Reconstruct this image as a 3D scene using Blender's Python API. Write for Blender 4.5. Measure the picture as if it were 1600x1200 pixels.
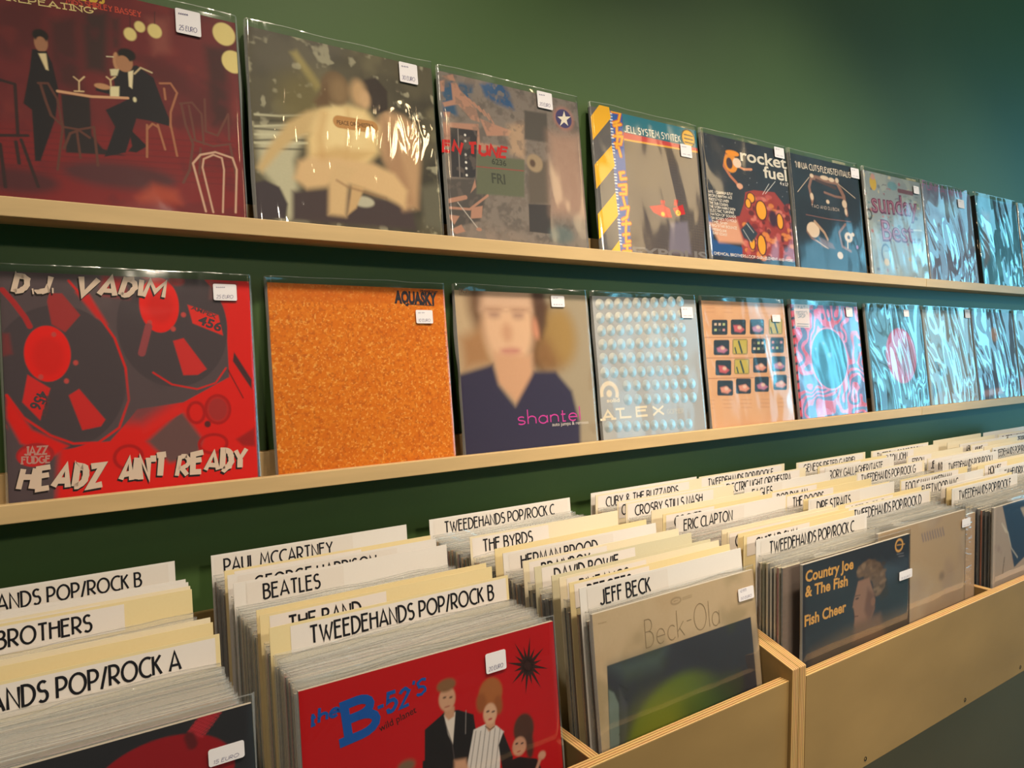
import bpy, math, random
import numpy as np
from mathutils import Matrix, Vector

# ------------------------------------------------------------------ camera, world, lights, exposure
for o in list(bpy.data.objects):
    bpy.data.objects.remove(o)
SC = bpy.context.scene
COL = SC.collection
H = 1.55                                   # eye height above the floor

def make_camera():
    yaw, pitch, roll = .5883, -.0627, -.0025
    fwd = Vector((math.sin(yaw)*math.cos(pitch), math.cos(yaw)*math.cos(pitch), math.sin(pitch)))
    r0 = Vector((math.cos(yaw), -math.sin(yaw), 0)); u0 = r0.cross(fwd)
    c, s = math.cos(roll), math.sin(roll)
    r = c*r0 + s*u0; u = -s*r0 + c*u0
    cam = bpy.data.objects.new('camera', bpy.data.cameras.new('camera'))
    m = Matrix((r, u, -fwd)).transposed().to_4x4(); m.translation = Vector((0, -1.1675, H))
    cam.matrix_world = m
    cam.data.sensor_width = 36; cam.data.lens = 1109/1600*36
    cam.data.clip_start = .02; cam.data.clip_end = 60
    COL.objects.link(cam); SC.camera = cam
make_camera()

SC.view_settings.view_transform = 'Standard'; SC.view_settings.look = 'None'
SC.view_settings.gamma = 1; SC.view_settings.use_curve_mapping = False
SC.view_settings.exposure = 0.15
SC.cycles.transparent_max_bounces = 40; SC.cycles.max_bounces = 8
SC.cycles.caustics_reflective = False; SC.cycles.caustics_refractive = False

w = bpy.data.worlds.new('shop_world'); SC.world = w; w.use_nodes = True
w.node_tree.nodes['Background'].inputs[0].default_value = (.55, .8, 1, 1)
w.node_tree.nodes['Background'].inputs[1].default_value = .6

def area(name, loc, target, size, power, color, sizey=None, spread=180):
    l = bpy.data.lights.new(name, 'AREA'); l.energy = power; l.color = color; l.size = size
    l.spread = math.radians(spread)
    if sizey: l.shape = 'RECTANGLE'; l.size_y = sizey
    else: l.shape = 'DISK'
    o = bpy.data.objects.new(name, l); o.location = loc
    o.rotation_euler = (Vector(target)-Vector(loc)).to_track_quat('-Z', 'Y').to_euler()
    COL.objects.link(o); return o
WARM = (1.0, .85, .66)
# warm ceiling spots aimed at the record wall
def spot(name, loc, target, power, angle, blend, soft=.06):
    l = bpy.data.lights.new(name, 'SPOT'); l.energy = power; l.color = WARM; l.shadow_soft_size = soft; l.spot_size = math.radians(angle); l.spot_blend = blend
    o = bpy.data.objects.new(name, l); o.location = loc; o.rotation_euler = (Vector(target)-Vector(loc)).to_track_quat('-Z', 'Y').to_euler(); COL.objects.link(o)
for x, y, p, tx in ((-.5, -1.2, 48, .1), (.7, -1.12, 92, .66), (1.65, -1.12, 120, 1.55), (2.6, -1.12, 52, 2.4)): spot('ceiling_spot', (x, y, 3.12), (tx, -.40, 1.1), p, 82, .85)
# added fill spots on the far side of the shop, brightening under the ledges
for x, p in ((.6, 165), (1.7, 200), (2.8, 150)): spot('fill_spot', (x, -3.6, 3.14), (x-.1, 0, 1.15), p, 32, .7, .16)
for x, y, z, p, sz in ((1.5, -1.95, 3.1, 1.8, .16), (2.95, -1.75, 2.9, 3.6, .7)):
    area('shop_lamp', (x, y, z), (x*.8, 0, 1.2), sz, p, (1, .72, .38), spread=150)
# daylight through the far shop window; narrow strips added for sleeve glints
for wy, wl, wp, wz in ((-1.7, 2.1, 27, 2.3), (-4.0, .8, 11, 2.3), (-1.25, .28, 11, 1.7), (-2.2, .2, 7, 1.5)):
    area('daylight_and_glint_strip', (5.32 if wl > .5 else 5.31, wy, 1.75), (0, wy*.6, 1.5), wl, wp, (.16, .69, .97), sizey=wz)

# ------------------------------------------------------------------ materials
def s2l(c):
    c = np.asarray(c, float)/255.0
    return np.where(c <= .04045, c/12.92, ((c+.055)/1.055)**2.4)
def nt(name):
    m = bpy.data.materials.new(name); m.use_nodes = True
    n = m.node_tree.nodes; return m, n, m.node_tree.links, n['Principled BSDF']
def add_bump(n, l, b, scale, strength, dist=.001, detail=3):
    t = n.new('ShaderNodeTexCoord'); x = n.new('ShaderNodeTexNoise'); k = n.new('ShaderNodeBump')
    x.inputs['Scale'].default_value = scale; x.inputs['Detail'].default_value = detail
    k.inputs['Strength'].default_value = strength; k.inputs['Distance'].default_value = dist
    l.new(t.outputs['Object'], x.inputs['Vector']); l.new(x.outputs['Fac'], k.inputs['Height']); l.new(k.outputs[0], b.inputs['Normal'])
def flat(name, rgb, rough=.5, var=0, scale=8, bump=0, bscale=60, stretch=(1, 1, 1), spec=.3, metal=0):
    m, n, l, b = nt(name); c = tuple(s2l(rgb))
    b.inputs['Roughness'].default_value = rough; b.inputs['Specular IOR Level'].default_value = spec; b.inputs['Metallic'].default_value = metal
    t = n.new('ShaderNodeTexCoord'); mp = n.new('ShaderNodeMapping'); x = n.new('ShaderNodeTexNoise'); r = n.new('ShaderNodeValToRGB')
    mp.inputs['Scale'].default_value = stretch; x.inputs['Scale'].default_value = scale; x.inputs['Detail'].default_value = 5
    r.color_ramp.elements[0].position = .3; r.color_ramp.elements[1].position = .7
    r.color_ramp.elements[0].color = (*[v*(1-var) for v in c], 1); r.color_ramp.elements[1].color = (*[min(1, v*(1+var)) for v in c], 1)
    l.new(t.outputs['Object'], mp.inputs[0]); l.new(mp.outputs[0], x.inputs['Vector']); l.new(x.outputs['Fac'], r.inputs[0]); l.new(r.outputs[0], b.inputs['Base Color'])
    if bump: add_bump(n, l, b, bscale, bump)
    return m
def ply_edge(name, axis, period=.0042):
    """laminated plywood edge: thin pale and brown plies across the thickness"""
    m, n, l, b = nt(name)
    t = n.new('ShaderNodeTexCoord'); sp = n.new('ShaderNodeSeparateXYZ'); w1 = n.new('ShaderNodeMath'); w2 = n.new('ShaderNodeMath'); w3 = n.new('ShaderNodeMath')
    r = n.new('ShaderNodeValToRGB'); x = n.new('ShaderNodeTexNoise'); mix = n.new('ShaderNodeMixRGB')
    l.new(t.outputs['Object'], sp.inputs[0]); w1.operation = 'MULTIPLY'; w1.inputs[1].default_value = 2*math.pi/period
    l.new(sp.outputs[axis], w1.inputs[0]); w2.operation = 'SINE'; l.new(w1.outputs[0], w2.inputs[0])
    w3.operation = 'MULTIPLY_ADD'; w3.inputs[1].default_value = .5; w3.inputs[2].default_value = .5; l.new(w2.outputs[0], w3.inputs[0])
    r.color_ramp.elements[0].position = .1; r.color_ramp.elements[1].position = .42
    r.color_ramp.elements[0].color = (*s2l((150, 104, 56)), 1); r.color_ramp.elements[1].color = (*s2l((222, 180, 116)), 1)
    l.new(w3.outputs[0], r.inputs[0])
    mp = n.new('ShaderNodeMapping'); sc = [30, 30, 30]; sc['XYZ'.index(axis)] = 220; mp.inputs['Scale'].default_value = sc
    l.new(t.outputs['Object'], mp.inputs[0]); l.new(mp.outputs[0], x.inputs['Vector']); x.inputs['Scale'].default_value = 1
    mix.blend_type = 'MULTIPLY'; mix.inputs[0].default_value = .35; l.new(r.outputs[0], mix.inputs[1]); l.new(x.outputs['Color'], mix.inputs[2])
    l.new(mix.outputs[0], b.inputs['Base Color']); b.inputs['Roughness'].default_value = .55
    return m
M = {}
M['wall'] = flat('green_wall_paint', (68, 95, 49), .55, .05, 3, .12, 90, spec=.4)
M['cabinet'] = flat('dark_green_cabinet_paint', (100, 94, 70), .5, .06, 3, .08, 70)
M['white'] = flat('white_plaster', (128, 124, 116), .8, .02, 3)
M['floor'] = flat('pale_floor', (176, 160, 138), .6, .12, 4, .1, 30)
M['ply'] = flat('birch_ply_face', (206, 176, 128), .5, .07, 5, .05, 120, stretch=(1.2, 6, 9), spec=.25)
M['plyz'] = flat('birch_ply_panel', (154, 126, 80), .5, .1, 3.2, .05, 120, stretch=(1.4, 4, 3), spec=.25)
M['edge_y'] = ply_edge('ply_edge_y', 'Y'); M['edge_x'] = ply_edge('ply_edge_x', 'X')
M['steel'] = flat('dark_steel', (70, 66, 60), .35, .1, 40, metal=.9)
M['paper'] = flat('inner_sleeve_paper', (228, 218, 200), .7, .06, 60, stretch=(1, 30, 4))
def print_mat(name, rough=.5, spec=.15, grain=.05):
    m, n, l, b = nt(name); a = n.new('ShaderNodeVertexColor'); a.layer_name = 'print'
    t = n.new('ShaderNodeTexCoord'); x = n.new('ShaderNodeTexNoise'); mx = n.new('ShaderNodeMixRGB'); x.inputs['Scale'].default_value = 260
    mx.blend_type = 'OVERLAY'; mx.inputs[0].default_value = grain; l.new(t.outputs['Object'], x.inputs['Vector']); l.new(a.outputs[0], mx.inputs[1]); l.new(x.outputs['Fac'], mx.inputs[2])
    l.new(mx.outputs[0], b.inputs['Base Color']); b.inputs['Roughness'].default_value = rough; b.inputs['Specular IOR Level'].default_value = spec
    return m
M['print'] = print_mat('printed_card'); M['matte'] = print_mat('matte_card', .7, .2, .04)
M['foil'] = flat('brushed_silver_foil', (222, 220, 214), .36, .04, 30, metal=.75)
def sleeve_mat(name, bscale, bstr, haze, gain, rough=.06, tint=(.97, .975, .97), stretch=(1, 1, 1), cap=.3, dist=.004, ridge=False):
    m, n, l, b = nt(name); n.remove(b); out = n['Material Output']
    t = n.new('ShaderNodeTexCoord'); mp = n.new('ShaderNodeMapping'); mp.inputs['Scale'].default_value = stretch
    x = n.new('ShaderNodeTexNoise'); x.inputs['Scale'].default_value = bscale; x.inputs['Detail'].default_value = 1.6; x.inputs['Distortion'].default_value = 1.2
    bp = n.new('ShaderNodeBump'); bp.inputs['Strength'].default_value = bstr; bp.inputs['Distance'].default_value = dist
    l.new(t.outputs['Object'], mp.inputs[0]); l.new(mp.outputs[0], x.inputs['Vector']); hgt = x.outputs['Fac']
    if ridge:                                    # folded film: flat facets meeting in creases
        r1 = n.new('ShaderNodeMath'); r1.operation = 'SUBTRACT'; r1.inputs[1].default_value = .5; r2 = n.new('ShaderNodeMath'); r2.operation = 'ABSOLUTE'
        l.new(hgt, r1.inputs[0]); l.new(r1.outputs[0], r2.inputs[0]); hgt = r2.outputs[0]
    l.new(hgt, bp.inputs['Height'])
    f = n.new('ShaderNodeFresnel'); l.new(bp.outputs[0], f.inputs[1])
    ge = n.new('ShaderNodeNewGeometry'); io = n.new('ShaderNodeMath'); io.operation = 'MULTIPLY_ADD'      # same reflectance from both sides of the thin film
    io.inputs[1].default_value = 1/1.5-1.5; io.inputs[2].default_value = 1.5; l.new(ge.outputs['Backfacing'], io.inputs[0]); l.new(io.outputs[0], f.inputs[0])
    g0 = n.new('ShaderNodeMath'); g0.operation = 'MULTIPLY'; g0.inputs[1].default_value = gain; l.new(f.outputs[0], g0.inputs[0])
    g = n.new('ShaderNodeMath'); g.operation = 'MINIMUM'; g.inputs[1].default_value = cap; l.new(g0.outputs[0], g.inputs[0])
    tr = n.new('ShaderNodeBsdfTransparent'); tr.inputs[0].default_value = (*tint, 1)
    gl = n.new('ShaderNodeBsdfGlossy'); gl.inputs['Roughness'].default_value = rough; l.new(bp.outputs[0], gl.inputs['Normal'])
    df = n.new('ShaderNodeBsdfDiffuse'); df.inputs[0].default_value = (.92, .92, .9, 1)
    m1 = n.new('ShaderNodeMixShader'); m1.inputs[0].default_value = haze; l.new(tr.outputs[0], m1.inputs[1]); l.new(df.outputs[0], m1.inputs[2])
    m2 = n.new('ShaderNodeMixShader'); l.new(g.outputs[0], m2.inputs[0]); l.new(m1.outputs[0], m2.inputs[1]); l.new(gl.outputs[0], m2.inputs[2])
    l.new(m2.outputs[0], out.inputs[0]); return m
M['sleeve'] = sleeve_mat('clear_sleeve', 9, .22, .01, 1.4)
M['sleeve_wavy'] = sleeve_mat('wavy_clear_sleeve', 3.4, .6, .012, 1.7, .1, stretch=(1.5, 1, .7), dist=.013)
M['sleeve_crinkle'] = sleeve_mat('crinkled_clear_sleeve', 3.6, 1, .02, 1.5, .05, stretch=(1.4, 1, .7), dist=.03, cap=.27, ridge=True)
M['sleeve_shrink'] = sleeve_mat('shrink_wrap', 16, .5, .012, 1.5, .05, stretch=(2.2, 1, .6))
M['sleeve_bin'] = sleeve_mat('bin_sleeve', 45, .8, .15, 1.6, .12, tint=(.98, .98, .97), stretch=(.5, 1, 1.4), cap=.16)
M['seam'] = sleeve_mat('sleeve_seam', 20, .5, .2, 2, .15)
M['seam_bin'] = sleeve_mat('bin_mouth_highlight', 60, 1, .3, 2.4, .12)  # extra white haze imitates a bright highlight along the packed sleeve mouths

# ------------------------------------------------------------------ mesh and naming helpers
def link(o, parent=None):
    COL.objects.link(o)
    if parent is not None: o.parent = parent
    return o
def meshobj(name, v, f, mats, parent=None, mi=None, smooth=False, loc=None):
    me = bpy.data.meshes.new(name); me.from_pydata([tuple(p) for p in v], [], [tuple(q) for q in f])
    for m in (mats if isinstance(mats, (list, tuple)) else [mats]): me.materials.append(m)
    if mi is not None: me.polygons.foreach_set('material_index', mi)
    if smooth: me.polygons.foreach_set('use_smooth', [True]*len(me.polygons))
    me.update(); o = bpy.data.objects.new(name, me)
    if loc: o.location = loc
    return link(o, parent)
def empty(name, loc, rot=(0, 0, 0)):
    o = bpy.data.objects.new(name, None); o.location = loc; o.rotation_euler = rot; o.empty_display_size = .05
    return link(o)
def tag(o, label, cat, group=None):
    o['label'] = label; o['category'] = cat
    if group: o['group'] = group
    return o
def struct(o): o['kind'] = 'structure'; return o
def box(a, b):
    x0, y0, z0 = a; x1, y1, z1 = b
    v = [(x0,y0,z0),(x1,y0,z0),(x1,y1,z0),(x0,y1,z0),(x0,y0,z1),(x1,y0,z1),(x1,y1,z1),(x0,y1,z1)]
    f = [(0,3,2,1),(4,5,6,7),(0,1,5,4),(1,2,6,5),(2,3,7,6),(3,0,4,7)]   # bottom top front right back left
    return v, f
def bevelled(o, wdt=.0012, seg=2):
    md = o.modifiers.new('soft_edges', 'BEVEL'); md.width = wdt; md.segments = seg; md.limit_method = 'ANGLE'; return o
def boxobj(name, a, b, mats, parent=None, mi=None, bev=.0012):
    v, f = box(a, b); o = meshobj(name, v, f, mats, parent, mi); 
    return bevelled(o, bev) if bev else o

# ------------------------------------------------------------------ lettering
def arc(cx, cy, rx, ry, a0, a1, n=12):
    return [(cx+rx*math.cos(math.radians(a0+(a1-a0)*i/n)), cy+ry*math.sin(math.radians(a0+(a1-a0)*i/n))) for i in range(n+1)]
GL = {
 'A': (.62, [[(0,0),(.31,1),(.62,0)], [(.09,.28),(.53,.28)]]),
 'B': (.46, [[(0,0),(0,1),(.2,1)]+arc(.2,.78,.2,.22,90,-90,8)+[(0,.56)], [(.0,.56),(.2,.56)]+arc(.2,.28,.26,.28,90,-90,8)+[(0,0)]]),
 'C': (.56, [arc(.4,.5,.4,.5,58,302,16)]),
 'D': (.56, [[(0,0),(0,1),(.12,1)]+arc(.12,.5,.44,.5,90,-90,12)+[(0,0)]]),
 'E': (.44, [[(.44,1),(0,1),(0,0),(.44,0)], [(0,.62),(.38,.62)]]),
 'F': (.38, [[(.38,1),(0,1),(0,0)], [(0,.62),(.33,.62)]]),
 'G': (.72, [arc(.4,.5,.4,.5,55,350,16)+[(.76,.46),(.46,.46)]]),
 'H': (.5, [[(0,0),(0,1)], [(.5,0),(.5,1)], [(0,.62),(.5,.62)]]),
 'I': (.02, [[(.01,0),(.01,1)]]),
 'J': (.34, [[(.32,1),(.32,.2)]+arc(.14,.2,.18,.2,0,-165,8)]),
 'K': (.44, [[(0,0),(0,1)], [(.41,1),(.04,.52)], [(.11,.62),(.44,0)]]),
 'L': (.36, [[(0,1),(0,0),(.36,0)]]),
 'M': (.74, [[(0,0),(.1,1),(.37,.3),(.64,1),(.74,0)]]),
 'N': (.52, [[(0,0),(0,1),(.52,0),(.52,1)]]),
 'O': (.78, [arc(.39,.5,.39,.5,90,450,22)]),
 'P': (.46, [[(0,0),(0,1),(.18,1)]+arc(.18,.7,.28,.3,90,-90,9)+[(0,.4)]]),
 'Q': (.94, [arc(.47,.5,.47,.5,90,450,22), [(.6,.3),(.94,-.05)]]),
 'R': (.48, [[(0,0),(0,1),(.18,1)]+arc(.18,.7,.28,.3,90,-90,9)+[(0,.4)], [(.16,.4),(.48,0)]]),
 'S': (.44, [arc(.22,.76,.2,.24,40,270,9)+arc(.22,.27,.22,.27,90,-140,9)[1:]]),
 'T': (.5, [[(0,1),(.5,1)], [(.25,1),(.25,0)]]),
 'U': (.5, [[(0,1),(0,.25)]+arc(.25,.25,.25,.25,180,360,9)+[(.5,1)]]),
 'V': (.58, [[(0,1),(.29,0),(.58,1)]]),
 'W': (.86, [[(0,1),(.22,0),(.46,.9)], [(.38,.62),(.62,0),(.86,1)]]),
 'X': (.54, [[(0,0),(.54,1)], [(0,1),(.54,0)]]),
 'Y': (.54, [[(0,1),(.27,.48),(.54,1)], [(.27,.48),(.27,0)]]),
 'Z': (.5, [[(0,1),(.5,1),(0,0),(.5,0)]]),
 '/': (.28, [[(0,-.08),(.28,1.04)]]), '-': (.3, [[(0,.5),(.3,.5)]]), '.': (.06, [[(0,.05),(.06,.05)]]), ',': (.08, [[(.06,.08),(0,-.12)]]),
 "'": (.06, [[(.05,1),(.02,.76)]]), ':': (.06, [[(0,.15),(.06,.15)], [(0,.65),(.06,.65)]]), '&': (.62, [[(.6,0),(.12,.72)]+arc(.26,.82,.15,.18,200,-30,8)+[(.1,.38)]+arc(.22,.22,.2,.22,150,330,8)+[(.56,.42)]]), '!': (.06, [[(.03,1),(.03,.3)], [(.0,.05),(.06,.05)]]), '~': (.5, [[(0,.3),(.1,.55),(.18,.2),(.28,.6),(.36,.25),(.5,.45)]]),
 '0': (.56, [arc(.28,.5,.28,.5,90,450,16)]), '1': (.18, [[(0,.8),(.16,1),(.16,0)]]), '2': (.48, [arc(.23,.74,.23,.26,160,-20,8)+[(0,0),(.48,0)]]), '3': (.44, [arc(.2,.76,.2,.24,150,-90,8), arc(.2,.27,.23,.27,90,-150,8)]), '4': (.5, [[(.36,0),(.36,1),(0,.32),(.5,.32)]]), '5': (.46, [[(.42,1),(.06,1),(.03,.56)]+arc(.2,.3,.25,.3,120,-150,9)]), '6': (.48, [[(.36,1),(.04,.4)]+arc(.24,.27,.22,.27,160,-200,12)]), '7': (.46, [[(0,1),(.46,1),(.14,0)]]), '9': (.48, [[(.12,0),(.44,.6)]+arc(.24,.73,.22,.27,-20,340,12)]),
 'a': (.5, [arc(.24,.24,.24,.27,20,380,14), [(.48,.52),(.48,0)]]), 'c': (.42, [arc(.25,.25,.25,.27,45,315,12)]), 'e': (.5, [[(.02,.27),(.48,.27)]+arc(.25,.26,.24,.27,0,310,12)]), 'h': (.44, [[(0,0),(0,1)], [(0,.3)]+arc(.22,.3,.22,.22,180,0,8)+[(.44,0)]]), 'k': (.42, [[(0,0),(0,1)], [(.38,.54),(.02,.22)], [(.14,.32),(.42,0)]]), 'l': (.02, [[(.01,0),(.01,1)]]), 'n': (.44, [[(0,0),(0,.52)], [(0,.3)]+arc(.22,.3,.22,.22,180,0,8)+[(.44,0)]]), 's': (.38, [arc(.19,.39,.17,.13,30,270,7)+arc(.19,.13,.19,.13,90,-150,7)[1:]]), 't': (.28, [[(.1,.78),(.1,0),(.26,0)], [(0,.5),(.26,.5)]]),
}
def ribbon(pts, wd):
    """one flat stroke along a polyline, mitred"""
    p = [Vector(q) for q in pts]; n = len(p); L = []; R = []
    closed = (p[0]-p[-1]).length < 1e-6 and n > 3
    for i in range(n):
        a = p[i-1] if i else (p[-2] if closed else None); c = p[i+1] if i < n-1 else (p[1] if closed else None)
        d0 = (p[i]-a).normalized() if a is not None and (p[i]-a).length > 1e-9 else None
        d1 = (c-p[i]).normalized() if c is not None and (c-p[i]).length > 1e-9 else None
        if d0 is None: d0 = d1 or Vector((1, 0))
        if d1 is None: d1 = d0
        n0 = Vector((-d0.y, d0.x)); n1 = Vector((-d1.y, d1.x)); m = n0+n1
        if m.length < .3: m = n0; k = 1
        else: m.normalize(); k = min(1/max(m.dot(n0), .2), 1.9)
        L.append(p[i]+m*wd/2*k); R.append(p[i]-m*wd/2*k)
    v = []; f = []
    for a, c in zip(L, R): v += [(a.x, a.y), (c.x, c.y)]
    for i in range(n-1): f.append((2*i, 2*i+1, 2*i+3, 2*i+2))
    return v, f
_sans = {}
def sans_mesh(t, off):
    k = (t, off)
    if k not in _sans:
        cu = bpy.data.curves.new('lettering', 'FONT'); cu.body = t; cu.size = 1; cu.offset = off; cu.resolution_u = 3; cu.fill_mode = 'FRONT'
        ob = bpy.data.objects.new('lettering', cu); me = bpy.data.meshes.new_from_object(ob)
        v = [(q.co.x, q.co.y) for q in me.vertices]; f = [tuple(q.vertices) for q in me.polygons]
        bpy.data.objects.remove(ob); bpy.data.curves.remove(cu); bpy.data.meshes.remove(me)
        x0 = min(q[0] for q in v); x1 = max(q[0] for q in v)
        _sans[k] = ([(x-x0, y) for x, y in v], f, x1-x0)
    return _sans[k]
def letters(font, t, length, cap, wt, rng=None):
    """flat lettering from (0,0) running +x: list of (verts2d, faces); fits LENGTH and cap height CAP"""
    out = []
    if font == 'sans':
        v, f, wd = sans_mesh(t, wt); sx = length/max(wd, 1e-6); sy = cap/.73
        return [([(x*sx, y*sy) for x, y in v], f)]
    rng = rng or random.Random(len(t)*7+ord(t[0]))
    gap = .17 if font != 'graf' else .2
    x = 0; items = []
    for ch in t:
        if ch == ' ': x += .3; continue
        w_, st = GL.get(ch) or GL.get(ch.upper()) or GL['-']
        if font in ('slab', 'graf') and ch in 'OCGDQ': w_ *= .75; st = [[(a*.75, b) for a, b in s] for s in st]
        items.append((x, w_, st, ch)); x += w_+gap
    tot = max(x-gap, .05); sx = length/tot
    for x0, w_, st, ch in items:
        rot = rng.uniform(-.12, .12) if font == 'graf' else 0; dy = rng.uniform(-.05, .05) if font == 'graf' else 0
        sh = .16 if font in ('graf', 'script') else 0
        cr, sr = math.cos(rot), math.sin(rot)
        sts = list(st)
        if font == 'slab':
            for s in st:
                for e, q in ((s[0], s[1]), (s[-1], s[-2])):
                    if abs(e[0]-q[0]) < .35*abs(e[1]-q[1])+.001 and (e[1] < .06 or e[1] > .94): sts.append([(e[0]-.15, e[1]), (e[0]+.15, e[1])])
        for s in sts:
            pts = []
            for a, b in s:
                if font == 'graf' and ch not in '.,': a += rng.uniform(-.03, .03); b += rng.uniform(-.05, .05)
                a += sh*b; xx = (x0+(a-w_/2)*cr-(b-.5)*sr+w_/2); yy = (a-w_/2)*sr+(b-.5)*cr+.5+dy
                pts.append((xx*sx, yy*cap))
            wd = wt*cap*(rng.uniform(.8, 1.15) if font == 'graf' else 1)
            if ch == '.': wd *= 1.2
            out.append(ribbon(pts, wd))
    return out

# ------------------------------------------------------------------ printed sheets (painting on a vertex grid + crisp lettering)
def vnoise(U, V, scale, seed, oct_=3):
    r = np.random.RandomState(seed); out = np.zeros_like(U); amp = 1; tot = 0
    for o in range(oct_):
        k = int(scale*2**o)+2; g = r.rand(k+2, k+2)
        x = np.clip(U, 0, 1)*(k-1); y = np.clip(V, 0, 1)*(k-1); i = x.astype(int); j = y.astype(int); a = x-i; b = y-j
        a = a*a*(3-2*a); b = b*b*(3-2*b)
        out += amp*((g[j, i]*(1-a)+g[j, i+1]*a)*(1-b)+(g[j+1, i]*(1-a)+g[j+1, i+1]*a)*b); tot += amp; amp *= .5
    return out/tot
def sstep(a, b, x):
    t = np.clip((x-a)/(b-a+1e-9), 0, 1); return t*t*(3-2*t)
def seg_d(U, V, a, b):
    dx, dy = b[0]-a[0], b[1]-a[1]; L = dx*dx+dy*dy+1e-12
    t = np.clip(((U-a[0])*dx+(V-a[1])*dy)/L, 0, 1); return np.hypot(U-a[0]-t*dx, V-a[1]-t*dy)
def paint(ops, n):
    u = np.linspace(0, 1, n); U, V = np.meshgrid(u, u); I = np.zeros((n, n, 3)); mn = .55/n
    def put(sel, m, c): I[sel] += (s2l(c)-I[sel])*m[..., None]
    def win(xs, ys, pad):
        i0 = max(int((min(xs)-pad)*(n-1)), 0); i1 = min(int((max(xs)+pad)*(n-1))+2, n); j0 = max(int((min(ys)-pad)*(n-1)), 0); j1 = min(int((max(ys)+pad)*(n-1))+2, n)
        return (slice(j0, j1), slice(i0, i1)) if i1 > i0 and j1 > j0 else None
    full = (slice(0, n), slice(0, n))
    for op in ops:
        k = op[0]
        if k == 'bg': I[:] = s2l(op[1])
        elif k == 'noise':
            _, c, sc, lo, hi, a, sd = op; put(full, a*sstep(lo, hi, vnoise(U, V, sc, sd)), c)
        elif k == 'swirl':
            q = vnoise(U, V, 5, op[3], 2); q2 = vnoise(U, V, 5, op[3]+9, 2); r = np.arctan2(V-.47, U-.52); d = np.hypot(U-.52, V-.47)
            s = np.sin(9*r+26*(q-.5)+8*d+10*(q2-.5)); put(full, sstep(-.08, .08, s), op[1]); put(full, sstep(.1, .2, s)*sstep(.52, .6, vnoise(U, V, 6, op[3]+3, 2)), op[2])
        elif k == 'poly':
            _, P, c, sf, a = op; sf = max(sf, mn); s = win([p[0] for p in P], [p[1] for p in P], sf*1.2)
            if s is None: continue
            u_, v_ = U[s], V[s]; d = np.full(u_.shape, 9.); ins = np.zeros(u_.shape, bool)
            for i in range(len(P)):
                p, q = P[i-1], P[i]; d = np.minimum(d, seg_d(u_, v_, p, q))
                cr = (p[1] > v_) != (q[1] > v_); xx = (q[0]-p[0])*(v_-p[1])/((q[1]-p[1]) or 1e-9)+p[0]; ins ^= cr & (u_ < xx)
            put(s, a*sstep(-sf, sf, np.where(ins, d, -d)), c)
        elif k == 'ell':
            _, cx, cy, rx, ry, c, sf, a, ring = op; sf = max(sf, mn); s = win([cx-rx, cx+rx], [cy-ry, cy+ry], sf*1.2+ring)
            if s is None: continue
            u_, v_ = U[s], V[s]; q = np.hypot((u_-cx)/rx, (v_-cy)/ry); g = np.hypot((u_-cx)/rx**2, (v_-cy)/ry**2)+1e-9
            d = np.where(q > .05, q*(1-q)/g, min(rx, ry))
            if ring: d = ring/2-np.abs(d)
            put(s, a*sstep(-sf, sf, d), c)
        elif k == 'line':
            _, P, wd, c, sf, a = op; sf = max(sf, mn); s = win([p[0] for p in P], [p[1] for p in P], wd+sf*1.2)
            if s is None: continue
            u_, v_ = U[s], V[s]; d = np.full(u_.shape, 9.)
            for p, q in zip(P, P[1:]): d = np.minimum(d, seg_d(u_, v_, p, q))
            put(s, a*sstep(-sf, sf, max(wd/2, mn)-d), c)
    return I
class Sheet:
    """a printed card seen from -y: local x across, z up, front at y=0, body behind"""
    def __init__(s): s.v = []; s.f = []; s.c = []; s.m = []
    def add(s, v, f, c, m=0):
        b = len(s.v); s.v += v; s.f += [tuple(i+b for i in q) for q in f]; s.m += [m]*len(f)
        c = tuple(c); s.c += [c]*len(v)
    def grid(s, I, wd, ht):
        n = I.shape[0]; b = len(s.v); xs = (np.linspace(0, 1, n)-.5)*wd; zs = np.linspace(0, 1, n)*ht
        s.v += [(x, 0, z) for z in zs for x in xs]; s.c += [tuple(q) for q in I.reshape(-1, 3)]
        idx = np.arange(n*n).reshape(n, n)+b
        q = np.stack([idx[:-1, :-1], idx[:-1, 1:], idx[1:, 1:], idx[1:, :-1]], -1).reshape(-1, 4)
        s.f += [tuple(r) for r in q.tolist()]; s.m += [0]*len(q)
    def body(s, wd, ht, t, side, top, front=None):
        v, f = box((-wd/2, 0, 0), (wd/2, t, ht)); cs = {0: side, 1: top, 2: front, 3: side, 4: side, 5: side}
        for i, q in enumerate(f):
            if cs[i] is not None: s.add([v[k] for k in q], [(0, 1, 2, 3)], s2l(cs[i]))
    def flat2d(s, parts, org, ang, wd, ht, y, col, m=0):
        ca, sa = math.cos(ang), math.sin(ang)
        for k, (v, f) in enumerate(parts):
            vv = [(org[0]+x*ca-z*sa, y-1e-6*(k % 12), org[1]+x*sa+z*ca) for x, z in v]; s.add(vv, f, col, m)
    def text(s, font, t, a, b, cap, col, wt, y):
        L = math.hypot(b[0]-a[0], b[1]-a[1]); s.flat2d(letters(font, t, L, cap, wt), a, math.atan2(b[1]-a[1], b[0]-a[0]), 0, 0, y, s2l(col))
    def build(s, name, mats, parent):
        me = bpy.data.meshes.new(name); me.from_pydata(s.v, [], s.f)
        for m in mats: me.materials.append(m)
        me.polygons.foreach_set('material_index', s.m)
        ca = me.color_attributes.new('print', 'FLOAT_COLOR', 'POINT'); c = np.ones((len(s.v), 4), np.float32); c[:, :3] = np.array(s.c); ca.data.foreach_set('color', c.ravel())
        me.update(); return link(bpy.data.objects.new(name, me), parent)

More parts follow.
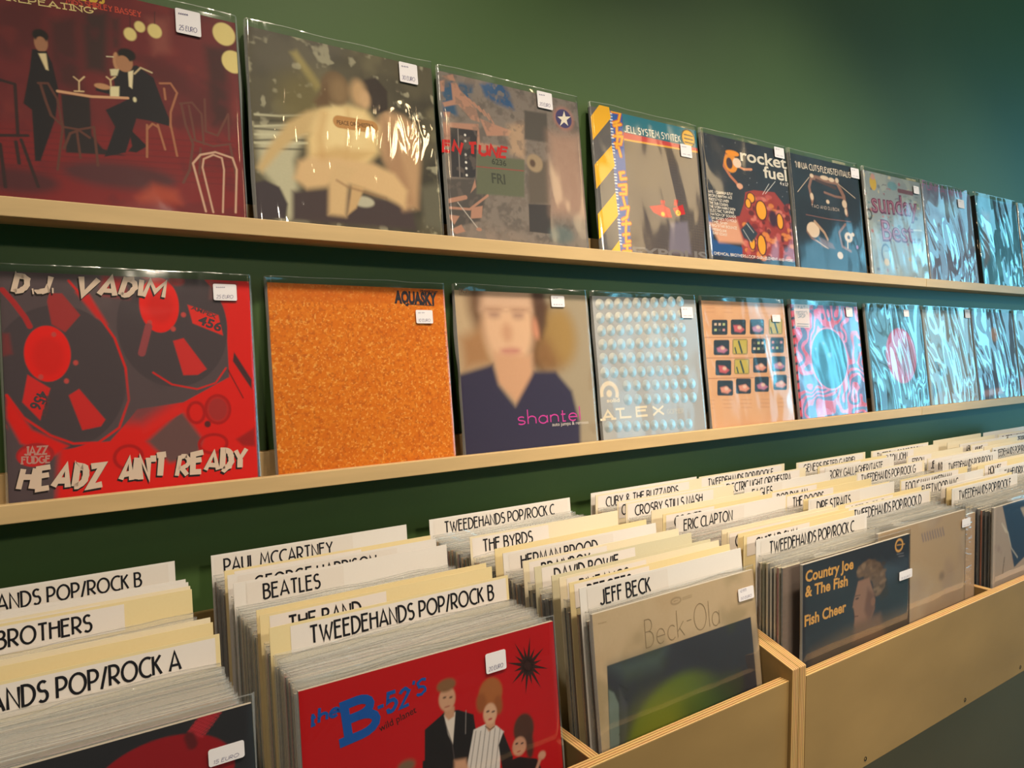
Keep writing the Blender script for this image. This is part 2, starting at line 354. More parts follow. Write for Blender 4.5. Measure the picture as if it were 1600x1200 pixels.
def cover(name, parent, ops, n, wd=.315, ht=.315, t=.008, side=(60, 56, 54), top=(205, 195, 180)):
    s = Sheet(); s.grid(paint(ops, n), wd, ht); s.body(wd, ht, t, side, top)
    xy = lambda p: ((p[0]-.5)*wd, p[1]*ht)
    for op in ops:
        if op[0] == 'text':
            _, font, tx, a, b, cap, col, wt, lay = op; s.text(font, tx, xy(a), xy(b), cap*ht, col, wt, -.00025-.0002*lay)
        elif op[0] == 'tri':
            P = [xy(p) for p in op[1]]; s.add([(x, -.00018, z) for x, z in P], [tuple(range(len(P)))], s2l(op[2]))
        elif op[0] == 'discs':
            for p in op[1]:
                x, z = xy(p); r = op[2]*wd; k = 40; v = [(x, -.0016, z)]
                v += [(x+r*math.cos(2*math.pi*i/k), -.0002, z+r*math.sin(2*math.pi*i/k)) for i in range(k)]
                s.add(v, [(0, i+1, (i+1) % k+1) for i in range(k)], (.6, .6, .6), 1)
    return s.build('cover', [M['print'], M['foil']], parent)
def sticker(parent, op, wd=.315, ht=.315, y=-.0034):
    _, u0, v0, u1, v1, lines = op
    x0, x1, z0, z1 = (u0-.5)*wd, (u1-.5)*wd, v0*ht, v1*ht; r = .0022; s = Sheet()
    P = []
    for cx, cz, a in ((x1-r, z1-r, 0), (x0+r, z1-r, 90), (x0+r, z0+r, 180), (x1-r, z0+r, 270)): P += arc(cx, cz, r, r, a, a+90, 4)
    n = len(P); wc = s2l((232, 228, 232)); s.add([(x, y, z) for x, z in P], [tuple(range(n-1, -1, -1))], wc)
    s.add([(x, y, z) for x, z in P]+[(x, y+.0004, z) for x, z in P], [(i, (i+1) % n, n+(i+1) % n, n+i) for i in range(n)], wc)
    hh = z1-z0; ww = x1-x0
    for i, t in enumerate(lines):
        if not t: continue
        zc = z0+hh*(.70 if i == 0 else .12); cap = hh*.2
        s.text('script', t, (x0+ww*.12, zc), (x0+ww*(.5 if i == 0 else .82), zc+hh*.02), cap, (70, 66, 120), .09, y-.0002)
    return s.build('price_sticker', [M['matte']], parent)
def pouch(name, parent, mat, wd, ht, t, seed, nx=36, nz=36, amp=.0011, flap=.012, gap=.0011, bulge=.004, side=.0035, curl=0, seam=True):
    """clear plastic outer sleeve: wavy front sheet, back sheet and closed sides, open along the top"""
    r = np.random.RandomState(seed); U, V = np.meshgrid(np.linspace(0, 1, nx), np.linspace(0, 1, nz))
    wv = vnoise(U*.9, V*.9, 3, seed, 2)-.35; wv = np.clip(wv*2, 0, 1)*np.sin(np.pi*np.clip(U, 0, 1))**.4
    top = (.009 if curl else .004)*(vnoise(U, V*0, 4, seed+5, 2)-.5); v = []; f = []
    xs = [-wd/2-side]+list(np.linspace(-wd/2-.0004, wd/2+.0004, nx-2))+[wd/2+side]      # the film clears the cover's edges before it turns back
    for j in range(nz):
        for i in range(nx):
            a, b = U[j, i], V[j, i]; ed = bulge*(vnoise(np.array([[b*.9]]), np.array([[.3]]), 4, seed+3, 2)[0, 0]-.45) if a in (0., 1.) else 0
            x = xs[i]+(ed if a > .5 else -ed)
            y = t/2 if a in (0., 1.) else -gap-amp*wv[j, i]
            zz = -.001+(ht+flap+.001-.0013)*min(j/(nz-2), 1)+(.0013 if j == nz-1 else 0)+top[j, i]*min(j/(nz-2), 1)
            v.append((x, y, zz))
    for j in range(nz-1):
        for i in range(nx-1): k = j*nx+i; f.append((k, k+1, k+nx+1, k+nx))
    if curl:                                     # cut mouth of the sleeve, rolled forward as an added rim to catch light
        r0 = len(v); v += [(q[0], q[1]-curl, q[2]+.0004) for q in v[(nz-1)*nx:nz*nx]]; f += [((nz-1)*nx+i, (nz-1)*nx+i+1, r0+i+1, r0+i) for i in range(nx-1)]
    nfront = len(f); b0 = len(v)
    for j in range(nz): v += [(v[j*nx][0], t/2, v[j*nx][2]), (v[j*nx][0]+side*1.2, t+.0008, v[j*nx][2]), (v[j*nx+nx-1][0]-side*1.2, t+.0008, v[j*nx+nx-1][2]), (v[j*nx+nx-1][0], t/2, v[j*nx+nx-1][2])]
    for j in range(nz-1):
        for i in range(3): k = b0+4*j+i; f.append((k+4, k+5, k+1, k))
    mi = [0]*len(f)
    for k in range((nz-1)*(nx-1)):                # welded side seams and the cut top edge
        if k//(nx-1) == nz-2 or (seam and not curl and k % (nx-1) in (0, nx-2)): mi[k] = 1
    if curl: mi[(nz-1)*(nx-1):nfront] = [1]*(nfront-(nz-1)*(nx-1))
    return meshobj(name, v, f, [mat, M['seam_bin' if curl else 'seam']], parent, mi, smooth=True)

# ------------------------------------------------------------------ printed designs: strokes, shapes and lettering in cover coordinates (0-1)
ART={
 'U1':[('bg',(108,34,38)),('noise',(70,26,30),5,0.5,0.8,0.6,1),('noise',(128,44,42),9,0.55,0.8,0.5,2),('poly',[(0.363,0.889),(0.468,0.917),(0.448,0.635),(0.368,0.637)],(58,36,36),0.03,1),('poly',[(0.245,0.822),(0.346,0.866),(0.349,0.549),(0.25,0.547)],(72,32,34),0.03,1),('poly',[(0.857,0.854),(0.952,0.865),(0.952,0.503),(0.875,0.479)],(66,28,30),0.03,1),('poly',[(0.475,0.89),(0.508,0.898),(0.502,0.762),(0.477,0.756)],(70,36,36),0.02,1),('poly',[(0.619,0.926),(0.707,0.949),(0.704,0.788),(0.637,0.763)],(150,82,72),0.03,0.6),('poly',[(-0.385,0.291),(0.281,0.37),(0.997,0.448),(1.003,0.036),(-0.392,0.02)],(124,27,32),0.05,1),('noise',(95,28,36),14,0.55,0.75,0.5,3),('line',[(-0.008,0.322),(0.436,0.358),(0.966,0.407)],0.004,(85,26,32),0.004,0.6),('line',[(-0.009,0.298),(0.435,0.332),(0.964,0.378)],0.003,(85,26,32),0.004,0.6),('line',[(-0.009,0.274),(0.434,0.306),(0.962,0.349)],0.003,(85,26,32),0.004,0.6),('line',[(-0.01,0.249),(0.433,0.279),(0.961,0.32)],0.004,(85,26,32),0.004,0.6),('line',[(-0.011,0.225),(0.432,0.253),(0.959,0.291)],0.004,(85,26,32),0.004,0.6),('line',[(-0.012,0.201),(0.43,0.226),(0.958,0.262)],0.003,(85,26,32),0.004,0.6),('line',[(-0.012,0.177),(0.429,0.2),(0.956,0.233)],0.003,(85,26,32),0.004,0.6),('line',[(-0.013,0.153),(0.428,0.174),(0.955,0.204)],0.003,(85,26,32),0.004,0.6),('ell',0.485,0.187,0.2135,0.057,(82,38,44),0.03,1,0),('ell',0.11,0.121,0.1425,0.0525,(80,32,38),0.03,1,0),('poly',[(0.539,0.098),(0.609,0.166),(0.704,0.146),(0.718,0.089),(0.555,0.081)],(168,66,46),0.03,1),('poly',[(0.181,0.683),(0.229,0.689),(0.249,0.639),(0.268,0.524),(0.252,0.402),(0.193,0.212),(0.174,0.21),(0.171,0.424),(0.143,0.446),(0.17,0.595)],(26,22,28),0.004,1),('poly',[(0.202,0.67),(0.229,0.68),(0.235,0.604),(0.226,0.606)],(225,205,160),0.004,1),('ell',0.213,0.718,0.024,0.0405,(165,115,85),0.004,1,0),('ell',0.212,0.748,0.0285,0.0275,(24,18,18),0.006,1,0),('ell',0.213,0.711,0.0195,0.033,(165,115,85),0.004,1,0),('line',[(0.204,0.675),(0.229,0.68)],0.009,(20,16,18),0.003,1),('poly',[(0.275,0.511),(0.379,0.517),(0.38,0.35),(0.418,0.299),(0.502,0.279),(0.284,0.261)],(36,28,32),0.006,1),('poly',[(0.472,0.63),(0.498,0.664),(0.566,0.698),(0.632,0.654),(0.662,0.552),(0.7,0.44),(0.606,0.453),(0.555,0.454),(0.506,0.294),(0.424,0.263),(0.47,0.402),(0.437,0.472),(0.491,0.51),(0.525,0.536),(0.404,0.55),(0.405,0.579),(0.478,0.574)],(24,22,30),0.004,1),('poly',[(0.52,0.41),(0.592,0.335),(0.548,0.3),(0.515,0.3),(0.532,0.326)],(24,20,26),0.004,1),('poly',[(0.531,0.662),(0.552,0.671),(0.544,0.587),(0.532,0.595)],(230,215,175),0.004,1),('poly',[(0.458,0.58),(0.494,0.587),(0.491,0.539),(0.457,0.532)],(225,215,170),0.004,1),('ell',0.429,0.574,0.0305,0.013,(190,140,100),0.004,1,0),('poly',[(0.461,0.657),(0.498,0.669),(0.488,0.634),(0.464,0.629)],(215,205,165),0.004,1),('ell',0.487,0.701,0.013,0.0385,(185,135,98),0.004,1,0),('ell',0.518,0.702,0.0335,0.0445,(172,122,88),0.004,1,0),('ell',0.529,0.737,0.0355,0.029,(22,16,16),0.006,1,0),('ell',0.514,0.695,0.027,0.035,(172,122,88),0.004,1,0),('line',[(0.556,0.657),(0.582,0.69),(0.626,0.677)],0.007,(200,180,140),0.003,1),('line',[(0.451,0.712),(0.476,0.716)],0.004,(225,215,180),0.003,1),('ell',0.552,0.539,0.007,0.0115,(215,205,165),0.004,1,0),('line',[(0.264,0.521),(0.387,0.521),(0.525,0.541)],0.011,(212,162,124),0.003,1),('line',[(0.324,0.595),(0.343,0.58),(0.342,0.538)],0.005,(215,185,140),0.003,1),('line',[(0.363,0.603),(0.344,0.58)],0.006,(215,185,140),0.003,1),('line',[(0.447,0.62),(0.461,0.609),(0.462,0.585)],0.006,(215,185,140),0.003,1),('line',[(0.48,0.627),(0.461,0.609)],0.006,(215,185,140),0.003,1),('line',[(0.325,0.533),(0.358,0.538)],0.006,(215,185,140),0.003,1),('line',[(0.197,0.542),(0.231,0.548),(0.262,0.486),(0.271,0.405),(0.277,0.37)],0.009,(96,55,46),0.003,1),('line',[(0.237,0.413),(0.281,0.37),(0.334,0.368),(0.39,0.388)],0.009,(96,55,46),0.003,1),('line',[(0.277,0.37),(0.251,0.184)],0.009,(96,55,46),0.003,1),('line',[(0.39,0.388),(0.398,0.222)],0.01,(96,55,46),0.003,1),('line',[(0.326,0.364),(0.335,0.246)],0.009,(96,55,46),0.003,1),('line',[(0.277,0.278),(0.302,0.346),(0.334,0.365),(0.372,0.339)],0.01,(96,55,46),0.003,1),('line',[(0.205,0.538),(0.221,0.469),(0.237,0.413)],0.01,(96,55,46),0.003,1),('line',[(0.068,0.529),(0.117,0.521),(0.119,0.379),(0.12,0.308)],0.012,(48,28,30),0.003,1),('line',[(0.06,0.299),(0.153,0.313)],0.012,(48,28,30),0.003,1),('line',[(0.059,0.263),(0.071,0.09)],0.013,(48,28,30),0.003,1),('line',[(0.13,0.292),(0.181,0.104)],0.012,(48,28,30),0.003,1),('line',[(0.112,0.28),(0.12,0.193)],0.013,(48,28,30),0.003,1),('line',[(0.026,0.511),(0.068,0.529)],0.013,(48,28,30),0.003,1),('line',[(0.657,0.634),(0.701,0.643),(0.726,0.603),(0.695,0.508),(0.691,0.439)],0.009,(165,105,75),0.003,1),('line',[(0.596,0.432),(0.589,0.286)],0.009,(165,105,75),0.003,1),('line',[(0.639,0.44),(0.664,0.331)],0.009,(165,105,75),0.003,1),('line',[(0.692,0.449),(0.712,0.309)],0.009,(165,105,75),0.003,1),('line',[(0.595,0.413),(0.618,0.441),(0.639,0.43)],0.009,(165,105,75),0.003,1),('line',[(0.673,0.613),(0.676,0.564)],0.009,(165,105,75),0.003,1),('line',[(0.737,0.556),(0.787,0.57),(0.826,0.522),(0.828,0.381)],0.01,(104,58,50),0.003,1),('line',[(0.741,0.556),(0.755,0.459),(0.782,0.374),(0.762,0.251),(0.732,0.188)],0.011,(104,58,50),0.003,1),('line',[(0.783,0.394),(0.869,0.377),(0.946,0.399)],0.01,(104,58,50),0.003,1),('line',[(0.843,0.596),(0.84,0.443),(0.891,0.431),(0.944,0.543),(0.942,0.419)],0.01,(104,58,50),0.003,1),('line',[(0.813,0.358),(0.802,0.237)],0.01,(104,58,50),0.003,1),('line',[(0.945,0.388),(0.966,0.237)],0.011,(104,58,50),0.003,1),('line',[(0.773,0.552),(0.786,0.454),(0.792,0.395)],0.01,(104,58,50),0.003,1),('line',[(0.821,0.064),(0.777,0.283),(0.811,0.328),(0.877,0.35),(0.952,0.333),(0.968,0.279),(0.952,0.072)],0.009,(205,165,140),0.003,1),('line',[(0.853,0.063),(0.817,0.269),(0.824,0.31),(0.867,0.336),(0.904,0.326),(0.911,0.271),(0.895,0.067)],0.008,(205,165,140),0.003,1),('ell',0.547,0.835,0.025,0.0295,(224,204,132),0.005,1,0),('ell',0.587,0.879,0.0215,0.025,(224,204,132),0.005,1,0),('ell',0.647,0.874,0.029,0.033,(224,204,132),0.005,1,0),('ell',0.946,0.932,0.0505,0.055,(224,204,132),0.005,1,0),('ell',0.98,0.804,0.051,0.055,(224,204,132),0.005,1,0),('line',[(0.551,0.939),(0.548,0.87)],0.003,(60,30,30),0.003,1),('line',[(0.651,0.964),(0.648,0.909)],0.003,(60,30,30),0.003,1),('text','slab',"HISTORY REPEATING'",(-0.144,0.852),(0.418,0.894),0.024,(226,205,140),0.2,0),('text','slab','MISS SHIRLEY BASSEY',(0.311,0.915),(0.595,0.926),0.023,(196,70,52),0.2,0),('text','slab','HEADS',(0.326,0.941),(0.45,0.95),0.042,(214,178,64),0.24,0),('sticker',0.735,0.886,0.842,1.002,['~~~~~','25 EURO'])],
 'U2':[('bg',(88,82,64)),('noise',(52,48,42),4,0.45,0.75,0.8,4),('noise',(120,112,84),7,0.55,0.8,0.6,5),('poly',[(0.017,1.02),(0.563,1.053),(0.366,0.861),(0.024,0.788)],(96,90,78),0.06,0.7),('poly',[(0.207,0.914),(0.24,0.932),(0.36,0.77),(0.325,0.741)],(176,160,96),0.02,0.7),('poly',[(0.013,0.501),(0.27,0.554),(0.194,0.358),(0.206,0.209),(0.239,0.062),(0.144,0.054),(0.111,0.198),(0.026,0.293)],(192,186,156),0.03,1),('line',[(0.016,0.564),(0.134,0.577),(0.273,0.606)],0.01,(206,202,170),0.006,0.8),('line',[(0.015,0.535),(0.132,0.553),(0.271,0.573)],0.009,(70,66,52),0.006,0.8),('line',[(0.013,0.505),(0.131,0.529),(0.27,0.558)],0.009,(206,202,170),0.006,0.8),('line',[(0.012,0.494),(0.13,0.505),(0.268,0.525)],0.01,(70,66,52),0.006,0.8),('line',[(0.011,0.465),(0.128,0.481),(0.267,0.509)],0.009,(206,202,170),0.006,0.8),('line',[(0.009,0.435),(0.127,0.458),(0.265,0.476)],0.01,(70,66,52),0.006,0.8),('line',[(0.008,0.424),(0.125,0.434),(0.264,0.461)],0.01,(206,202,170),0.006,0.8),('line',[(0.007,0.395),(0.124,0.41),(0.262,0.428)],0.009,(70,66,52),0.006,0.8),('poly',[(0.879,0.311),(1.014,0.351),(1.012,0.072),(0.889,0.098)],(100,96,80),0.03,1),('noise',(196,190,160),16,0.66,0.8,0.5,6),('ell',0.256,0.672,0.1305,0.144,(120,108,60),0.08,0.6,0),('poly',[(-0.008,0.226),(0.043,0.243),(0.113,0.22),(0.149,0.139),(0.134,0.063),(-0.013,0.05)],(62,52,58),0.01,1),('poly',[(0.174,0.206),(0.348,0.237),(0.82,0.209),(0.835,0.07),(0.165,0.056)],(70,56,58),0.02,1),('ell',0.544,0.192,0.059,0.0285,(205,200,175),0.01,0.8,0),('poly',[(0.695,0.708),(0.806,0.692),(0.879,0.645),(0.897,0.504),(0.857,0.189),(0.767,0.169),(0.749,0.272),(0.664,0.447),(0.626,0.603)],(188,150,112),0.03,1),('poly',[(0.691,0.66),(0.767,0.508),(0.833,0.211),(0.769,0.204),(0.685,0.403)],(160,120,90),0.03,0.6),('poly',[(0.387,0.663),(0.274,0.626),(0.174,0.554),(0.073,0.415),(0.011,0.302),(0.035,0.282),(0.123,0.391),(0.212,0.48),(0.323,0.53)],(206,176,124),0.022,1),('poly',[(0.352,0.646),(0.434,0.689),(0.585,0.694),(0.657,0.608),(0.647,0.467),(0.563,0.375),(0.357,0.37),(0.266,0.314),(0.266,0.488)],(230,200,142),0.03,1),('ell',0.459,0.552,0.1275,0.1365,(240,216,160),0.08,0.8,0),('poly',[(0.293,0.405),(0.419,0.468),(0.617,0.463),(0.517,0.392),(0.357,0.381)],(196,152,92),0.03,0.6),('poly',[(0.27,0.391),(0.215,0.361),(0.186,0.271),(0.249,0.225),(0.349,0.248),(0.407,0.288),(0.672,0.228),(0.78,0.182),(0.8,0.278),(0.731,0.363),(0.612,0.405),(0.415,0.406)],(218,182,134),0.024,1),('poly',[(0.414,0.389),(0.366,0.305),(0.35,0.105),(0.442,0.103),(0.47,0.296),(0.515,0.358)],(214,180,132),0.02,1),('poly',[(0.486,0.275),(0.556,0.272),(0.501,0.153),(0.452,0.113)],(204,168,120),0.01,1),('line',[(0.407,0.288),(0.462,0.261),(0.672,0.223)],0.011,(150,112,80),0.01,0.7),('ell',0.43,0.775,0.076,0.089,(112,88,60),0.016,1,0),('ell',0.45,0.765,0.0505,0.0685,(150,122,86),0.04,0.7,0),('poly',[(0.345,0.733),(0.384,0.786),(0.399,0.677),(0.331,0.659),(0.311,0.683)],(104,78,50),0.02,1),('line',[(0.362,0.625),(0.333,0.51),(0.336,0.4)],0.034,(204,160,104),0.03,0.6),('line',[(0.49,0.671),(0.492,0.535),(0.461,0.418)],0.016,(206,166,112),0.03,0.6),('poly',[(0.584,0.849),(0.658,0.882),(0.721,0.818),(0.72,0.712),(0.643,0.669),(0.601,0.748)],(52,42,38),0.012,1),('ell',0.555,0.774,0.043,0.0695,(196,160,116),0.03,1,0),('ell',0.589,0.746,0.029,0.047,(206,168,126),0.02,1,0),('line',[(0.439,0.6),(0.62,0.602)],0.066,(190,138,80),0.004,1),('text','sans','PEACE ORCHESTRA',(0.427,0.585),(0.628,0.596),0.023,(70,48,30),0.0,0),('sticker',0.797,0.883,0.906,0.995,['~~~','30 EURO'])],
 'U3':[('bg',(128,117,110)),('noise',(98,90,86),22,0.45,0.7,0.8,7),('noise',(150,132,120),3,0.5,0.8,0.6,8),('poly',[(0.269,0.974),(0.418,1.04),(0.472,0.962),(0.5,0.862),(0.38,0.881),(0.299,0.908)],(38,82,128),0.02,1),('poly',[(0.012,0.942),(0.107,0.951),(0.222,0.964),(0.203,0.879),(0.086,0.837),(0.102,0.76),(0.006,0.733)],(46,84,118),0.02,1),('noise',(128,117,110),18,0.58,0.66,0.8,9),('poly',[(0.02,0.973),(0.089,0.997),(0.102,0.96),(0.052,0.958)],(178,132,112),0.006,1),('poly',[(0.073,0.944),(0.107,0.951),(0.147,0.889),(0.232,0.813),(0.249,0.745),(0.192,0.75),(0.108,0.826),(0.017,0.794),(0.008,0.817),(0.076,0.845)],(178,132,112),0.006,1),('poly',[(0.009,0.763),(0.053,0.771),(0.051,0.736),(0.012,0.734)],(178,132,112),0.006,1),('poly',[(-0.001,0.702),(0.237,0.731),(0.239,0.621),(0.381,0.623),(0.27,0.58),(-0.002,0.56)],(178,132,112),0.006,1),('poly',[(0.251,0.766),(0.367,0.745),(0.47,0.73),(0.448,0.695),(0.29,0.67)],(178,132,112),0.006,1),('poly',[(-0.004,0.938),(0.035,0.957),(0.024,0.885),(0.002,0.88)],(178,132,112),0.006,1),('line',[(0.126,0.905),(0.174,0.868)],0.01,(178,132,112),0.004,1),('line',[(0.156,0.888),(0.202,0.849)],0.011,(178,132,112),0.004,1),('line',[(0.186,0.872),(0.23,0.83)],0.01,(178,132,112),0.004,1),('line',[(0.217,0.855),(0.259,0.811)],0.011,(178,132,112),0.004,1),('line',[(0.248,0.839),(0.287,0.791)],0.01,(178,132,112),0.004,1),('line',[(0.279,0.822),(0.316,0.772)],0.01,(178,132,112),0.004,1),('line',[(0.311,0.805),(0.345,0.752)],0.01,(178,132,112),0.004,1),('poly',[(0.441,0.757),(0.57,0.8),(0.548,0.563),(0.451,0.591)],(196,160,128),0.03,0.7),('poly',[(0.046,0.681),(0.227,0.691),(0.191,0.403),(0.033,0.393)],(48,46,52),0.005,1),('line',[(0.096,0.679),(0.086,0.4)],0.005,(150,140,136),0.003,1),('ell',0.141,0.651,0.0065,0.007,(235,230,225),0.003,1,0),('ell',0.14,0.616,0.007,0.007,(235,230,225),0.003,1,0),('ell',0.135,0.535,0.0065,0.0075,(235,230,225),0.003,1,0),('ell',0.134,0.49,0.007,0.007,(235,230,225),0.003,1,0),('ell',0.133,0.455,0.007,0.007,(235,230,225),0.003,1,0),('ell',0.132,0.415,0.007,0.007,(235,230,225),0.003,1,0),('ell',0.128,0.345,0.0065,0.007,(235,230,225),0.003,1,0),('ell',0.127,0.306,0.007,0.007,(235,230,225),0.003,1,0),('ell',0.126,0.266,0.007,0.007,(235,230,225),0.003,1,0),('ell',0.125,0.231,0.0065,0.007,(235,230,225),0.003,1,0),('ell',0.124,0.191,0.0065,0.007,(235,230,225),0.003,1,0),('poly',[(-0.017,0.377),(0.197,0.404),(0.26,0.331),(0.198,0.154),(-0.03,0.085)],(82,76,74),0.01,1),('noise',(110,98,92),26,0.55,0.7,0.5,10),('poly',[(0.209,0.546),(0.548,0.563),(0.526,0.33),(0.189,0.313)],(98,102,82),0.01,1),('line',[(0.203,0.475),(0.535,0.493)],0.006,(150,70,66),0.003,1),('text','sans','6236',(0.31,0.505),(0.412,0.505),0.035,(60,64,54),0.02,0),('text','sans','FRI',(0.301,0.391),(0.396,0.393),0.062,(66,70,60),0.02,0),('poly',[(0.577,0.875),(0.746,0.884),(0.741,0.699),(0.56,0.692)],(82,76,72),0.01,1),('poly',[(0.569,0.524),(0.73,0.589),(0.711,0.307),(0.553,0.285)],(98,88,80),0.02,1),('poly',[(0.553,0.291),(0.722,0.303),(0.704,0.12),(0.544,0.122)],(62,58,60),0.004,1),('ell',0.623,0.553,0.06,0.056,(160,138,112),0.01,1,0),('ell',0.607,0.55,0.021,0.0235,(90,70,60),0.01,1,0),('poly',[(0.747,0.765),(0.995,0.783),(1.01,0.25),(0.723,0.244)],(176,140,122),0.06,0.8),('text','graf','EN TUNE',(-0.015,0.537),(0.417,0.561),0.059,(192,28,30),0.3,0),('ell',0.879,0.875,0.081,0.0745,(188,122,112),0.02,0.6,0),('ell',0.879,0.875,0.064,0.0605,(66,58,108),0.004,1,0),('tri',[(0.887,0.927),(0.896,0.892),(0.871,0.888)],(238,226,208),0),('tri',[(0.938,0.899),(0.902,0.87),(0.896,0.892)],(238,226,208),0),('tri',[(0.911,0.834),(0.88,0.852),(0.902,0.87)],(238,226,208),0),('tri',[(0.844,0.823),(0.861,0.863),(0.88,0.852)],(238,226,208),0),('tri',[(0.83,0.88),(0.871,0.888),(0.861,0.863)],(238,226,208),0),('tri',[(0.896,0.892),(0.902,0.87),(0.88,0.852),(0.861,0.863),(0.871,0.888)],(238,226,208),0),('line',[(-0.014,0.212),(0.136,0.217),(0.264,0.311)],0.014,(178,132,112),0.003,1),('line',[(-0.017,0.246),(0.113,0.284)],0.025,(178,132,112),0.003,1),('poly',[(0.148,0.228),(0.224,0.246),(0.212,0.175),(0.137,0.163)],(178,132,112),0.004,1),('line',[(0.06,0.249),(0.183,0.108)],0.004,(215,205,195),0.003,1),('ell',0.188,0.105,0.0185,0.01,(178,132,112),0.004,1,0),('poly',[(0.185,0.397),(0.19,0.353),(0.149,0.313)],(178,132,112),0.004,1),('poly',[(0.003,0.087),(0.072,0.123),(0.096,0.085),(0.034,0.066)],(178,132,112),0.004,1),('poly',[(-0.017,0.173),(0.065,0.171),(0.027,0.119)],(178,132,112),0.004,1),('ell',0.79,0.121,0.0945,0.0545,(98,112,112),0.03,0.8,0),('sticker',0.675,0.909,0.79,1.015,['~~~','20 EURO'])],
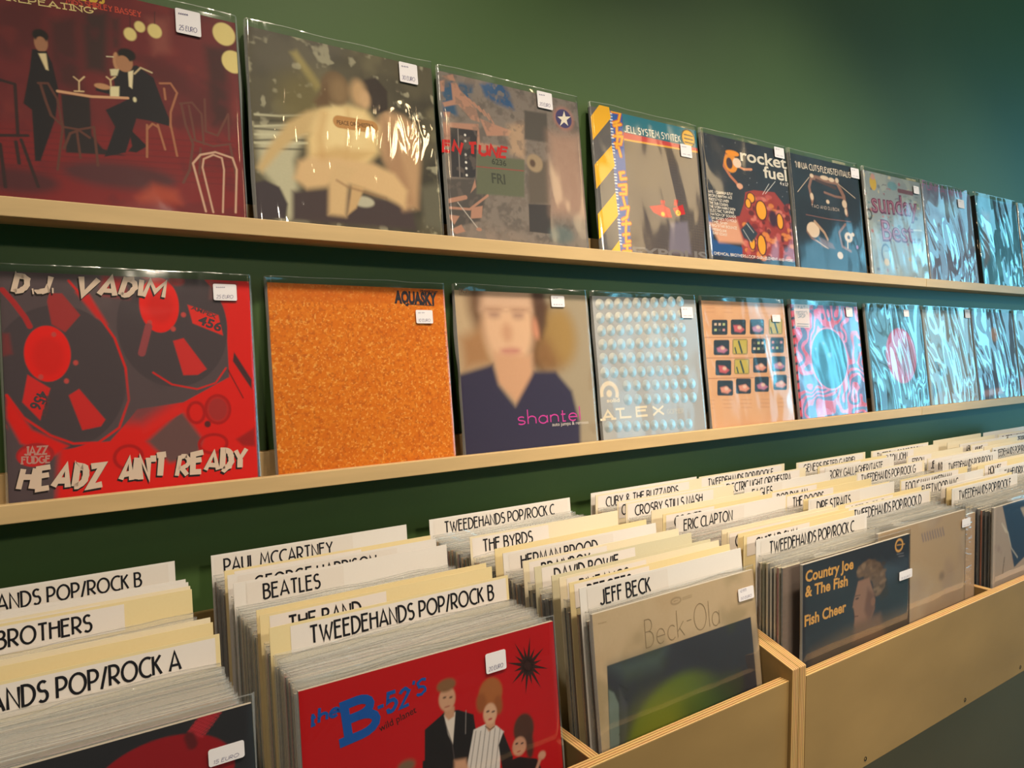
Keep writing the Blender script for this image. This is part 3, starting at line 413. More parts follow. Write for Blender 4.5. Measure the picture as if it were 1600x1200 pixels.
 'U4':[('bg',(88,78,76)),('noise',(104,88,72),4,0.4,0.8,0.5,11),('line',[(0.279,0.734),(1.128,0.759)],0.002,(70,62,70),0.003,0.7),('line',[(0.277,0.716),(1.125,0.739)],0.002,(70,62,70),0.003,0.7),('line',[(0.275,0.697),(1.122,0.719)],0.003,(70,62,70),0.003,0.7),('line',[(0.272,0.679),(1.12,0.699)],0.002,(70,62,70),0.003,0.7),('line',[(0.27,0.661),(1.117,0.679)],0.002,(70,62,70),0.003,0.7),('line',[(0.268,0.643),(1.114,0.659)],0.002,(70,62,70),0.003,0.7),('line',[(0.266,0.624),(1.112,0.639)],0.003,(70,62,70),0.003,0.7),('line',[(0.264,0.606),(1.109,0.618)],0.002,(70,62,70),0.003,0.7),('line',[(0.262,0.588),(1.106,0.598)],0.002,(70,62,70),0.003,0.7),('line',[(0.26,0.57),(1.104,0.578)],0.002,(70,62,70),0.003,0.7),('line',[(0.258,0.551),(1.101,0.558)],0.003,(70,62,70),0.003,0.7),('line',[(0.256,0.533),(1.098,0.538)],0.003,(70,62,70),0.003,0.7),('line',[(0.254,0.515),(1.096,0.519)],0.002,(70,62,70),0.003,0.7),('line',[(0.252,0.497),(1.093,0.499)],0.002,(70,62,70),0.003,0.7),('line',[(0.25,0.479),(1.091,0.479)],0.002,(70,62,70),0.003,0.7),('line',[(0.248,0.461),(1.088,0.459)],0.002,(70,62,70),0.003,0.7),('line',[(0.246,0.442),(1.085,0.439)],0.003,(70,62,70),0.003,0.7),('line',[(0.244,0.424),(1.083,0.419)],0.003,(70,62,70),0.003,0.7),('line',[(0.242,0.406),(1.08,0.399)],0.003,(70,62,70),0.003,0.7),('line',[(0.24,0.388),(1.077,0.379)],0.003,(70,62,70),0.003,0.7),('line',[(0.238,0.37),(1.075,0.36)],0.003,(70,62,70),0.003,0.7),('line',[(0.236,0.352),(1.072,0.34)],0.002,(70,62,70),0.003,0.7),('line',[(0.234,0.334),(1.07,0.32)],0.002,(70,62,70),0.003,0.7),('line',[(0.232,0.316),(1.067,0.3)],0.002,(70,62,70),0.003,0.7),('line',[(0.23,0.298),(1.064,0.28)],0.002,(70,62,70),0.003,0.7),('line',[(0.228,0.28),(1.062,0.261)],0.002,(70,62,70),0.003,0.7),('line',[(0.226,0.262),(1.059,0.241)],0.003,(70,62,70),0.003,0.7),('line',[(0.224,0.244),(1.057,0.221)],0.003,(70,62,70),0.003,0.7),('line',[(0.221,0.226),(1.054,0.202)],0.003,(70,62,70),0.003,0.7),('line',[(0.219,0.208),(1.051,0.182)],0.003,(70,62,70),0.003,0.7),('line',[(0.217,0.191),(1.049,0.162)],0.002,(70,62,70),0.003,0.7),('line',[(0.215,0.173),(1.046,0.143)],0.002,(70,62,70),0.003,0.7),('line',[(0.213,0.155),(1.044,0.123)],0.002,(70,62,70),0.003,0.7),('line',[(0.211,0.137),(1.041,0.104)],0.002,(70,62,70),0.003,0.7),('line',[(0.209,0.119),(1.038,0.084)],0.002,(70,62,70),0.003,0.7),('line',[(0.207,0.101),(1.036,0.065)],0.003,(70,62,70),0.003,0.7),('line',[(0.205,0.083),(1.033,0.045)],0.003,(70,62,70),0.003,0.7),('line',[(0.203,0.066),(1.031,0.026)],0.002,(70,62,70),0.003,0.7),('line',[(0.201,0.048),(1.028,0.006)],0.002,(70,62,70),0.003,0.7),('line',[(0.297,0.769),(0.27,0.038)],0.002,(72,64,72),0.003,0.6),('line',[(0.321,0.772),(0.294,0.039)],0.003,(72,64,72),0.003,0.6),('line',[(0.346,0.776),(0.318,0.041)],0.002,(72,64,72),0.003,0.6),('line',[(0.37,0.78),(0.342,0.042)],0.002,(72,64,72),0.003,0.6),('line',[(0.395,0.783),(0.367,0.044)],0.003,(72,64,72),0.003,0.6),('line',[(0.42,0.787),(0.391,0.046)],0.003,(72,64,72),0.003,0.6),('line',[(0.445,0.791),(0.416,0.047)],0.002,(72,64,72),0.003,0.6),('line',[(0.47,0.795),(0.441,0.049)],0.002,(72,64,72),0.003,0.6),('line',[(0.496,0.798),(0.466,0.05)],0.003,(72,64,72),0.003,0.6),('line',[(0.521,0.802),(0.491,0.052)],0.003,(72,64,72),0.003,0.6),('line',[(0.547,0.806),(0.516,0.054)],0.003,(72,64,72),0.003,0.6),('line',[(0.573,0.81),(0.542,0.055)],0.003,(72,64,72),0.003,0.6),('line',[(0.599,0.814),(0.568,0.057)],0.002,(72,64,72),0.003,0.6),('line',[(0.625,0.818),(0.593,0.059)],0.002,(72,64,72),0.003,0.6),('line',[(0.651,0.822),(0.619,0.06)],0.002,(72,64,72),0.003,0.6),('line',[(0.678,0.826),(0.645,0.062)],0.002,(72,64,72),0.003,0.6),('line',[(0.704,0.83),(0.672,0.064)],0.002,(72,64,72),0.003,0.6),('line',[(0.731,0.834),(0.698,0.065)],0.002,(72,64,72),0.003,0.6),('line',[(0.758,0.838),(0.724,0.067)],0.002,(72,64,72),0.003,0.6),('line',[(0.785,0.842),(0.751,0.069)],0.002,(72,64,72),0.003,0.6),('line',[(0.812,0.846),(0.778,0.071)],0.003,(72,64,72),0.003,0.6),('line',[(0.84,0.85),(0.805,0.072)],0.003,(72,64,72),0.003,0.6),('line',[(0.867,0.854),(0.832,0.074)],0.003,(72,64,72),0.003,0.6),('line',[(0.895,0.858),(0.86,0.076)],0.003,(72,64,72),0.003,0.6),('line',[(0.923,0.863),(0.887,0.078)],0.002,(72,64,72),0.003,0.6),('line',[(0.951,0.867),(0.915,0.079)],0.002,(72,64,72),0.003,0.6),('line',[(0.979,0.871),(0.943,0.081)],0.003,(72,64,72),0.003,0.6),('line',[(1.008,0.875),(0.971,0.083)],0.003,(72,64,72),0.003,0.6),('line',[(1.036,0.88),(0.999,0.085)],0.002,(72,64,72),0.003,0.6),('line',[(1.065,0.884),(1.027,0.087)],0.003,(72,64,72),0.003,0.6),('line',[(1.094,0.888),(1.056,0.089)],0.003,(72,64,72),0.003,0.6),('line',[(1.123,0.893),(1.084,0.09)],0.002,(72,64,72),0.003,0.6),('poly',[(0.651,0.292),(0.824,0.308),(0.834,0.074),(0.608,0.071)],(122,114,132),0.02,0.9),('poly',[(-0.027,1.028),(0.167,1.033),(0.151,0.03),(-0.069,0.016)],(94,90,92),0.003,1),('tri',[(0.078,1.022),(0.163,1.022),(0.171,0.949),(-0.004,0.773),(-0.005,0.929)],(246,182,20),0),('tri',[(0.158,0.763),(0.17,0.624),(-0.007,0.45),(-0.006,0.61)],(246,182,20),0),('tri',[(0.157,0.445),(0.163,0.29),(-0.019,0.118),(-0.013,0.283)],(246,182,20),0),('tri',[(0.155,0.123),(0.158,0.031),(0.064,0.035)],(246,182,20),0),('poly',[(0.163,1.027),(0.277,1.03),(0.256,0.037),(0.154,0.03)],(36,88,172),0.003,1),('poly',[(0.275,1.029),(1.019,1.027),(1.035,0.905),(0.28,0.92)],(28,118,140),0.003,1),('poly',[(0.275,0.874),(1.02,0.872),(1.022,0.845),(0.274,0.827)],(204,58,62),0.003,1),('poly',[(0.274,0.827),(1.022,0.848),(1.022,0.835),(0.274,0.815)],(235,170,60),0.002,1),('poly',[(0.271,0.919),(1.031,0.911),(1.028,0.869),(0.272,0.871)],(40,110,128),0.003,1),('text','deco','JELL SYSTEM SYNTEK',(0.289,0.876),(0.827,0.888),0.045,(236,232,220),0.16,0),('ell',0.91,0.929,0.072,0.0665,(60,50,30),0.004,1,0),('ell',0.91,0.929,0.0625,0.0585,(240,176,30),0.004,1,0),('line',[(0.873,0.952),(0.957,0.95)],0.01,(60,50,30),0.003,1),('line',[(0.873,0.924),(0.957,0.923)],0.011,(60,50,30),0.003,1),('line',[(0.873,0.897),(0.956,0.895)],0.011,(60,50,30),0.003,1),('line',[(0.184,0.999),(0.26,1.002),(0.239,0.94),(0.188,0.919)],0.028,(214,96,40),0.003,1),('line',[(0.193,0.901),(0.258,0.922)],0.027,(214,96,40),0.003,1),('line',[(0.219,0.921),(0.215,0.851),(0.254,0.863)],0.028,(214,96,40),0.003,1),('line',[(0.179,0.83),(0.262,0.838),(0.242,0.782),(0.187,0.778)],0.028,(214,96,40),0.003,1),('line',[(0.22,0.831),(0.2,0.754)],0.028,(214,96,40),0.003,1),('line',[(0.219,0.757),(0.233,0.701)],0.028,(214,96,40),0.003,1),('line',[(0.209,0.582),(0.249,0.592)],0.028,(214,96,40),0.003,1),('line',[(0.213,0.582),(0.215,0.541),(0.265,0.552)],0.028,(214,96,40),0.003,1),('line',[(0.194,0.496),(0.26,0.509),(0.253,0.445),(0.197,0.439)],0.028,(214,96,40),0.003,1),('line',[(0.222,0.473),(0.252,0.477)],0.028,(214,96,40),0.003,1),('line',[(0.222,0.419),(0.234,0.365)],0.027,(214,96,40),0.003,1),('line',[(0.193,0.339),(0.264,0.357),(0.242,0.287),(0.198,0.267)],0.028,(214,96,40),0.003,1),('line',[(0.195,0.235),(0.266,0.247)],0.028,(214,96,40),0.003,1),('line',[(0.232,0.26),(0.221,0.196)],0.027,(214,96,40),0.003,1),('line',[(0.194,0.163),(0.25,0.174)],0.027,(214,96,40),0.003,1),('line',[(0.22,0.186),(0.216,0.118),(0.252,0.125)],0.027,(214,96,40),0.003,1),('line',[(0.192,0.09),(0.249,0.099)],0.027,(214,96,40),0.003,1),('line',[(0.221,0.097),(0.219,0.055)],0.027,(214,96,40),0.003,1),('line',[(0.181,0.051),(0.252,0.058)],0.027,(214,96,40),0.003,1),('line',[(0.184,0.999),(0.26,1.002),(0.239,0.94),(0.188,0.919)],0.016,(248,178,40),0.003,1),('line',[(0.193,0.901),(0.258,0.922)],0.016,(248,178,40),0.003,1),('line',[(0.219,0.921),(0.215,0.851),(0.254,0.863)],0.016,(248,178,40),0.003,1),('line',[(0.179,0.83),(0.262,0.838),(0.242,0.782),(0.187,0.778)],0.016,(248,178,40),0.003,1),('line',[(0.22,0.831),(0.2,0.754)],0.016,(248,178,40),0.003,1),('line',[(0.219,0.757),(0.233,0.701)],0.016,(248,178,40),0.003,1),('line',[(0.209,0.582),(0.249,0.592)],0.016,(248,178,40),0.003,1),('line',[(0.213,0.582),(0.215,0.541),(0.265,0.552)],0.016,(248,178,40),0.003,1),('line',[(0.194,0.496),(0.26,0.509),(0.253,0.445),(0.197,0.439)],0.016,(248,178,40),0.003,1),('line',[(0.222,0.473),(0.252,0.477)],0.016,(248,178,40),0.003,1),('line',[(0.222,0.419),(0.234,0.365)],0.016,(248,178,40),0.003,1),('line',[(0.193,0.339),(0.264,0.357),(0.242,0.287),(0.198,0.267)],0.016,(248,178,40),0.003,1),('line',[(0.195,0.235),(0.266,0.247)],0.016,(248,178,40),0.003,1),('line',[(0.232,0.26),(0.221,0.196)],0.016,(248,178,40),0.003,1),('line',[(0.194,0.163),(0.25,0.174)],0.015,(248,178,40),0.003,1),('line',[(0.22,0.186),(0.216,0.118),(0.252,0.125)],0.015,(248,178,40),0.003,1),('line',[(0.192,0.09),(0.249,0.099)],0.015,(248,178,40),0.003,1),('line',[(0.221,0.097),(0.219,0.055)],0.016,(248,178,40),0.003,1),('line',[(0.181,0.051),(0.252,0.058)],0.015,(248,178,40),0.003,1),('line',[(0.166,1.001),(0.183,1.002)],0.01,(230,236,240),0.002,0.1),('line',[(0.166,0.981),(0.182,0.981)],0.009,(230,236,240),0.002,0.9),('line',[(0.166,0.96),(0.182,0.961)],0.009,(230,236,240),0.002,0.9),('line',[(0.165,0.939),(0.182,0.94)],0.01,(230,236,240),0.002,0.9),('line',[(0.165,0.919),(0.182,0.919)],0.009,(230,236,240),0.002,0.9),('line',[(0.165,0.898),(0.181,0.899)],0.01,(230,236,240),0.002,0.1),('line',[(0.165,0.877),(0.181,0.878)],0.01,(230,236,240),0.002,0.9),('line',[(0.165,0.857),(0.181,0.857)],0.009,(230,236,240),0.002,0.9),('line',[(0.164,0.836),(0.181,0.837)],0.01,(230,236,240),0.002,0.9),('line',[(0.164,0.815),(0.181,0.816)],0.01,(230,236,240),0.002,0.9),('line',[(0.164,0.795),(0.18,0.795)],0.009,(230,236,240),0.002,0.1),('line',[(0.164,0.774),(0.18,0.775)],0.01,(230,236,240),0.002,0.9),('line',[(0.163,0.754),(0.18,0.754)],0.009,(230,236,240),0.002,0.9),('line',[(0.163,0.733),(0.18,0.733)],0.01,(230,236,240),0.002,0.9),('line',[(0.163,0.713),(0.179,0.713)],0.009,(230,236,240),0.002,0.9),('line',[(0.163,0.692),(0.179,0.692)],0.01,(230,236,240),0.002,0.1),('line',[(0.163,0.671),(0.179,0.672)],0.01,(230,236,240),0.002,0.9),('line',[(0.162,0.651),(0.179,0.651)],0.009,(230,236,240),0.002,0.9),('line',[(0.162,0.63),(0.179,0.631)],0.01,(230,236,240),0.002,0.9),('line',[(0.162,0.61),(0.178,0.61)],0.009,(230,236,240),0.002,0.9),('line',[(0.162,0.589),(0.178,0.589)],0.01,(230,236,240),0.002,0.1),('line',[(0.161,0.569),(0.178,0.569)],0.009,(230,236,240),0.002,0.9),('line',[(0.161,0.548),(0.178,0.548)],0.01,(230,236,240),0.002,0.9),('line',[(0.161,0.528),(0.177,0.528)],0.009,(230,236,240),0.002,0.9),('line',[(0.161,0.507),(0.177,0.507)],0.01,(230,236,240),0.002,0.9),('line',[(0.161,0.487),(0.177,0.487)],0.01,(230,236,240),0.002,0.1),('line',[(0.16,0.467),(0.177,0.466)],0.009,(230,236,240),0.002,0.9),('line',[(0.16,0.446),(0.177,0.446)],0.01,(230,236,240),0.002,0.9),('line',[(0.16,0.426),(0.176,0.425)],0.009,(230,236,240),0.002,0.9),('line',[(0.16,0.405),(0.176,0.405)],0.01,(230,236,240),0.002,0.9),('line',[(0.16,0.385),(0.176,0.385)],0.009,(230,236,240),0.002,0.1),('line',[(0.159,0.365),(0.176,0.364)],0.009,(230,236,240),0.002,0.9),('line',[(0.159,0.344),(0.175,0.344)],0.01,(230,236,240),0.002,0.9),('line',[(0.159,0.324),(0.175,0.323)],0.009,(230,236,240),0.002,0.9),('line',[(0.159,0.303),(0.175,0.303)],0.01,(230,236,240),0.002,0.9),('line',[(0.158,0.283),(0.175,0.283)],0.009,(230,236,240),0.002,0.1),('line',[(0.158,0.263),(0.175,0.262)],0.009,(230,236,240),0.002,0.9),('line',[(0.158,0.242),(0.174,0.242)],0.01,(230,236,240),0.002,0.9),('line',[(0.158,0.222),(0.174,0.221)],0.009,(230,236,240),0.002,0.9),('line',[(0.158,0.202),(0.174,0.201)],0.009,(230,236,240),0.002,0.9),('line',[(0.157,0.181),(0.174,0.181)],0.01,(230,236,240),0.002,0.1),('line',[(0.157,0.161),(0.173,0.16)],0.009,(230,236,240),0.002,0.9),('line',[(0.157,0.141),(0.173,0.14)],0.009,(230,236,240),0.002,0.9),('line',[(0.157,0.121),(0.173,0.12)],0.009,(230,236,240),0.002,0.9),('line',[(0.157,0.1),(0.173,0.099)],0.01,(230,236,240),0.002,0.9),('line',[(0.156,0.08),(0.173,0.079)],0.009,(230,236,240),0.002,0.1),('poly',[(0.46,0.383),(0.589,0.407),(0.655,0.386),(0.673,0.322),(0.578,0.316),(0.492,0.345)],(202,32,36),0.004,1),('poly',[(0.686,0.393),(0.791,0.428),(0.808,0.363),(0.718,0.34)],(202,32,36),0.004,1),('poly',[(0.57,0.438),(0.616,0.44),(0.61,0.398),(0.572,0.394)],(202,32,36),0.004,1),('poly',[(0.709,0.458),(0.748,0.457),(0.735,0.411),(0.699,0.413)],(202,32,36),0.004,1),('ell',0.604,0.348,0.1835,0.0665,(60,54,66),0.02,0.5,0),('poly',[(0.46,0.383),(0.589,0.407),(0.655,0.386),(0.673,0.325),(0.578,0.321),(0.492,0.345)],(202,32,36),0.004,1),('poly',[(0.686,0.393),(0.791,0.428),(0.808,0.363),(0.718,0.34)],(202,32,36),0.004,1),('ell',0.584,0.341,0.018,0.0155,(232,190,60),0.004,1,0),('ell',0.737,0.364,0.0255,0.0205,(238,190,50),0.004,1,0),('line',[(0.73,0.372),(0.745,0.371)],0.004,(60,40,30),0.003,1),('line',[(0.728,0.36),(0.744,0.36)],0.005,(60,40,30),0.003,1),('text','sans','EXPOLIS',(0.268,0.027),(0.996,0.039),0.064,(122,116,116),0.03,0),('sticker',0.809,0.78,0.924,0.872,['~~~','~~'])],
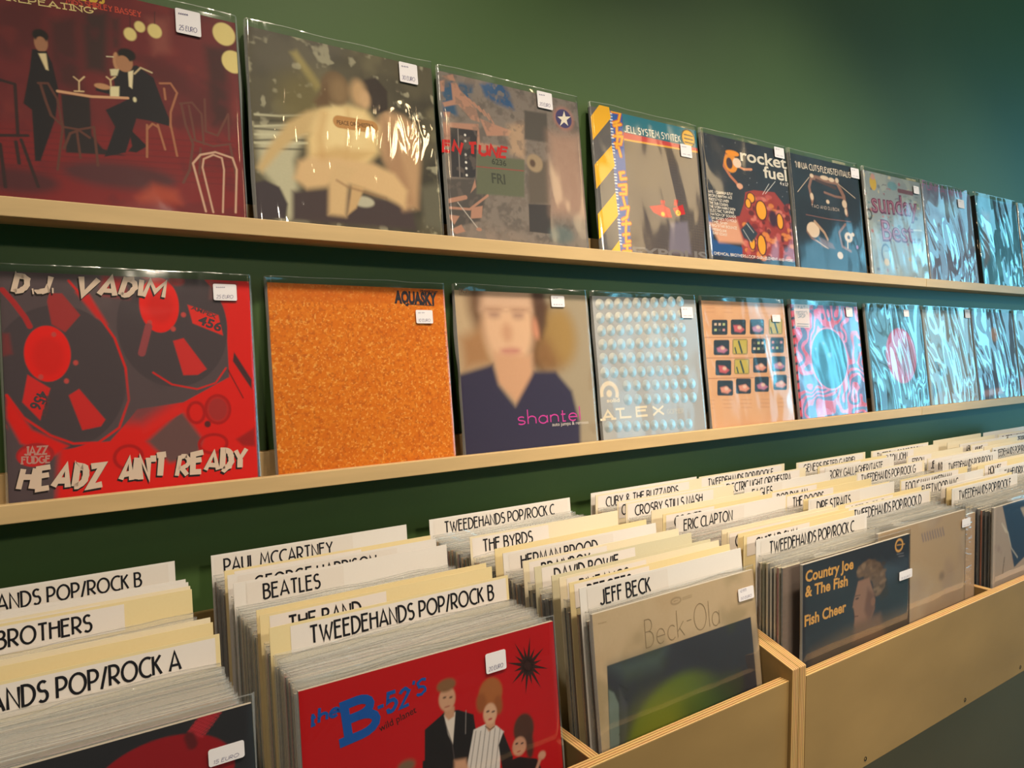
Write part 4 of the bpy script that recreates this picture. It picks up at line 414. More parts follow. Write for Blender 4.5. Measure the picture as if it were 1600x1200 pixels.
 'U5':[('bg',(44,49,60)),('noise',(56,60,70),6,0.5,0.8,0.5,12),('ell',0.603,0.693,0.0045,0.003,(190,190,190),0.002,0.7,0),('ell',0.767,0.601,0.0045,0.003,(190,190,190),0.002,0.7,0),('ell',0.71,0.606,0.0045,0.003,(190,190,190),0.002,0.7,0),('ell',0.046,0.769,0.0035,0.0025,(190,190,190),0.002,0.7,0),('ell',0.953,0.789,0.0045,0.0025,(190,190,190),0.002,0.7,0),('ell',0.953,1.095,0.0045,0.003,(190,190,190),0.002,0.7,0),('ell',0.485,0.949,0.0045,0.0025,(190,190,190),0.002,0.7,0),('ell',0.535,0.777,0.004,0.0025,(190,190,190),0.002,0.7,0),('ell',0.048,0.899,0.004,0.0025,(190,190,190),0.002,0.7,0),('ell',0.248,0.557,0.004,0.0025,(190,190,190),0.002,0.7,0),('ell',0.802,1.045,0.0045,0.003,(190,190,190),0.002,0.7,0),('ell',0.837,1.062,0.0045,0.003,(190,190,190),0.002,0.7,0),('ell',0.647,1.039,0.0045,0.0025,(190,190,190),0.002,0.7,0),('ell',-0.007,0.552,0.0035,0.0025,(190,190,190),0.002,0.7,0),('ell',0.233,0.927,0.004,0.0025,(190,190,190),0.002,0.7,0),('ell',0.976,0.664,0.005,0.003,(190,190,190),0.002,0.7,0),('ell',0.254,0.534,0.004,0.003,(190,190,190),0.002,0.7,0),('ell',0.522,0.718,0.0045,0.003,(190,190,190),0.002,0.7,0),('ell',0.175,0.536,0.004,0.003,(190,190,190),0.002,0.7,0),('ell',0.655,0.575,0.0045,0.003,(190,190,190),0.002,0.7,0),('ell',0.929,0.985,0.0045,0.003,(190,190,190),0.002,0.7,0),('ell',0.384,0.977,0.004,0.003,(190,190,190),0.002,0.7,0),('ell',0.183,0.999,0.004,0.0025,(190,190,190),0.002,0.7,0),('ell',0.292,0.729,0.004,0.003,(190,190,190),0.002,0.7,0),('ell',0.007,0.653,0.0035,0.0025,(190,190,190),0.002,0.7,0),('ell',0.35,0.894,0.004,0.003,(190,190,190),0.002,0.7,0),('ell',0.831,0.868,0.0045,0.003,(190,190,190),0.002,0.7,0),('ell',0.316,0.797,0.0045,0.0025,(190,190,190),0.002,0.7,0),('ell',0.745,1.094,0.0045,0.003,(190,190,190),0.002,0.7,0),('ell',1.044,1.161,0.0045,0.003,(190,190,190),0.002,0.7,0),('ell',0.727,0.651,0.0045,0.0025,(190,190,190),0.002,0.7,0),('ell',0.013,0.597,0.004,0.0025,(190,190,190),0.002,0.7,0),('ell',0.357,0.751,0.0045,0.0025,(190,190,190),0.002,0.7,0),('ell',0.056,0.989,0.0035,0.003,(190,190,190),0.002,0.7,0),('ell',0.152,0.526,0.004,0.003,(190,190,190),0.002,0.7,0),('ell',0.181,0.634,0.004,0.0025,(190,190,190),0.002,0.7,0),('ell',0.912,0.617,0.0045,0.003,(190,190,190),0.002,0.7,0),('ell',0.353,0.87,0.004,0.0025,(190,190,190),0.002,0.7,0),('ell',0.5,0.662,0.004,0.003,(190,190,190),0.002,0.7,0),('ell',0.099,0.628,0.004,0.003,(190,190,190),0.002,0.7,0),('line',[(0.262,0.865),(0.227,0.775),(0.288,0.709),(0.354,0.664),(0.389,0.625)],0.024,(196,118,84),0.003,1),('line',[(0.388,0.797),(0.459,0.78),(0.552,0.792)],0.018,(222,150,112),0.003,1),('ell',0.31,0.808,0.0775,0.072,(236,150,52),0.006,1,0),('ell',0.294,0.806,0.0355,0.0435,(70,50,60),0.006,1,0),('ell',0.384,0.82,0.049,0.0375,(242,212,190),0.005,1,0),('ell',0.339,0.889,0.0785,0.022,(246,152,40),0.006,1,0),('ell',0.391,0.641,0.036,0.022,(226,170,140),0.006,1,0),('text','sans','rocket',(0.429,0.846),(1.006,0.856),0.098,(232,222,206),0.02,0),('text','sans','fuel',(0.696,0.748),(0.994,0.753),0.097,(232,222,206),0.02,0),('text','sans','4 x LP',(0.894,0.711),(1.006,0.711),0.03,(230,220,210),0.02,0),('poly',[(0.45,0.6),(0.553,0.628),(0.813,0.641),(0.972,0.511),(1.017,0.39),(1.002,0.094),(0.345,0.087),(0.349,0.225),(0.085,0.35),(0.358,0.407),(0.421,0.51)],(160,58,54),0.006,1),('ell',0.865,0.18,0.0155,0.028,(196,88,84),0.008,0.9,0),('ell',0.532,0.33,0.0235,0.0115,(122,40,44),0.008,0.9,0),('ell',0.972,0.351,0.024,0.016,(214,120,104),0.008,0.9,0),('ell',0.885,0.302,0.035,0.0155,(226,136,70),0.008,0.9,0),('ell',0.538,0.563,0.0405,0.0195,(226,136,70),0.008,0.9,0),('ell',0.413,0.208,0.022,0.0135,(92,34,40),0.008,0.9,0),('ell',0.695,0.577,0.0395,0.01,(226,136,70),0.008,0.9,0),('ell',0.63,0.493,0.041,0.02,(214,120,104),0.008,0.9,0),('ell',0.767,0.21,0.017,0.018,(214,120,104),0.008,0.9,0),('ell',0.451,0.369,0.017,0.027,(150,50,60),0.008,0.9,0),('ell',0.891,0.122,0.028,0.019,(92,34,40),0.008,0.9,0),('ell',0.615,0.458,0.027,0.027,(196,88,84),0.008,0.9,0),('ell',0.597,0.097,0.04,0.0215,(226,136,70),0.008,0.9,0),('ell',0.965,0.541,0.029,0.02,(150,50,60),0.008,0.9,0),('ell',0.95,0.445,0.038,0.025,(92,34,40),0.008,0.9,0),('ell',0.587,0.312,0.032,0.0255,(122,40,44),0.008,0.9,0),('ell',0.861,0.267,0.0225,0.0285,(92,34,40),0.008,0.9,0),('ell',0.49,0.158,0.026,0.0235,(122,40,44),0.008,0.9,0),('ell',0.818,0.381,0.038,0.0225,(122,40,44),0.008,0.9,0),('ell',0.606,0.271,0.034,0.0255,(122,40,44),0.008,0.9,0),('ell',1.001,0.549,0.041,0.019,(122,40,44),0.008,0.9,0),('ell',0.995,0.367,0.0305,0.0125,(122,40,44),0.008,0.9,0),('ell',0.986,0.388,0.035,0.024,(92,34,40),0.008,0.9,0),('ell',0.649,0.288,0.04,0.019,(226,136,70),0.008,0.9,0),('ell',0.585,0.315,0.0375,0.0145,(196,88,84),0.008,0.9,0),('ell',0.519,0.293,0.0305,0.0125,(92,34,40),0.008,0.9,0),('ell',0.501,0.225,0.04,0.028,(214,120,104),0.008,0.9,0),('ell',0.469,0.514,0.022,0.0125,(214,120,104),0.008,0.9,0),('ell',0.745,0.398,0.024,0.0225,(196,88,84),0.008,0.9,0),('ell',0.784,0.493,0.04,0.009,(226,136,70),0.008,0.9,0),('ell',0.964,0.189,0.0405,0.023,(150,50,60),0.008,0.9,0),('ell',0.667,0.584,0.031,0.011,(150,50,60),0.008,0.9,0),('ell',0.682,0.121,0.022,0.0155,(214,120,104),0.008,0.9,0),('ell',0.636,0.188,0.0315,0.016,(214,120,104),0.008,0.9,0),('ell',0.511,0.393,0.0265,0.0125,(214,120,104),0.008,0.9,0),('ell',0.787,0.435,0.0395,0.009,(196,88,84),0.008,0.9,0),('ell',0.572,0.132,0.0285,0.015,(150,50,60),0.008,0.9,0),('ell',0.638,0.38,0.02,0.0145,(92,34,40),0.008,0.9,0),('ell',0.601,0.111,0.0385,0.0205,(122,40,44),0.008,0.9,0),('ell',0.874,0.469,0.0215,0.0095,(122,40,44),0.008,0.9,0),('ell',0.72,0.462,0.027,0.0115,(150,50,60),0.008,0.9,0),('ell',1.02,0.513,0.016,0.0125,(226,136,70),0.008,0.9,0),('ell',0.417,0.311,0.02,0.027,(196,88,84),0.008,0.9,0),('ell',0.572,0.457,0.0175,0.029,(122,40,44),0.008,0.9,0),('ell',0.667,0.1,0.0285,0.026,(92,34,40),0.008,0.9,0),('ell',0.5,0.443,0.0325,0.0205,(92,34,40),0.008,0.9,0),('ell',0.73,0.372,0.024,0.024,(150,50,60),0.008,0.9,0),('ell',0.525,0.585,0.0285,0.0225,(196,88,84),0.008,0.9,0),('ell',0.948,0.349,0.015,0.025,(226,136,70),0.008,0.9,0),('ell',0.752,0.259,0.041,0.022,(226,136,70),0.008,0.9,0),('ell',0.68,0.257,0.034,0.027,(226,136,70),0.008,0.9,0),('ell',0.903,0.268,0.027,0.015,(226,136,70),0.008,0.9,0),('ell',0.692,0.326,0.028,0.0155,(214,120,104),0.008,0.9,0),('ell',0.66,0.327,0.015,0.0235,(122,40,44),0.008,0.9,0),('ell',0.885,0.216,0.034,0.0095,(92,34,40),0.008,0.9,0),('ell',0.698,0.571,0.0255,0.019,(196,88,84),0.008,0.9,0),('ell',0.945,0.519,0.0335,0.029,(92,34,40),0.008,0.9,0),('ell',0.916,0.114,0.0355,0.018,(214,120,104),0.008,0.9,0),('ell',0.783,0.403,0.0185,0.0215,(196,88,84),0.008,0.9,0),('ell',0.73,0.272,0.0345,0.0145,(150,50,60),0.008,0.9,0),('ell',0.736,0.231,0.0385,0.012,(226,136,70),0.008,0.9,0),('ell',0.451,0.238,0.0265,0.016,(92,34,40),0.008,0.9,0),('ell',0.666,0.574,0.0335,0.012,(92,34,40),0.008,0.9,0),('ell',0.835,0.471,0.0415,0.02,(214,120,104),0.008,0.9,0),('ell',0.562,0.313,0.0205,0.0235,(150,50,60),0.008,0.9,0),('ell',0.983,0.215,0.04,0.0185,(226,136,70),0.008,0.9,0),('ell',0.501,0.228,0.031,0.01,(92,34,40),0.008,0.9,0),('ell',0.407,0.147,0.0265,0.017,(226,136,70),0.008,0.9,0),('ell',0.946,0.383,0.0245,0.0255,(196,88,84),0.008,0.9,0),('ell',0.743,0.414,0.038,0.028,(226,136,70),0.008,0.9,0),('ell',0.843,0.506,0.0175,0.0295,(92,34,40),0.008,0.9,0),('ell',0.725,0.501,0.0335,0.0165,(214,120,104),0.008,0.9,0),('ell',0.55,0.123,0.033,0.0245,(226,136,70),0.008,0.9,0),('ell',0.467,0.167,0.0305,0.0245,(226,136,70),0.008,0.9,0),('ell',1.011,0.45,0.016,0.03,(214,120,104),0.008,0.9,0),('ell',0.866,0.42,0.017,0.0095,(214,120,104),0.008,0.9,0),('ell',0.526,0.341,0.0385,0.022,(122,40,44),0.008,0.9,0),('ell',0.414,0.341,0.037,0.021,(226,136,70),0.008,0.9,0),('ell',0.604,0.362,0.019,0.022,(196,88,84),0.008,0.9,0),('ell',0.641,0.404,0.038,0.012,(122,40,44),0.008,0.9,0),('ell',0.453,0.172,0.033,0.0215,(196,88,84),0.008,0.9,0),('ell',0.733,0.593,0.0405,0.0165,(196,88,84),0.008,0.9,0),('ell',0.811,0.272,0.0275,0.0285,(196,88,84),0.008,0.9,0),('ell',0.9,0.46,0.0275,0.014,(214,120,104),0.008,0.9,0),('ell',0.416,0.221,0.028,0.0215,(150,50,60),0.008,0.9,0),('ell',0.613,0.106,0.024,0.015,(226,136,70),0.008,0.9,0),('ell',0.657,0.567,0.0415,0.0185,(214,120,104),0.008,0.9,0),('ell',0.535,0.483,0.015,0.021,(92,34,40),0.008,0.9,0),('ell',0.427,0.19,0.024,0.0095,(150,50,60),0.008,0.9,0),('ell',0.891,0.193,0.0305,0.0285,(92,34,40),0.008,0.9,0),('ell',0.424,0.131,0.0265,0.027,(196,88,84),0.008,0.9,0),('ell',0.81,0.287,0.0285,0.025,(196,88,84),0.008,0.9,0),('ell',0.568,0.386,0.022,0.01,(196,88,84),0.008,0.9,0),('ell',1.017,0.539,0.0355,0.023,(214,120,104),0.008,0.9,0),('ell',0.625,0.543,0.029,0.0275,(150,50,60),0.008,0.9,0),('ell',0.439,0.215,0.03,0.017,(122,40,44),0.008,0.9,0),('ell',0.695,0.315,0.024,0.0215,(92,34,40),0.008,0.9,0),('ell',0.401,0.199,0.031,0.026,(214,120,104),0.008,0.9,0),('ell',0.677,0.208,0.021,0.017,(214,120,104),0.008,0.9,0),('ell',0.517,0.544,0.02,0.0105,(226,136,70),0.008,0.9,0),('ell',0.99,0.289,0.023,0.0195,(214,120,104),0.008,0.9,0),('ell',0.461,0.48,0.021,0.0165,(196,88,84),0.008,0.9,0),('ell',0.434,0.195,0.023,0.0235,(196,88,84),0.008,0.9,0),('ell',0.945,0.292,0.037,0.021,(226,136,70),0.008,0.9,0),('ell',0.481,0.239,0.0345,0.009,(196,88,84),0.008,0.9,0),('ell',0.852,0.484,0.038,0.017,(214,120,104),0.008,0.9,0),('ell',0.615,0.442,0.0175,0.0185,(122,40,44),0.008,0.9,0),('ell',0.611,0.564,0.0345,0.02,(196,88,84),0.008,0.9,0),('ell',0.449,0.097,0.035,0.0175,(122,40,44),0.008,0.9,0),('ell',0.982,0.317,0.0215,0.018,(122,40,44),0.008,0.9,0),('ell',0.539,0.408,0.018,0.021,(214,120,104),0.008,0.9,0),('ell',0.753,0.524,0.0345,0.018,(226,136,70),0.008,0.9,0),('ell',0.624,0.476,0.0725,0.0805,(70,30,34),0.005,1,0),('ell',0.624,0.476,0.0585,0.0715,(248,164,42),0.005,1,0),('ell',0.511,0.563,0.054,0.044,(70,30,34),0.005,1,0),('ell',0.511,0.563,0.04,0.035,(248,164,42),0.005,1,0),('ell',0.848,0.409,0.0505,0.068,(70,30,34),0.005,1,0),('ell',0.848,0.409,0.036,0.059,(248,164,42),0.005,1,0),('ell',0.592,0.2,0.058,0.0835,(70,30,34),0.005,1,0),('ell',0.592,0.2,0.0445,0.075,(248,164,42),0.005,1,0),('ell',0.477,0.213,0.0435,0.061,(70,30,34),0.005,1,0),('ell',0.477,0.213,0.0305,0.0525,(248,164,42),0.005,1,0),('ell',0.471,0.515,0.04,0.0415,(70,30,34),0.005,1,0),('ell',0.471,0.515,0.027,0.033,(248,164,42),0.005,1,0),('poly',[(0.351,0.3),(0.451,0.373),(0.554,0.284),(0.477,0.213),(0.383,0.238)],(48,60,74),0.01,1),('line',[(0.384,0.303),(0.461,0.212)],0.006,(190,190,190),0.003,1),('line',[(0.432,0.355),(0.505,0.291)],0.007,(190,190,190),0.003,1),('ell',0.763,0.423,0.053,0.0675,(66,40,60),0.02,1,0),('poly',[(-0.006,0.403),(0.039,0.346),(0.035,0.201),(0.356,0.162),(0.345,0.087),(-0.011,0.085)],(30,80,140),0.01,1),('poly',[(0.006,0.322),(0.321,0.372),(0.377,0.195),(0.093,0.185)],(222,160,130),0.02,1),('line',[(0.66,0.607),(0.752,0.701)],0.004,(235,230,225),0.003,1),('line',[(0.696,0.617),(0.835,0.731)],0.004,(235,230,225),0.003,1),('text','deco','A.P.E. - QUANNUM & FLY',(0.027,0.549),(0.295,0.558),0.019,(238,226,212),0.2,0),('text','deco','PEOPLE RHYTHM ACE',(0.027,0.521),(0.287,0.529),0.018,(238,226,212),0.2,0),('text','deco','FREESTYLE LINER',(0.028,0.493),(0.244,0.497),0.018,(238,226,212),0.2,0),('text','deco','THE DUB COUSINS',(0.029,0.466),(0.232,0.467),0.018,(238,226,212),0.2,0),('text','deco','THE STORM MARK E SMITH',(0.03,0.438),(0.309,0.441),0.018,(238,226,212),0.2,0),('text','deco','ELECTRIC TURNPIKE',(0.031,0.41),(0.295,0.414),0.018,(238,226,212),0.2,0),('text','deco','NATION OF SOUNDS',(0.032,0.382),(0.31,0.385),0.018,(238,226,212),0.2,0),('text','deco','SIX ROSES TO HOLD',(0.032,0.354),(0.311,0.353),0.018,(238,226,212),0.2,0),('text','deco','THE SHIP',(0.033,0.327),(0.204,0.323),0.018,(238,226,212),0.2,0),('text','deco','BIG STAR BOUNCE',(0.034,0.299),(0.311,0.299),0.018,(238,226,212),0.2,0),('text','deco','MISSING LINK',(0.035,0.271),(0.188,0.265),0.018,(238,226,212),0.2,0),('text','deco','EAST COAST',(0.036,0.243),(0.192,0.237),0.018,(238,226,212),0.2,0),('text','deco','CHEMICAL BROTHERS,LOOP GURU,ELEMENT AND MORE',(0.027,0.09),(0.97,0.089),0.019,(236,226,216),0.2,0),('sticker',0.849,0.93,0.973,1.016,['~~','~~'])],
 'U6':[('bg',(40,48,58)),('noise',(54,66,78),4,0.45,0.8,0.6,13),('line',[(0.302,0.844),(0.247,0.742),(0.271,0.627)],0.031,(148,108,94),0.006,1),('line',[(0.304,0.832),(0.478,0.83),(0.662,0.828),(0.747,0.715),(0.766,0.558)],0.043,(148,108,94),0.006,1),('line',[(0.46,0.72),(0.619,0.701),(0.745,0.703)],0.019,(148,108,94),0.006,1),('line',[(0.291,0.653),(0.262,0.591)],0.017,(148,108,94),0.006,1),('line',[(0.356,0.815),(0.632,0.776)],0.026,(84,62,60),0.006,1),('ell',0.481,0.848,0.0615,0.0185,(226,200,174),0.006,1,0),('ell',0.582,0.843,0.042,0.0185,(226,200,174),0.006,1,0),('ell',0.746,0.648,0.0365,0.035,(226,200,174),0.006,1,0),('ell',0.273,0.663,0.0235,0.031,(226,200,174),0.006,1,0),('ell',0.298,0.843,0.0275,0.017,(226,200,174),0.006,1,0),('ell',0.665,0.847,0.0255,0.0225,(226,200,174),0.006,1,0),('ell',0.756,0.581,0.0195,0.03,(226,200,174),0.006,1,0),('ell',0.497,0.642,0.0245,0.017,(226,200,174),0.006,1,0),('line',[(0.082,0.682),(0.261,0.826)],0.005,(226,200,174),0.003,1),('line',[(0.681,0.818),(0.924,0.72)],0.005,(226,200,174),0.003,1),('text','deco',"'NINJA CUTS:FLEXISTENTIALISM'",(0.084,0.888),(0.946,0.898),0.049,(232,214,192),0.16,0),('text','deco','TAO AND DJ BOX',(0.258,0.57),(0.656,0.574),0.026,(205,185,170),0.14,0),('line',[(0.166,0.5),(0.482,0.492),(0.816,0.498)],0.004,(150,100,90),0.003,1),('ell',0.247,0.379,0.0885,0.065,(226,200,174),0.006,1,0),('ell',0.759,0.355,0.06,0.0445,(226,200,174),0.006,1,0),('ell',0.759,0.355,0.0215,0.0165,(90,70,66),0.004,1,0),('line',[(0.278,0.452),(0.402,0.368),(0.442,0.312)],0.026,(186,150,122),0.006,1),('line',[(0.157,0.36),(0.216,0.306),(0.346,0.269)],0.016,(148,108,94),0.006,1),('poly',[(0.316,0.326),(0.508,0.281),(0.541,0.236),(0.342,0.245)],(120,90,84),0.01,1),('line',[(0.73,0.468),(0.62,0.386),(0.649,0.267),(0.774,0.233)],0.023,(148,108,94),0.006,1),('ell',0.604,0.186,0.042,0.0315,(226,200,174),0.006,1,0),('ell',0.828,0.385,0.026,0.0175,(226,200,174),0.004,1,0),('line',[(0.736,0.31),(0.732,0.261)],0.017,(226,200,174),0.003,1),('ell',0.88,0.277,0.0175,0.0175,(170,130,180),0.004,1,0),('line',[(0.272,0.293),(0.327,0.274)],0.007,(205,175,150),0.003,1),('line',[(0.293,0.284),(0.349,0.266)],0.007,(205,175,150),0.003,1),('line',[(0.315,0.275),(0.372,0.258)],0.007,(205,175,150),0.003,1),('line',[(0.337,0.266),(0.394,0.25)],0.007,(205,175,150),0.003,1),('line',[(0.36,0.257),(0.417,0.242)],0.007,(205,175,150),0.003,1),('line',[(0.382,0.248),(0.439,0.234)],0.007,(205,175,150),0.003,1),('sticker',0.881,0.899,1.006,0.99,['~~','~~'])],
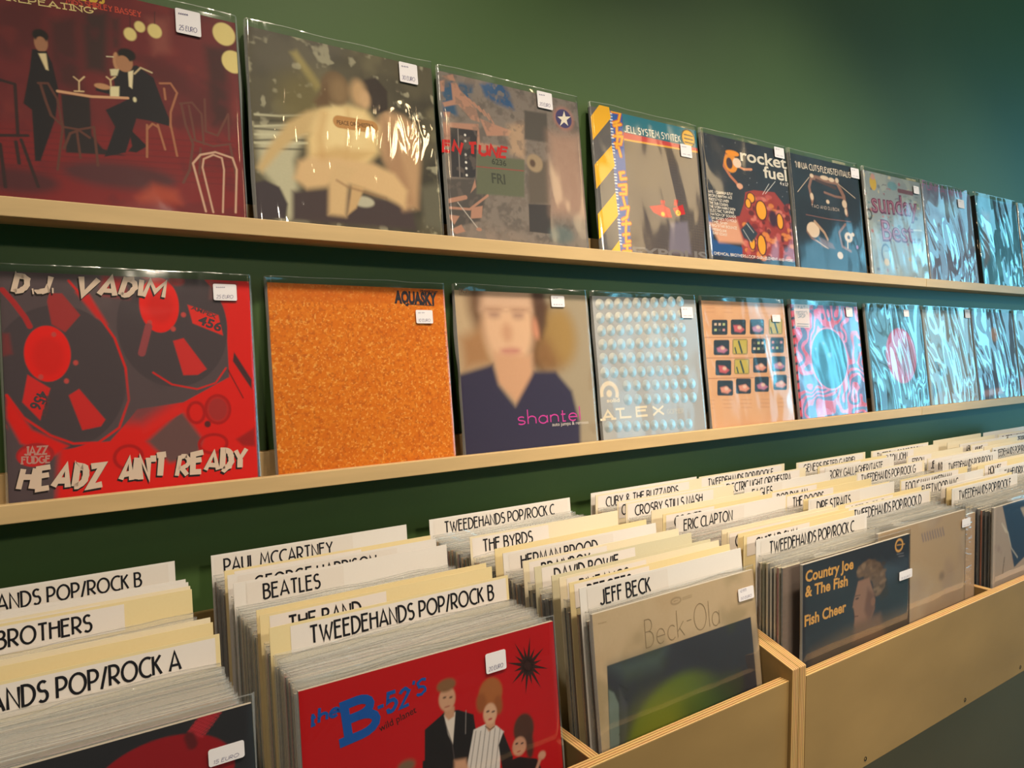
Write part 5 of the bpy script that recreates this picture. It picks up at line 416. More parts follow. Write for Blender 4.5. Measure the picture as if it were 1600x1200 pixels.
 'U7':[('bg',(146,156,160)),('noise',(170,176,170),8,0.5,0.7,0.7,14),('ell',0.426,0.684,0.026,0.0105,(160,90,110),0.004,0.8,0),('line',[(0.382,0.449),(0.363,0.453)],0.006,(90,80,100),0.003,0.8),('line',[(0.265,0.342),(0.234,0.335)],0.006,(120,150,110),0.003,0.8),('line',[(-0.001,0.873),(-0.051,0.853)],0.006,(110,120,130),0.003,0.8),('line',[(0.027,0.723),(0.001,0.715)],0.005,(90,130,140),0.003,0.8),('ell',0.228,0.824,0.011,0.0155,(205,190,160),0.004,0.8,0),('line',[(-0.1,0.594),(-0.079,0.587)],0.006,(190,110,110),0.003,0.8),('ell',0.661,0.222,0.0245,0.019,(196,160,90),0.004,0.8,0),('ell',0.192,1.019,0.03,0.013,(110,120,130),0.004,0.8,0),('ell',0.525,0.528,0.02,0.015,(90,130,140),0.004,0.8,0),('line',[(-0.034,0.439),(-0.037,0.447)],0.005,(160,90,110),0.003,0.8),('line',[(0.144,0.353),(0.143,0.371)],0.006,(160,90,110),0.003,0.8),('line',[(-0.148,0.156),(-0.146,0.138)],0.005,(190,110,110),0.003,0.8),('line',[(-0.051,0.642),(0.001,0.633)],0.006,(110,120,130),0.003,0.8),('line',[(0.342,0.837),(0.32,0.839)],0.006,(90,130,140),0.003,0.8),('ell',0.848,0.772,0.017,0.01,(190,110,110),0.004,0.8,0),('ell',0.872,0.797,0.0305,0.0065,(205,190,160),0.004,0.8,0),('ell',0.725,0.27,0.0295,0.014,(120,150,110),0.004,0.8,0),('line',[(-0.075,0.371),(-0.111,0.36)],0.005,(110,120,130),0.003,0.8),('ell',0.917,0.737,0.032,0.01,(205,190,160),0.004,0.8,0),('ell',-0.148,0.055,0.0125,0.007,(160,90,110),0.004,0.8,0),('ell',0.122,0.97,0.0185,0.0145,(120,150,110),0.004,0.8,0),('ell',1.059,0.767,0.0185,0.021,(160,90,110),0.004,0.8,0),('ell',0.789,0.8,0.022,0.017,(110,120,130),0.004,0.8,0),('line',[(0.792,0.711),(0.778,0.69)],0.005,(160,90,110),0.003,0.8),('ell',0.606,0.727,0.0135,0.0175,(196,160,90),0.004,0.8,0),('line',[(0.91,0.952),(0.923,0.937)],0.006,(90,130,140),0.003,0.8),('ell',0.546,0.522,0.022,0.02,(110,120,130),0.004,0.8,0),('line',[(0.402,0.117),(0.36,0.123)],0.005,(196,160,90),0.003,0.8),('line',[(0.217,0.512),(0.15,0.517)],0.005,(110,120,130),0.003,0.8),('ell',-0.003,0.784,0.0245,0.012,(160,90,110),0.004,0.8,0),('line',[(0.407,0.419),(0.445,0.42)],0.006,(196,160,90),0.003,0.8),('line',[(0.421,0.685),(0.478,0.687)],0.006,(120,150,110),0.003,0.8),('line',[(0.546,0.389),(0.569,0.386)],0.005,(190,110,110),0.003,0.8),('ell',0.84,1.025,0.023,0.014,(196,160,90),0.004,0.8,0),('ell',-0.141,0.245,0.0165,0.0115,(90,80,100),0.004,0.8,0),('line',[(0.453,0.912),(0.47,0.923)],0.006,(190,110,110),0.003,0.8),('ell',0.318,0.814,0.0155,0.0075,(160,90,110),0.004,0.8,0),('ell',-0.067,0.095,0.025,0.012,(110,120,130),0.004,0.8,0),('ell',0.497,0.695,0.0165,0.0135,(110,120,130),0.004,0.8,0),('line',[(0.107,0.587),(0.061,0.585)],0.006,(196,160,90),0.003,0.8),('line',[(0.944,0.629),(0.948,0.62)],0.006,(90,80,100),0.003,0.8),('line',[(0.22,0.735),(0.242,0.761)],0.005,(160,90,110),0.003,0.8),('line',[(0.899,0.21),(0.937,0.204)],0.006,(205,190,160),0.003,0.8),('line',[(0.133,0.429),(0.19,0.45)],0.006,(120,150,110),0.003,0.8),('ell',0.444,0.981,0.0245,0.014,(205,190,160),0.004,0.8,0),('ell',0.434,0.872,0.0125,0.0105,(190,110,110),0.004,0.8,0),('line',[(-0.042,0.792),(-0.007,0.782)],0.006,(90,80,100),0.003,0.8),('ell',0.265,0.595,0.022,0.0105,(190,110,110),0.004,0.8,0),('ell',-0.11,0.459,0.0245,0.016,(120,150,110),0.004,0.8,0),('line',[(0.811,0.589),(0.795,0.57)],0.006,(120,150,110),0.003,0.8),('ell',0.043,0.997,0.013,0.0075,(90,80,100),0.004,0.8,0),('line',[(-0.073,0.203),(-0.131,0.185)],0.005,(190,110,110),0.003,0.8),('ell',0.524,0.934,0.017,0.0105,(90,80,100),0.004,0.8,0),('line',[(0.37,0.868),(0.435,0.874)],0.006,(160,90,110),0.003,0.8),('line',[(-0.096,0.53),(-0.092,0.543)],0.006,(190,110,110),0.003,0.8),('ell',0.045,0.569,0.0125,0.0155,(90,130,140),0.004,0.8,0),('line',[(0.835,1.059),(0.873,1.062)],0.006,(205,190,160),0.003,0.8),('ell',0.751,0.413,0.0195,0.017,(110,120,130),0.004,0.8,0),('line',[(0.039,0.597),(0.018,0.598)],0.005,(90,130,140),0.003,0.8),('ell',0.6,1.031,0.012,0.018,(90,80,100),0.004,0.8,0),('line',[(0.332,0.585),(0.405,0.604)],0.005,(90,130,140),0.003,0.8),('line',[(-0.003,0.658),(0.03,0.664)],0.006,(90,130,140),0.003,0.8),('line',[(0.398,0.125),(0.433,0.129)],0.005,(90,80,100),0.003,0.8),('line',[(-0.121,0.172),(-0.156,0.153)],0.005,(90,130,140),0.003,0.8),('ell',0.266,0.645,0.0275,0.0125,(110,120,130),0.004,0.8,0),('line',[(1.125,1.106),(1.184,1.129)],0.006,(160,90,110),0.003,0.8),('line',[(0.551,0.271),(0.576,0.297)],0.006,(190,110,110),0.003,0.8),('ell',0.067,0.642,0.019,0.0165,(190,110,110),0.004,0.8,0),('line',[(0.824,0.422),(0.781,0.419)],0.006,(110,120,130),0.003,0.8),('line',[(0.246,0.274),(0.312,0.279)],0.005,(90,80,100),0.003,0.8),('ell',0.629,0.613,0.011,0.0125,(110,120,130),0.004,0.8,0),('ell',0.047,0.706,0.024,0.0115,(90,130,140),0.004,0.8,0),('ell',0.099,0.099,0.0295,0.013,(90,80,100),0.004,0.8,0),('ell',-0.131,0.277,0.014,0.009,(90,130,140),0.004,0.8,0),('line',[(0.932,0.667),(0.925,0.675)],0.005,(90,80,100),0.003,0.8),('ell',0.652,0.365,0.0245,0.0135,(160,90,110),0.004,0.8,0),('line',[(0.9,0.741),(0.863,0.722)],0.006,(90,130,140),0.003,0.8),('ell',1.033,1.102,0.019,0.013,(90,80,100),0.004,0.8,0),('ell',1.059,0.694,0.021,0.0175,(110,120,130),0.004,0.8,0),('ell',0.654,0.666,0.0125,0.02,(90,80,100),0.004,0.8,0),('ell',0.251,0.097,0.0125,0.016,(160,90,110),0.004,0.8,0),('ell',0.239,0.546,0.0185,0.0195,(205,190,160),0.004,0.8,0),('ell',0.937,0.129,0.012,0.01,(120,150,110),0.004,0.8,0),('ell',-0.046,0.881,0.0225,0.011,(196,160,90),0.004,0.8,0),('line',[(0.097,0.074),(0.142,0.068)],0.005,(160,90,110),0.003,0.8),('line',[(0.155,0.182),(0.168,0.168)],0.006,(190,110,110),0.003,0.8),('line',[(0.635,0.602),(0.558,0.595)],0.005,(90,80,100),0.003,0.8),('line',[(-0.063,0.483),(-0.01,0.477)],0.005,(120,150,110),0.003,0.8),('ell',0.9,0.769,0.035,0.015,(120,150,110),0.004,0.8,0),('line',[(1.063,0.626),(1.125,0.639)],0.006,(190,110,110),0.003,0.8),('line',[(-0.071,0.718),(-0.103,0.72)],0.006,(110,120,130),0.003,0.8),('line',[(0.557,0.796),(0.504,0.784)],0.006,(90,80,100),0.003,0.8),('ell',0.799,0.722,0.035,0.0165,(160,90,110),0.004,0.8,0),('line',[(0.237,0.563),(0.229,0.552)],0.005,(90,80,100),0.003,0.8),('line',[(0.559,0.771),(0.572,0.781)],0.006,(196,160,90),0.003,0.8),('ell',0.352,0.598,0.0115,0.0085,(190,110,110),0.004,0.8,0),('ell',0.773,0.196,0.0295,0.019,(110,120,130),0.004,0.8,0),('line',[(0.201,0.554),(0.168,0.548)],0.006,(205,190,160),0.003,0.8),('ell',0.906,0.844,0.0325,0.0085,(110,120,130),0.004,0.8,0),('line',[(0.649,0.822),(0.72,0.833)],0.005,(90,130,140),0.003,0.8),('line',[(0.429,0.52),(0.406,0.532)],0.006,(190,110,110),0.003,0.8),('line',[(0.41,0.967),(0.407,0.978)],0.006,(205,190,160),0.003,0.8),('ell',-0.115,0.415,0.012,0.007,(160,90,110),0.004,0.8,0),('ell',0.605,0.68,0.0185,0.018,(90,80,100),0.004,0.8,0),('ell',0.199,0.117,0.01,0.0135,(110,120,130),0.004,0.8,0),('line',[(0.969,0.454),(0.955,0.46)],0.006,(120,150,110),0.003,0.8),('ell',0.354,0.367,0.012,0.017,(90,80,100),0.004,0.8,0),('ell',0.237,0.874,0.023,0.017,(110,120,130),0.004,0.8,0),('line',[(-0.135,0.324),(-0.173,0.313)],0.005,(110,120,130),0.003,0.8),('ell',0.756,0.812,0.0145,0.007,(120,150,110),0.004,0.8,0),('ell',0.522,0.927,0.0325,0.0075,(205,190,160),0.004,0.8,0),('ell',0.582,0.792,0.029,0.019,(110,120,130),0.004,0.8,0),('line',[(0.74,0.563),(0.732,0.551)],0.005,(90,80,100),0.003,0.8),('line',[(0.346,1.029),(0.367,1.011)],0.006,(90,130,140),0.003,0.8),('line',[(0.653,0.348),(0.648,0.357)],0.006,(196,160,90),0.003,0.8),('line',[(0.786,0.909),(0.705,0.889)],0.006,(205,190,160),0.003,0.8),('ell',0.038,0.138,0.0115,0.0095,(90,130,140),0.004,0.8,0),('line',[(0.366,0.389),(0.426,0.379)],0.005,(205,190,160),0.003,0.8),('ell',0.869,0.32,0.0125,0.0165,(205,190,160),0.004,0.8,0),('line',[(0.823,0.32),(0.881,0.332)],0.006,(196,160,90),0.003,0.8),('ell',0.059,0.447,0.024,0.0155,(190,110,110),0.004,0.8,0),('line',[(-0.065,0.042),(-0.093,0.022)],0.005,(120,150,110),0.003,0.8),('ell',0.384,0.559,0.0165,0.0065,(90,130,140),0.004,0.8,0),('ell',0.605,0.937,0.021,0.017,(160,90,110),0.004,0.8,0),('ell',0.229,0.419,0.028,0.0065,(196,160,90),0.004,0.8,0),('line',[(0.103,0.207),(0.07,0.201)],0.006,(110,120,130),0.003,0.8),('line',[(0.816,0.698),(0.847,0.717)],0.006,(205,190,160),0.003,0.8),('line',[(0.294,0.889),(0.323,0.904)],0.006,(110,120,130),0.003,0.8),('line',[(0.841,0.158),(0.797,0.148)],0.005,(120,150,110),0.003,0.8),('ell',0.874,0.426,0.029,0.0125,(90,80,100),0.004,0.8,0),('ell',0.019,0.957,0.0105,0.0195,(205,190,160),0.004,0.8,0),('ell',1.081,1.091,0.013,0.0125,(190,110,110),0.004,0.8,0),('ell',0.432,0.979,0.011,0.013,(205,190,160),0.004,0.8,0),('ell',0.109,0.84,0.0175,0.0135,(90,80,100),0.004,0.8,0),('ell',0.704,0.452,0.0335,0.006,(190,110,110),0.004,0.8,0),('line',[(0.154,0.902),(0.146,0.92)],0.006,(190,110,110),0.003,0.8),('line',[(-0.039,0.59),(-0.071,0.577)],0.006,(90,130,140),0.003,0.8),('line',[(0.985,0.253),(1.043,0.249)],0.006,(110,120,130),0.003,0.8),('ell',0.209,0.47,0.0215,0.0105,(90,130,140),0.004,0.8,0),('line',[(0.542,0.522),(0.567,0.52)],0.006,(160,90,110),0.003,0.8),('line',[(0.315,0.2),(0.319,0.19)],0.006,(110,120,130),0.003,0.8),('line',[(0.313,0.809),(0.327,0.802)],0.005,(90,80,100),0.003,0.8),('line',[(0.106,1.003),(0.114,1.024)],0.006,(90,130,140),0.003,0.8),('ell',0.655,0.687,0.013,0.007,(196,160,90),0.004,0.8,0),('ell',0.739,0.299,0.0195,0.01,(120,150,110),0.004,0.8,0),('ell',1.002,1.132,0.0335,0.0155,(205,190,160),0.004,0.8,0),('ell',1.106,1.041,0.025,0.0065,(205,190,160),0.004,0.8,0),('ell',0.855,0.631,0.035,0.019,(90,80,100),0.004,0.8,0),('line',[(0.375,0.903),(0.312,0.901)],0.005,(90,80,100),0.003,0.8),('ell',0.149,0.896,0.0555,0.067,(206,170,70),0.006,1,0),('ell',0.154,0.956,0.036,0.029,(200,150,140),0.005,1,0),('ell',0.481,0.908,0.084,0.041,(110,150,160),0.006,1,0),('line',[(0.589,0.876),(0.834,0.875)],0.042,(120,80,90),0.003,1),('text','sans','sunday',(0.085,0.623),(0.904,0.652),0.197,(112,50,82),0.03,0),('text','sans','Best',(0.214,0.369),(0.792,0.39),0.204,(112,50,82),0.03,0),('text','sans','sunday',(0.098,0.631),(0.892,0.659),0.187,(170,110,130),-0.012,1),('text','sans','Best',(0.228,0.378),(0.783,0.398),0.195,(170,110,130),-0.012,1),('ell',0.255,0.247,0.0725,0.088,(90,90,110),0.005,1,0.02),('ell',0.25,0.171,0.0445,0.033,(214,180,130),0.01,1,0),('line',[(0.74,0.511),(0.94,0.522)],0.014,(205,205,195),0.003,1),('ell',0.031,0.596,0.0425,0.0435,(60,60,60),0.005,1,0.02),('sticker',0.848,0.877,0.949,0.952,['~~'])],
 'U8':[('bg',(122,132,152)),('noise',(150,168,188),4,0.4,0.8,0.8,15),('noise',(108,100,128),7,0.5,0.75,0.6,16),('ell',0.484,0.8,0.223,0.0745,(150,190,205),0.05,0.6,0),('poly',[(0.073,0.302),(0.952,0.409),(0.927,0.071),(0.024,0.067)],(110,104,124),0.05,0.7),('text','deco','FUNKA WHAT',(0.03,0.953),(0.941,0.937),0.078,(164,112,150),0.16,0),('sticker',0.7,0.828,0.833,0.917,['~~'])],
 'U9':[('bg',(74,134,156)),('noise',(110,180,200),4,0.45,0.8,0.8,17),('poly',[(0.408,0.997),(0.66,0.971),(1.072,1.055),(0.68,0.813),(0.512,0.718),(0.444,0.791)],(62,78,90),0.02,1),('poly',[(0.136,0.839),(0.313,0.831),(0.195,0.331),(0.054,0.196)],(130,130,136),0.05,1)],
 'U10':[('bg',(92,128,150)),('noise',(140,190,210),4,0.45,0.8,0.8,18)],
 'L1':[('bg',(86,70,75)),('noise',(100,84,86),5,0.5,0.8,0.5,19),('poly',[(0.767,1.059),(1.009,1.061),(0.988,0.022),(0.154,0.02),(0.153,0.097),(0.0,0.35),(-0.003,0.482),(0.082,0.344),(0.216,0.256),(0.371,0.263),(0.446,0.349),(0.484,0.398),(0.675,0.419),(0.883,0.53),(0.883,0.73),(0.85,0.885)],(222,20,14),0.004,1),('ell',0.199,0.552,0.249,0.31,(72,60,66),0.004,1,0),('line',[(0.244,0.97),(0.35,0.821),(0.408,0.719),(0.445,0.585),(0.452,0.441),(0.409,0.32),(0.327,0.261),(0.234,0.264),(0.153,0.305),(0.06,0.388),(0.008,0.482)],0.009,(222,20,14),0.004,1),('poly',[(0.029,0.405),(0.105,0.323),(0.184,0.268),(0.163,0.038),(-0.014,0.051),(-0.001,0.425)],(86,70,75),0.02,1),('line',[(0.014,0.434),(0.028,0.367),(0.065,0.316)],0.01,(222,20,14),0.01,1),('poly',[(0.008,0.482),(0.005,0.387),(0.048,0.28),(0.166,0.221),(0.216,0.256),(0.089,0.334)],(222,20,14),0.01,1),('ell',0.653,0.773,0.234,0.2815,(72,60,66),0.004,1,0),('poly',[(0.475,1.001),(0.785,1.027),(0.859,0.863),(0.582,0.497),(0.461,0.688)],(72,60,66),0.05,0.8),('line',[(0.555,0.561),(0.63,0.504),(0.737,0.478),(0.82,0.504),(0.87,0.574)],0.007,(222,20,14),0.004,1),('ell',0.156,0.653,0.083,0.1195,(236,18,10),0.004,1,0),('ell',0.159,0.641,0.057,0.0825,(200,16,12),0.02,0.5,0),('ell',0.595,0.873,0.0825,0.128,(236,18,10),0.004,1,0),('ell',0.6,0.868,0.0525,0.079,(196,16,12),0.02,0.5,0),('ell',0.181,0.735,0.009,0.0105,(196,70,66),0.004,1,0),('ell',0.256,0.612,0.0095,0.011,(196,70,66),0.004,1,0),('ell',0.128,0.554,0.009,0.011,(196,70,66),0.004,1,0),('ell',0.219,0.534,0.009,0.011,(196,70,66),0.004,1,0),('ell',0.551,0.791,0.0105,0.0115,(196,70,66),0.004,1,0),('ell',0.695,0.829,0.011,0.012,(196,70,66),0.004,1,0),('ell',0.648,0.762,0.0105,0.012,(196,70,66),0.004,1,0),('poly',[(0.225,0.472),(0.264,0.498),(0.357,0.359),(0.339,0.331),(0.269,0.319)],(206,34,34),0.004,1),('poly',[(0.162,0.878),(0.171,0.913),(0.217,0.914),(0.281,0.82),(0.223,0.745),(0.175,0.779)],(162,46,48),0.004,1),('poly',[(0.645,0.706),(0.69,0.719),(0.784,0.571),(0.743,0.545),(0.681,0.545)],(206,40,40),0.004,1),('poly',[(0.082,0.565),(0.16,0.504),(0.119,0.372),(0.06,0.451)],(214,34,34),0.004,1),('poly',[(0.715,0.877),(0.849,0.83),(0.865,0.732),(0.733,0.789)],(226,40,34),0.004,1),('text','sans','456',(0.753,0.79),(0.853,0.75),0.044,(70,58,64),0.03,0),('text','sans','AMPEX',(0.728,0.858),(0.836,0.813),0.019,(90,60,64),0.03,0),('text','sans','456',(0.121,0.5),(0.083,0.43),0.042,(70,58,64),0.03,0),('text','sans','AMPEX',(0.147,0.475),(0.123,0.384),0.017,(90,60,64),0.02,0),('line',[(0.546,0.772),(0.513,0.651)],0.031,(150,66,72),0.003,1),('line',[(0.008,0.922),(0.045,0.87),(0.082,0.807),(0.097,0.769)],0.021,(176,36,40),0.003,1),('poly',[(0.002,0.739),(0.025,0.739),(0.034,0.653),(-0.002,0.644)],(120,50,54),0.01,1),('poly',[(0.375,0.997),(0.447,0.99),(0.47,0.902),(0.363,0.914)],(176,34,40),0.02,1),('poly',[(0.523,1.046),(0.568,0.995),(0.548,0.984),(0.512,1.014)],(176,34,40),0.01,1),('poly',[(0.268,0.921),(0.319,0.912),(0.384,0.781),(0.341,0.811)],(206,30,30),0.01,1),('ell',0.673,0.989,0.0335,0.024,(150,36,40),0.01,1,0),('poly',[(0.515,0.251),(0.663,0.382),(0.75,0.242),(0.723,0.164),(0.603,0.144)],(106,74,74),0.015,1),('poly',[(0.489,0.325),(0.655,0.409),(0.675,0.374),(0.499,0.281)],(222,30,26),0.006,1),('poly',[(0.454,0.543),(0.676,0.451),(0.5,0.335),(0.445,0.338)],(86,70,75),0.04,0.8),('ell',0.823,0.378,0.0535,0.0655,(176,12,14),0.004,1,0.014),('ell',0.727,0.368,0.0355,0.0475,(176,12,14),0.004,1,0.014),('ell',0.439,0.186,0.054,0.051,(176,12,14),0.004,1,0.014),('ell',0.794,0.217,0.061,0.043,(176,12,14),0.004,1,0.014),('ell',0.823,0.378,0.0455,0.0565,(150,44,44),0.01,0.8,0),('ell',0.774,0.311,0.014,0.0155,(90,30,34),0.004,1,0),('poly',[(0.911,0.651),(0.986,0.515),(0.983,0.468),(0.903,0.607)],(70,40,46),0.004,1),('line',[(0.88,0.563),(0.941,0.427)],0.005,(90,20,22),0.003,1),('poly',[(0.898,0.23),(0.986,0.279),(0.984,0.19),(0.928,0.195)],(160,20,22),0.01,1),('ell',0.92,1.017,0.032,0.016,(60,40,40),0.01,1,0),('poly',[(0.82,0.995),(0.945,0.99),(0.935,0.893),(0.81,0.906)],(116,76,78),0.01,0.7),('ell',0.097,0.228,0.0665,0.0495,(170,30,34),0.004,1,0),('ell',0.093,0.223,0.057,0.042,(206,34,36),0.004,1,0),('text','slab','JAZZ',(0.062,0.231),(0.138,0.229),0.032,(196,140,130),0.22,0),('text','slab','FUDGE',(0.05,0.196),(0.147,0.192),0.027,(196,140,130),0.22,0),('text','graf','D.J.',(0.044,0.905),(0.188,0.914),0.069,(34,22,24),0.3,0),('text','graf','D.J.',(0.048,0.913),(0.192,0.922),0.069,(226,200,180),0.27,1),('text','graf','VADIM',(0.263,0.903),(0.611,0.901),0.075,(34,22,24),0.3,0),('text','graf','VADIM',(0.268,0.911),(0.616,0.909),0.075,(226,200,180),0.27,1),('text','graf','HEADZ',(0.029,0.083),(0.323,0.069),0.085,(34,22,24),0.3,0),('text','graf','HEADZ',(0.034,0.09),(0.328,0.077),0.085,(226,200,180),0.27,1),('text','graf',"AIN'T",(0.401,0.08),(0.573,0.079),0.094,(34,22,24),0.3,0),('text','graf',"AIN'T",(0.406,0.088),(0.578,0.087),0.093,(226,200,180),0.27,1),('text','graf','READY',(0.629,0.081),(0.925,0.087),0.083,(34,22,24),0.3,0),('text','graf','READY',(0.634,0.088),(0.931,0.095),0.083,(226,200,180),0.27,1),('sticker',0.83,0.9,0.937,0.98,['~~~~~','25 EURO'])],
 'L2':[('bg',(224,116,10)),('noise',(208,98,8),7,0.45,0.75,0.35,20),('noise',(238,142,34),70,0.5,0.7,0.55,21),('noise',(184,82,10),80,0.56,0.72,0.55,22),('noise',(250,180,84),110,0.64,0.74,0.7,23),('poly',[(-0.03,1.077),(1.047,1.091),(1.032,0.91),(-0.04,0.907)],(206,98,8),0.006,0.55),('text','sans','AQUASKY',(0.685,0.916),(0.947,0.91),0.068,(44,40,48),0.06,0),('text','sans','ORANGE DUST',(0.843,0.982),(0.958,0.977),0.012,(60,50,50),0.05,0),('line',[(0.764,0.909),(0.926,0.904)],0.006,(50,44,50),0.003,1),('sticker',0.805,0.8,0.91,0.876,['~~','10 EURO'])],
 'L3':[('bg',(166,150,126)),('poly',[(-0.018,1.038),(0.38,1.055),(0.22,0.471),(-0.044,0.48)],(196,168,134),0.08,1),('ell',0.359,0.943,0.274,0.305,(112,80,58),0.06,1,0),('poly',[(0.015,0.714),(0.186,0.803),(0.228,0.56),(0.03,0.53)],(170,124,84),0.06,1),('poly',[(0.507,0.985),(0.688,0.933),(0.691,0.722),(0.6,0.515),(0.51,0.536)],(96,66,48),0.05,1),('ell',0.737,0.712,0.1325,0.1825,(160,126,74),0.08,1,0),('ell',0.644,0.608,0.1055,0.1045,(140,100,62),0.07,1,0),('noise',(120,86,50),7,0.6,0.8,0.25,24),('ell',0.363,0.805,0.186,0.267,(224,180,146),0.05,1,0),('poly',[(0.195,1.029),(0.557,1.034),(0.544,0.892),(0.173,0.893)],(214,174,146),0.06,1),('poly',[(0.245,0.632),(0.517,0.61),(0.524,0.442),(0.388,0.301),(0.239,0.452)],(210,160,126),0.04,1),('ell',0.568,0.779,0.03,0.066,(206,140,110),0.03,1,0),('poly',[(-0.012,0.505),(0.228,0.56),(0.259,0.434),(0.366,0.302),(0.524,0.507),(0.693,0.503),(0.812,0.374),(0.858,0.159),(0.839,-0.079),(-0.053,0.008)],(54,48,74),0.025,1),('ell',0.263,0.859,0.036,0.0185,(160,120,106),0.035,0.8,0),('ell',0.439,0.856,0.038,0.019,(160,120,106),0.035,0.8,0),('poly',[(0.556,1.015),(0.648,1.008),(0.652,0.808),(0.603,0.722),(0.573,0.835)],(88,60,46),0.03,0.9),('ell',0.764,0.741,0.0965,0.164,(166,132,78),0.07,0.8,0),('ell',0.347,0.75,0.039,0.055,(206,156,124),0.04,1,0),('ell',0.364,0.638,0.0675,0.02,(200,136,120),0.03,1,0),('ell',0.263,0.893,0.059,0.011,(170,128,104),0.03,0.8,0),('ell',0.448,0.893,0.0615,0.0115,(170,128,104),0.03,0.8,0),('text','thin','shantel',(0.377,0.187),(0.862,0.186),0.088,(204,62,156),0.09,0),('text','sans','auto jumps & remixes',(0.633,0.16),(0.926,0.157),0.023,(226,216,206),0.0,0),('text','sans','!K7',(0.03,0.987),(0.093,0.982),0.026,(140,116,96),0.02,0),('text','sans','RECORDS',(0.029,0.971),(0.097,0.967),0.011,(140,116,96),0.01,0),('sticker',0.695,0.916,0.801,0.988,['~~','~~~~'])],
 'L4':[('bg',(172,172,174)),('noise',(192,190,186),3,0.4,0.8,0.6,25),('ell',0.083,0.344,0.0685,0.0685,(228,212,188),0.004,1,0.03),('poly',[(0.002,0.321),(0.082,0.336),(0.171,0.304),(0.166,0.257),(0.007,0.261)],(174,174,176),0.003,1),('ell',0.081,0.344,0.0245,0.024,(228,212,188),0.004,1,0),('text','sans','solid',(0.053,0.286),(0.167,0.284),0.026,(232,218,196),0.03,0),('text','slab','A',(0.008,0.174),(0.102,0.174),0.057,(230,216,190),0.26,0),('text','slab','L',(0.164,0.178),(0.262,0.177),0.058,(230,216,190),0.26,0),('text','slab','E',(0.312,0.178),(0.414,0.178),0.059,(230,216,190),0.26,0),('text','slab','X',(0.467,0.175),(0.572,0.175),0.06,(230,216,190),0.26,0),('text','slab','GOPHER',(0.606,0.176),(0.771,0.176),0.03,(196,190,180),0.2,0),('discs',[(0.062,0.943),(0.146,0.947),(0.23,0.952),(0.315,0.956),(0.4,0.961),(0.486,0.965),(0.572,0.97),(0.659,0.975),(0.747,0.98),(0.835,0.985),(0.056,0.851),(0.14,0.854),(0.223,0.858),(0.308,0.862),(0.393,0.865),(0.479,0.869),(0.565,0.873),(0.652,0.877),(0.739,0.881),(0.827,0.885),(0.059,0.765),(0.142,0.768),(0.226,0.77),(0.311,0.773),(0.396,0.776),(0.482,0.779),(0.568,0.782),(0.655,0.785),(0.742,0.788),(0.83,0.791),(0.059,0.672),(0.142,0.673),(0.226,0.675),(0.31,0.677),(0.395,0.679),(0.481,0.681),(0.567,0.683),(0.654,0.685),(0.741,0.687),(0.828,0.689),(0.056,0.579),(0.139,0.579),(0.223,0.58),(0.307,0.581),(0.392,0.582),(0.477,0.583),(0.563,0.584),(0.65,0.585),(0.737,0.587),(0.824,0.588),(0.056,0.484),(0.139,0.484),(0.222,0.484),(0.306,0.484),(0.391,0.484),(0.476,0.484),(0.562,0.484),(0.649,0.484),(0.735,0.484),(0.823,0.484),(0.244,0.389),(0.333,0.388),(0.423,0.387),(0.514,0.386),(0.605,0.385),(0.697,0.384),(0.79,0.383),(0.883,0.382),(0.243,0.295),(0.333,0.293),(0.422,0.291),(0.513,0.289),(0.604,0.287),(0.696,0.285),(0.789,0.283),(0.882,0.281),(0.05,0.124),(0.133,0.12),(0.216,0.117),(0.3,0.113),(0.384,0.109),(0.469,0.106),(0.554,0.102),(0.64,0.099),(0.727,0.095),(0.814,0.092)],0.0385),('sticker',0.828,0.862,0.948,0.944,['~~','~~'])],
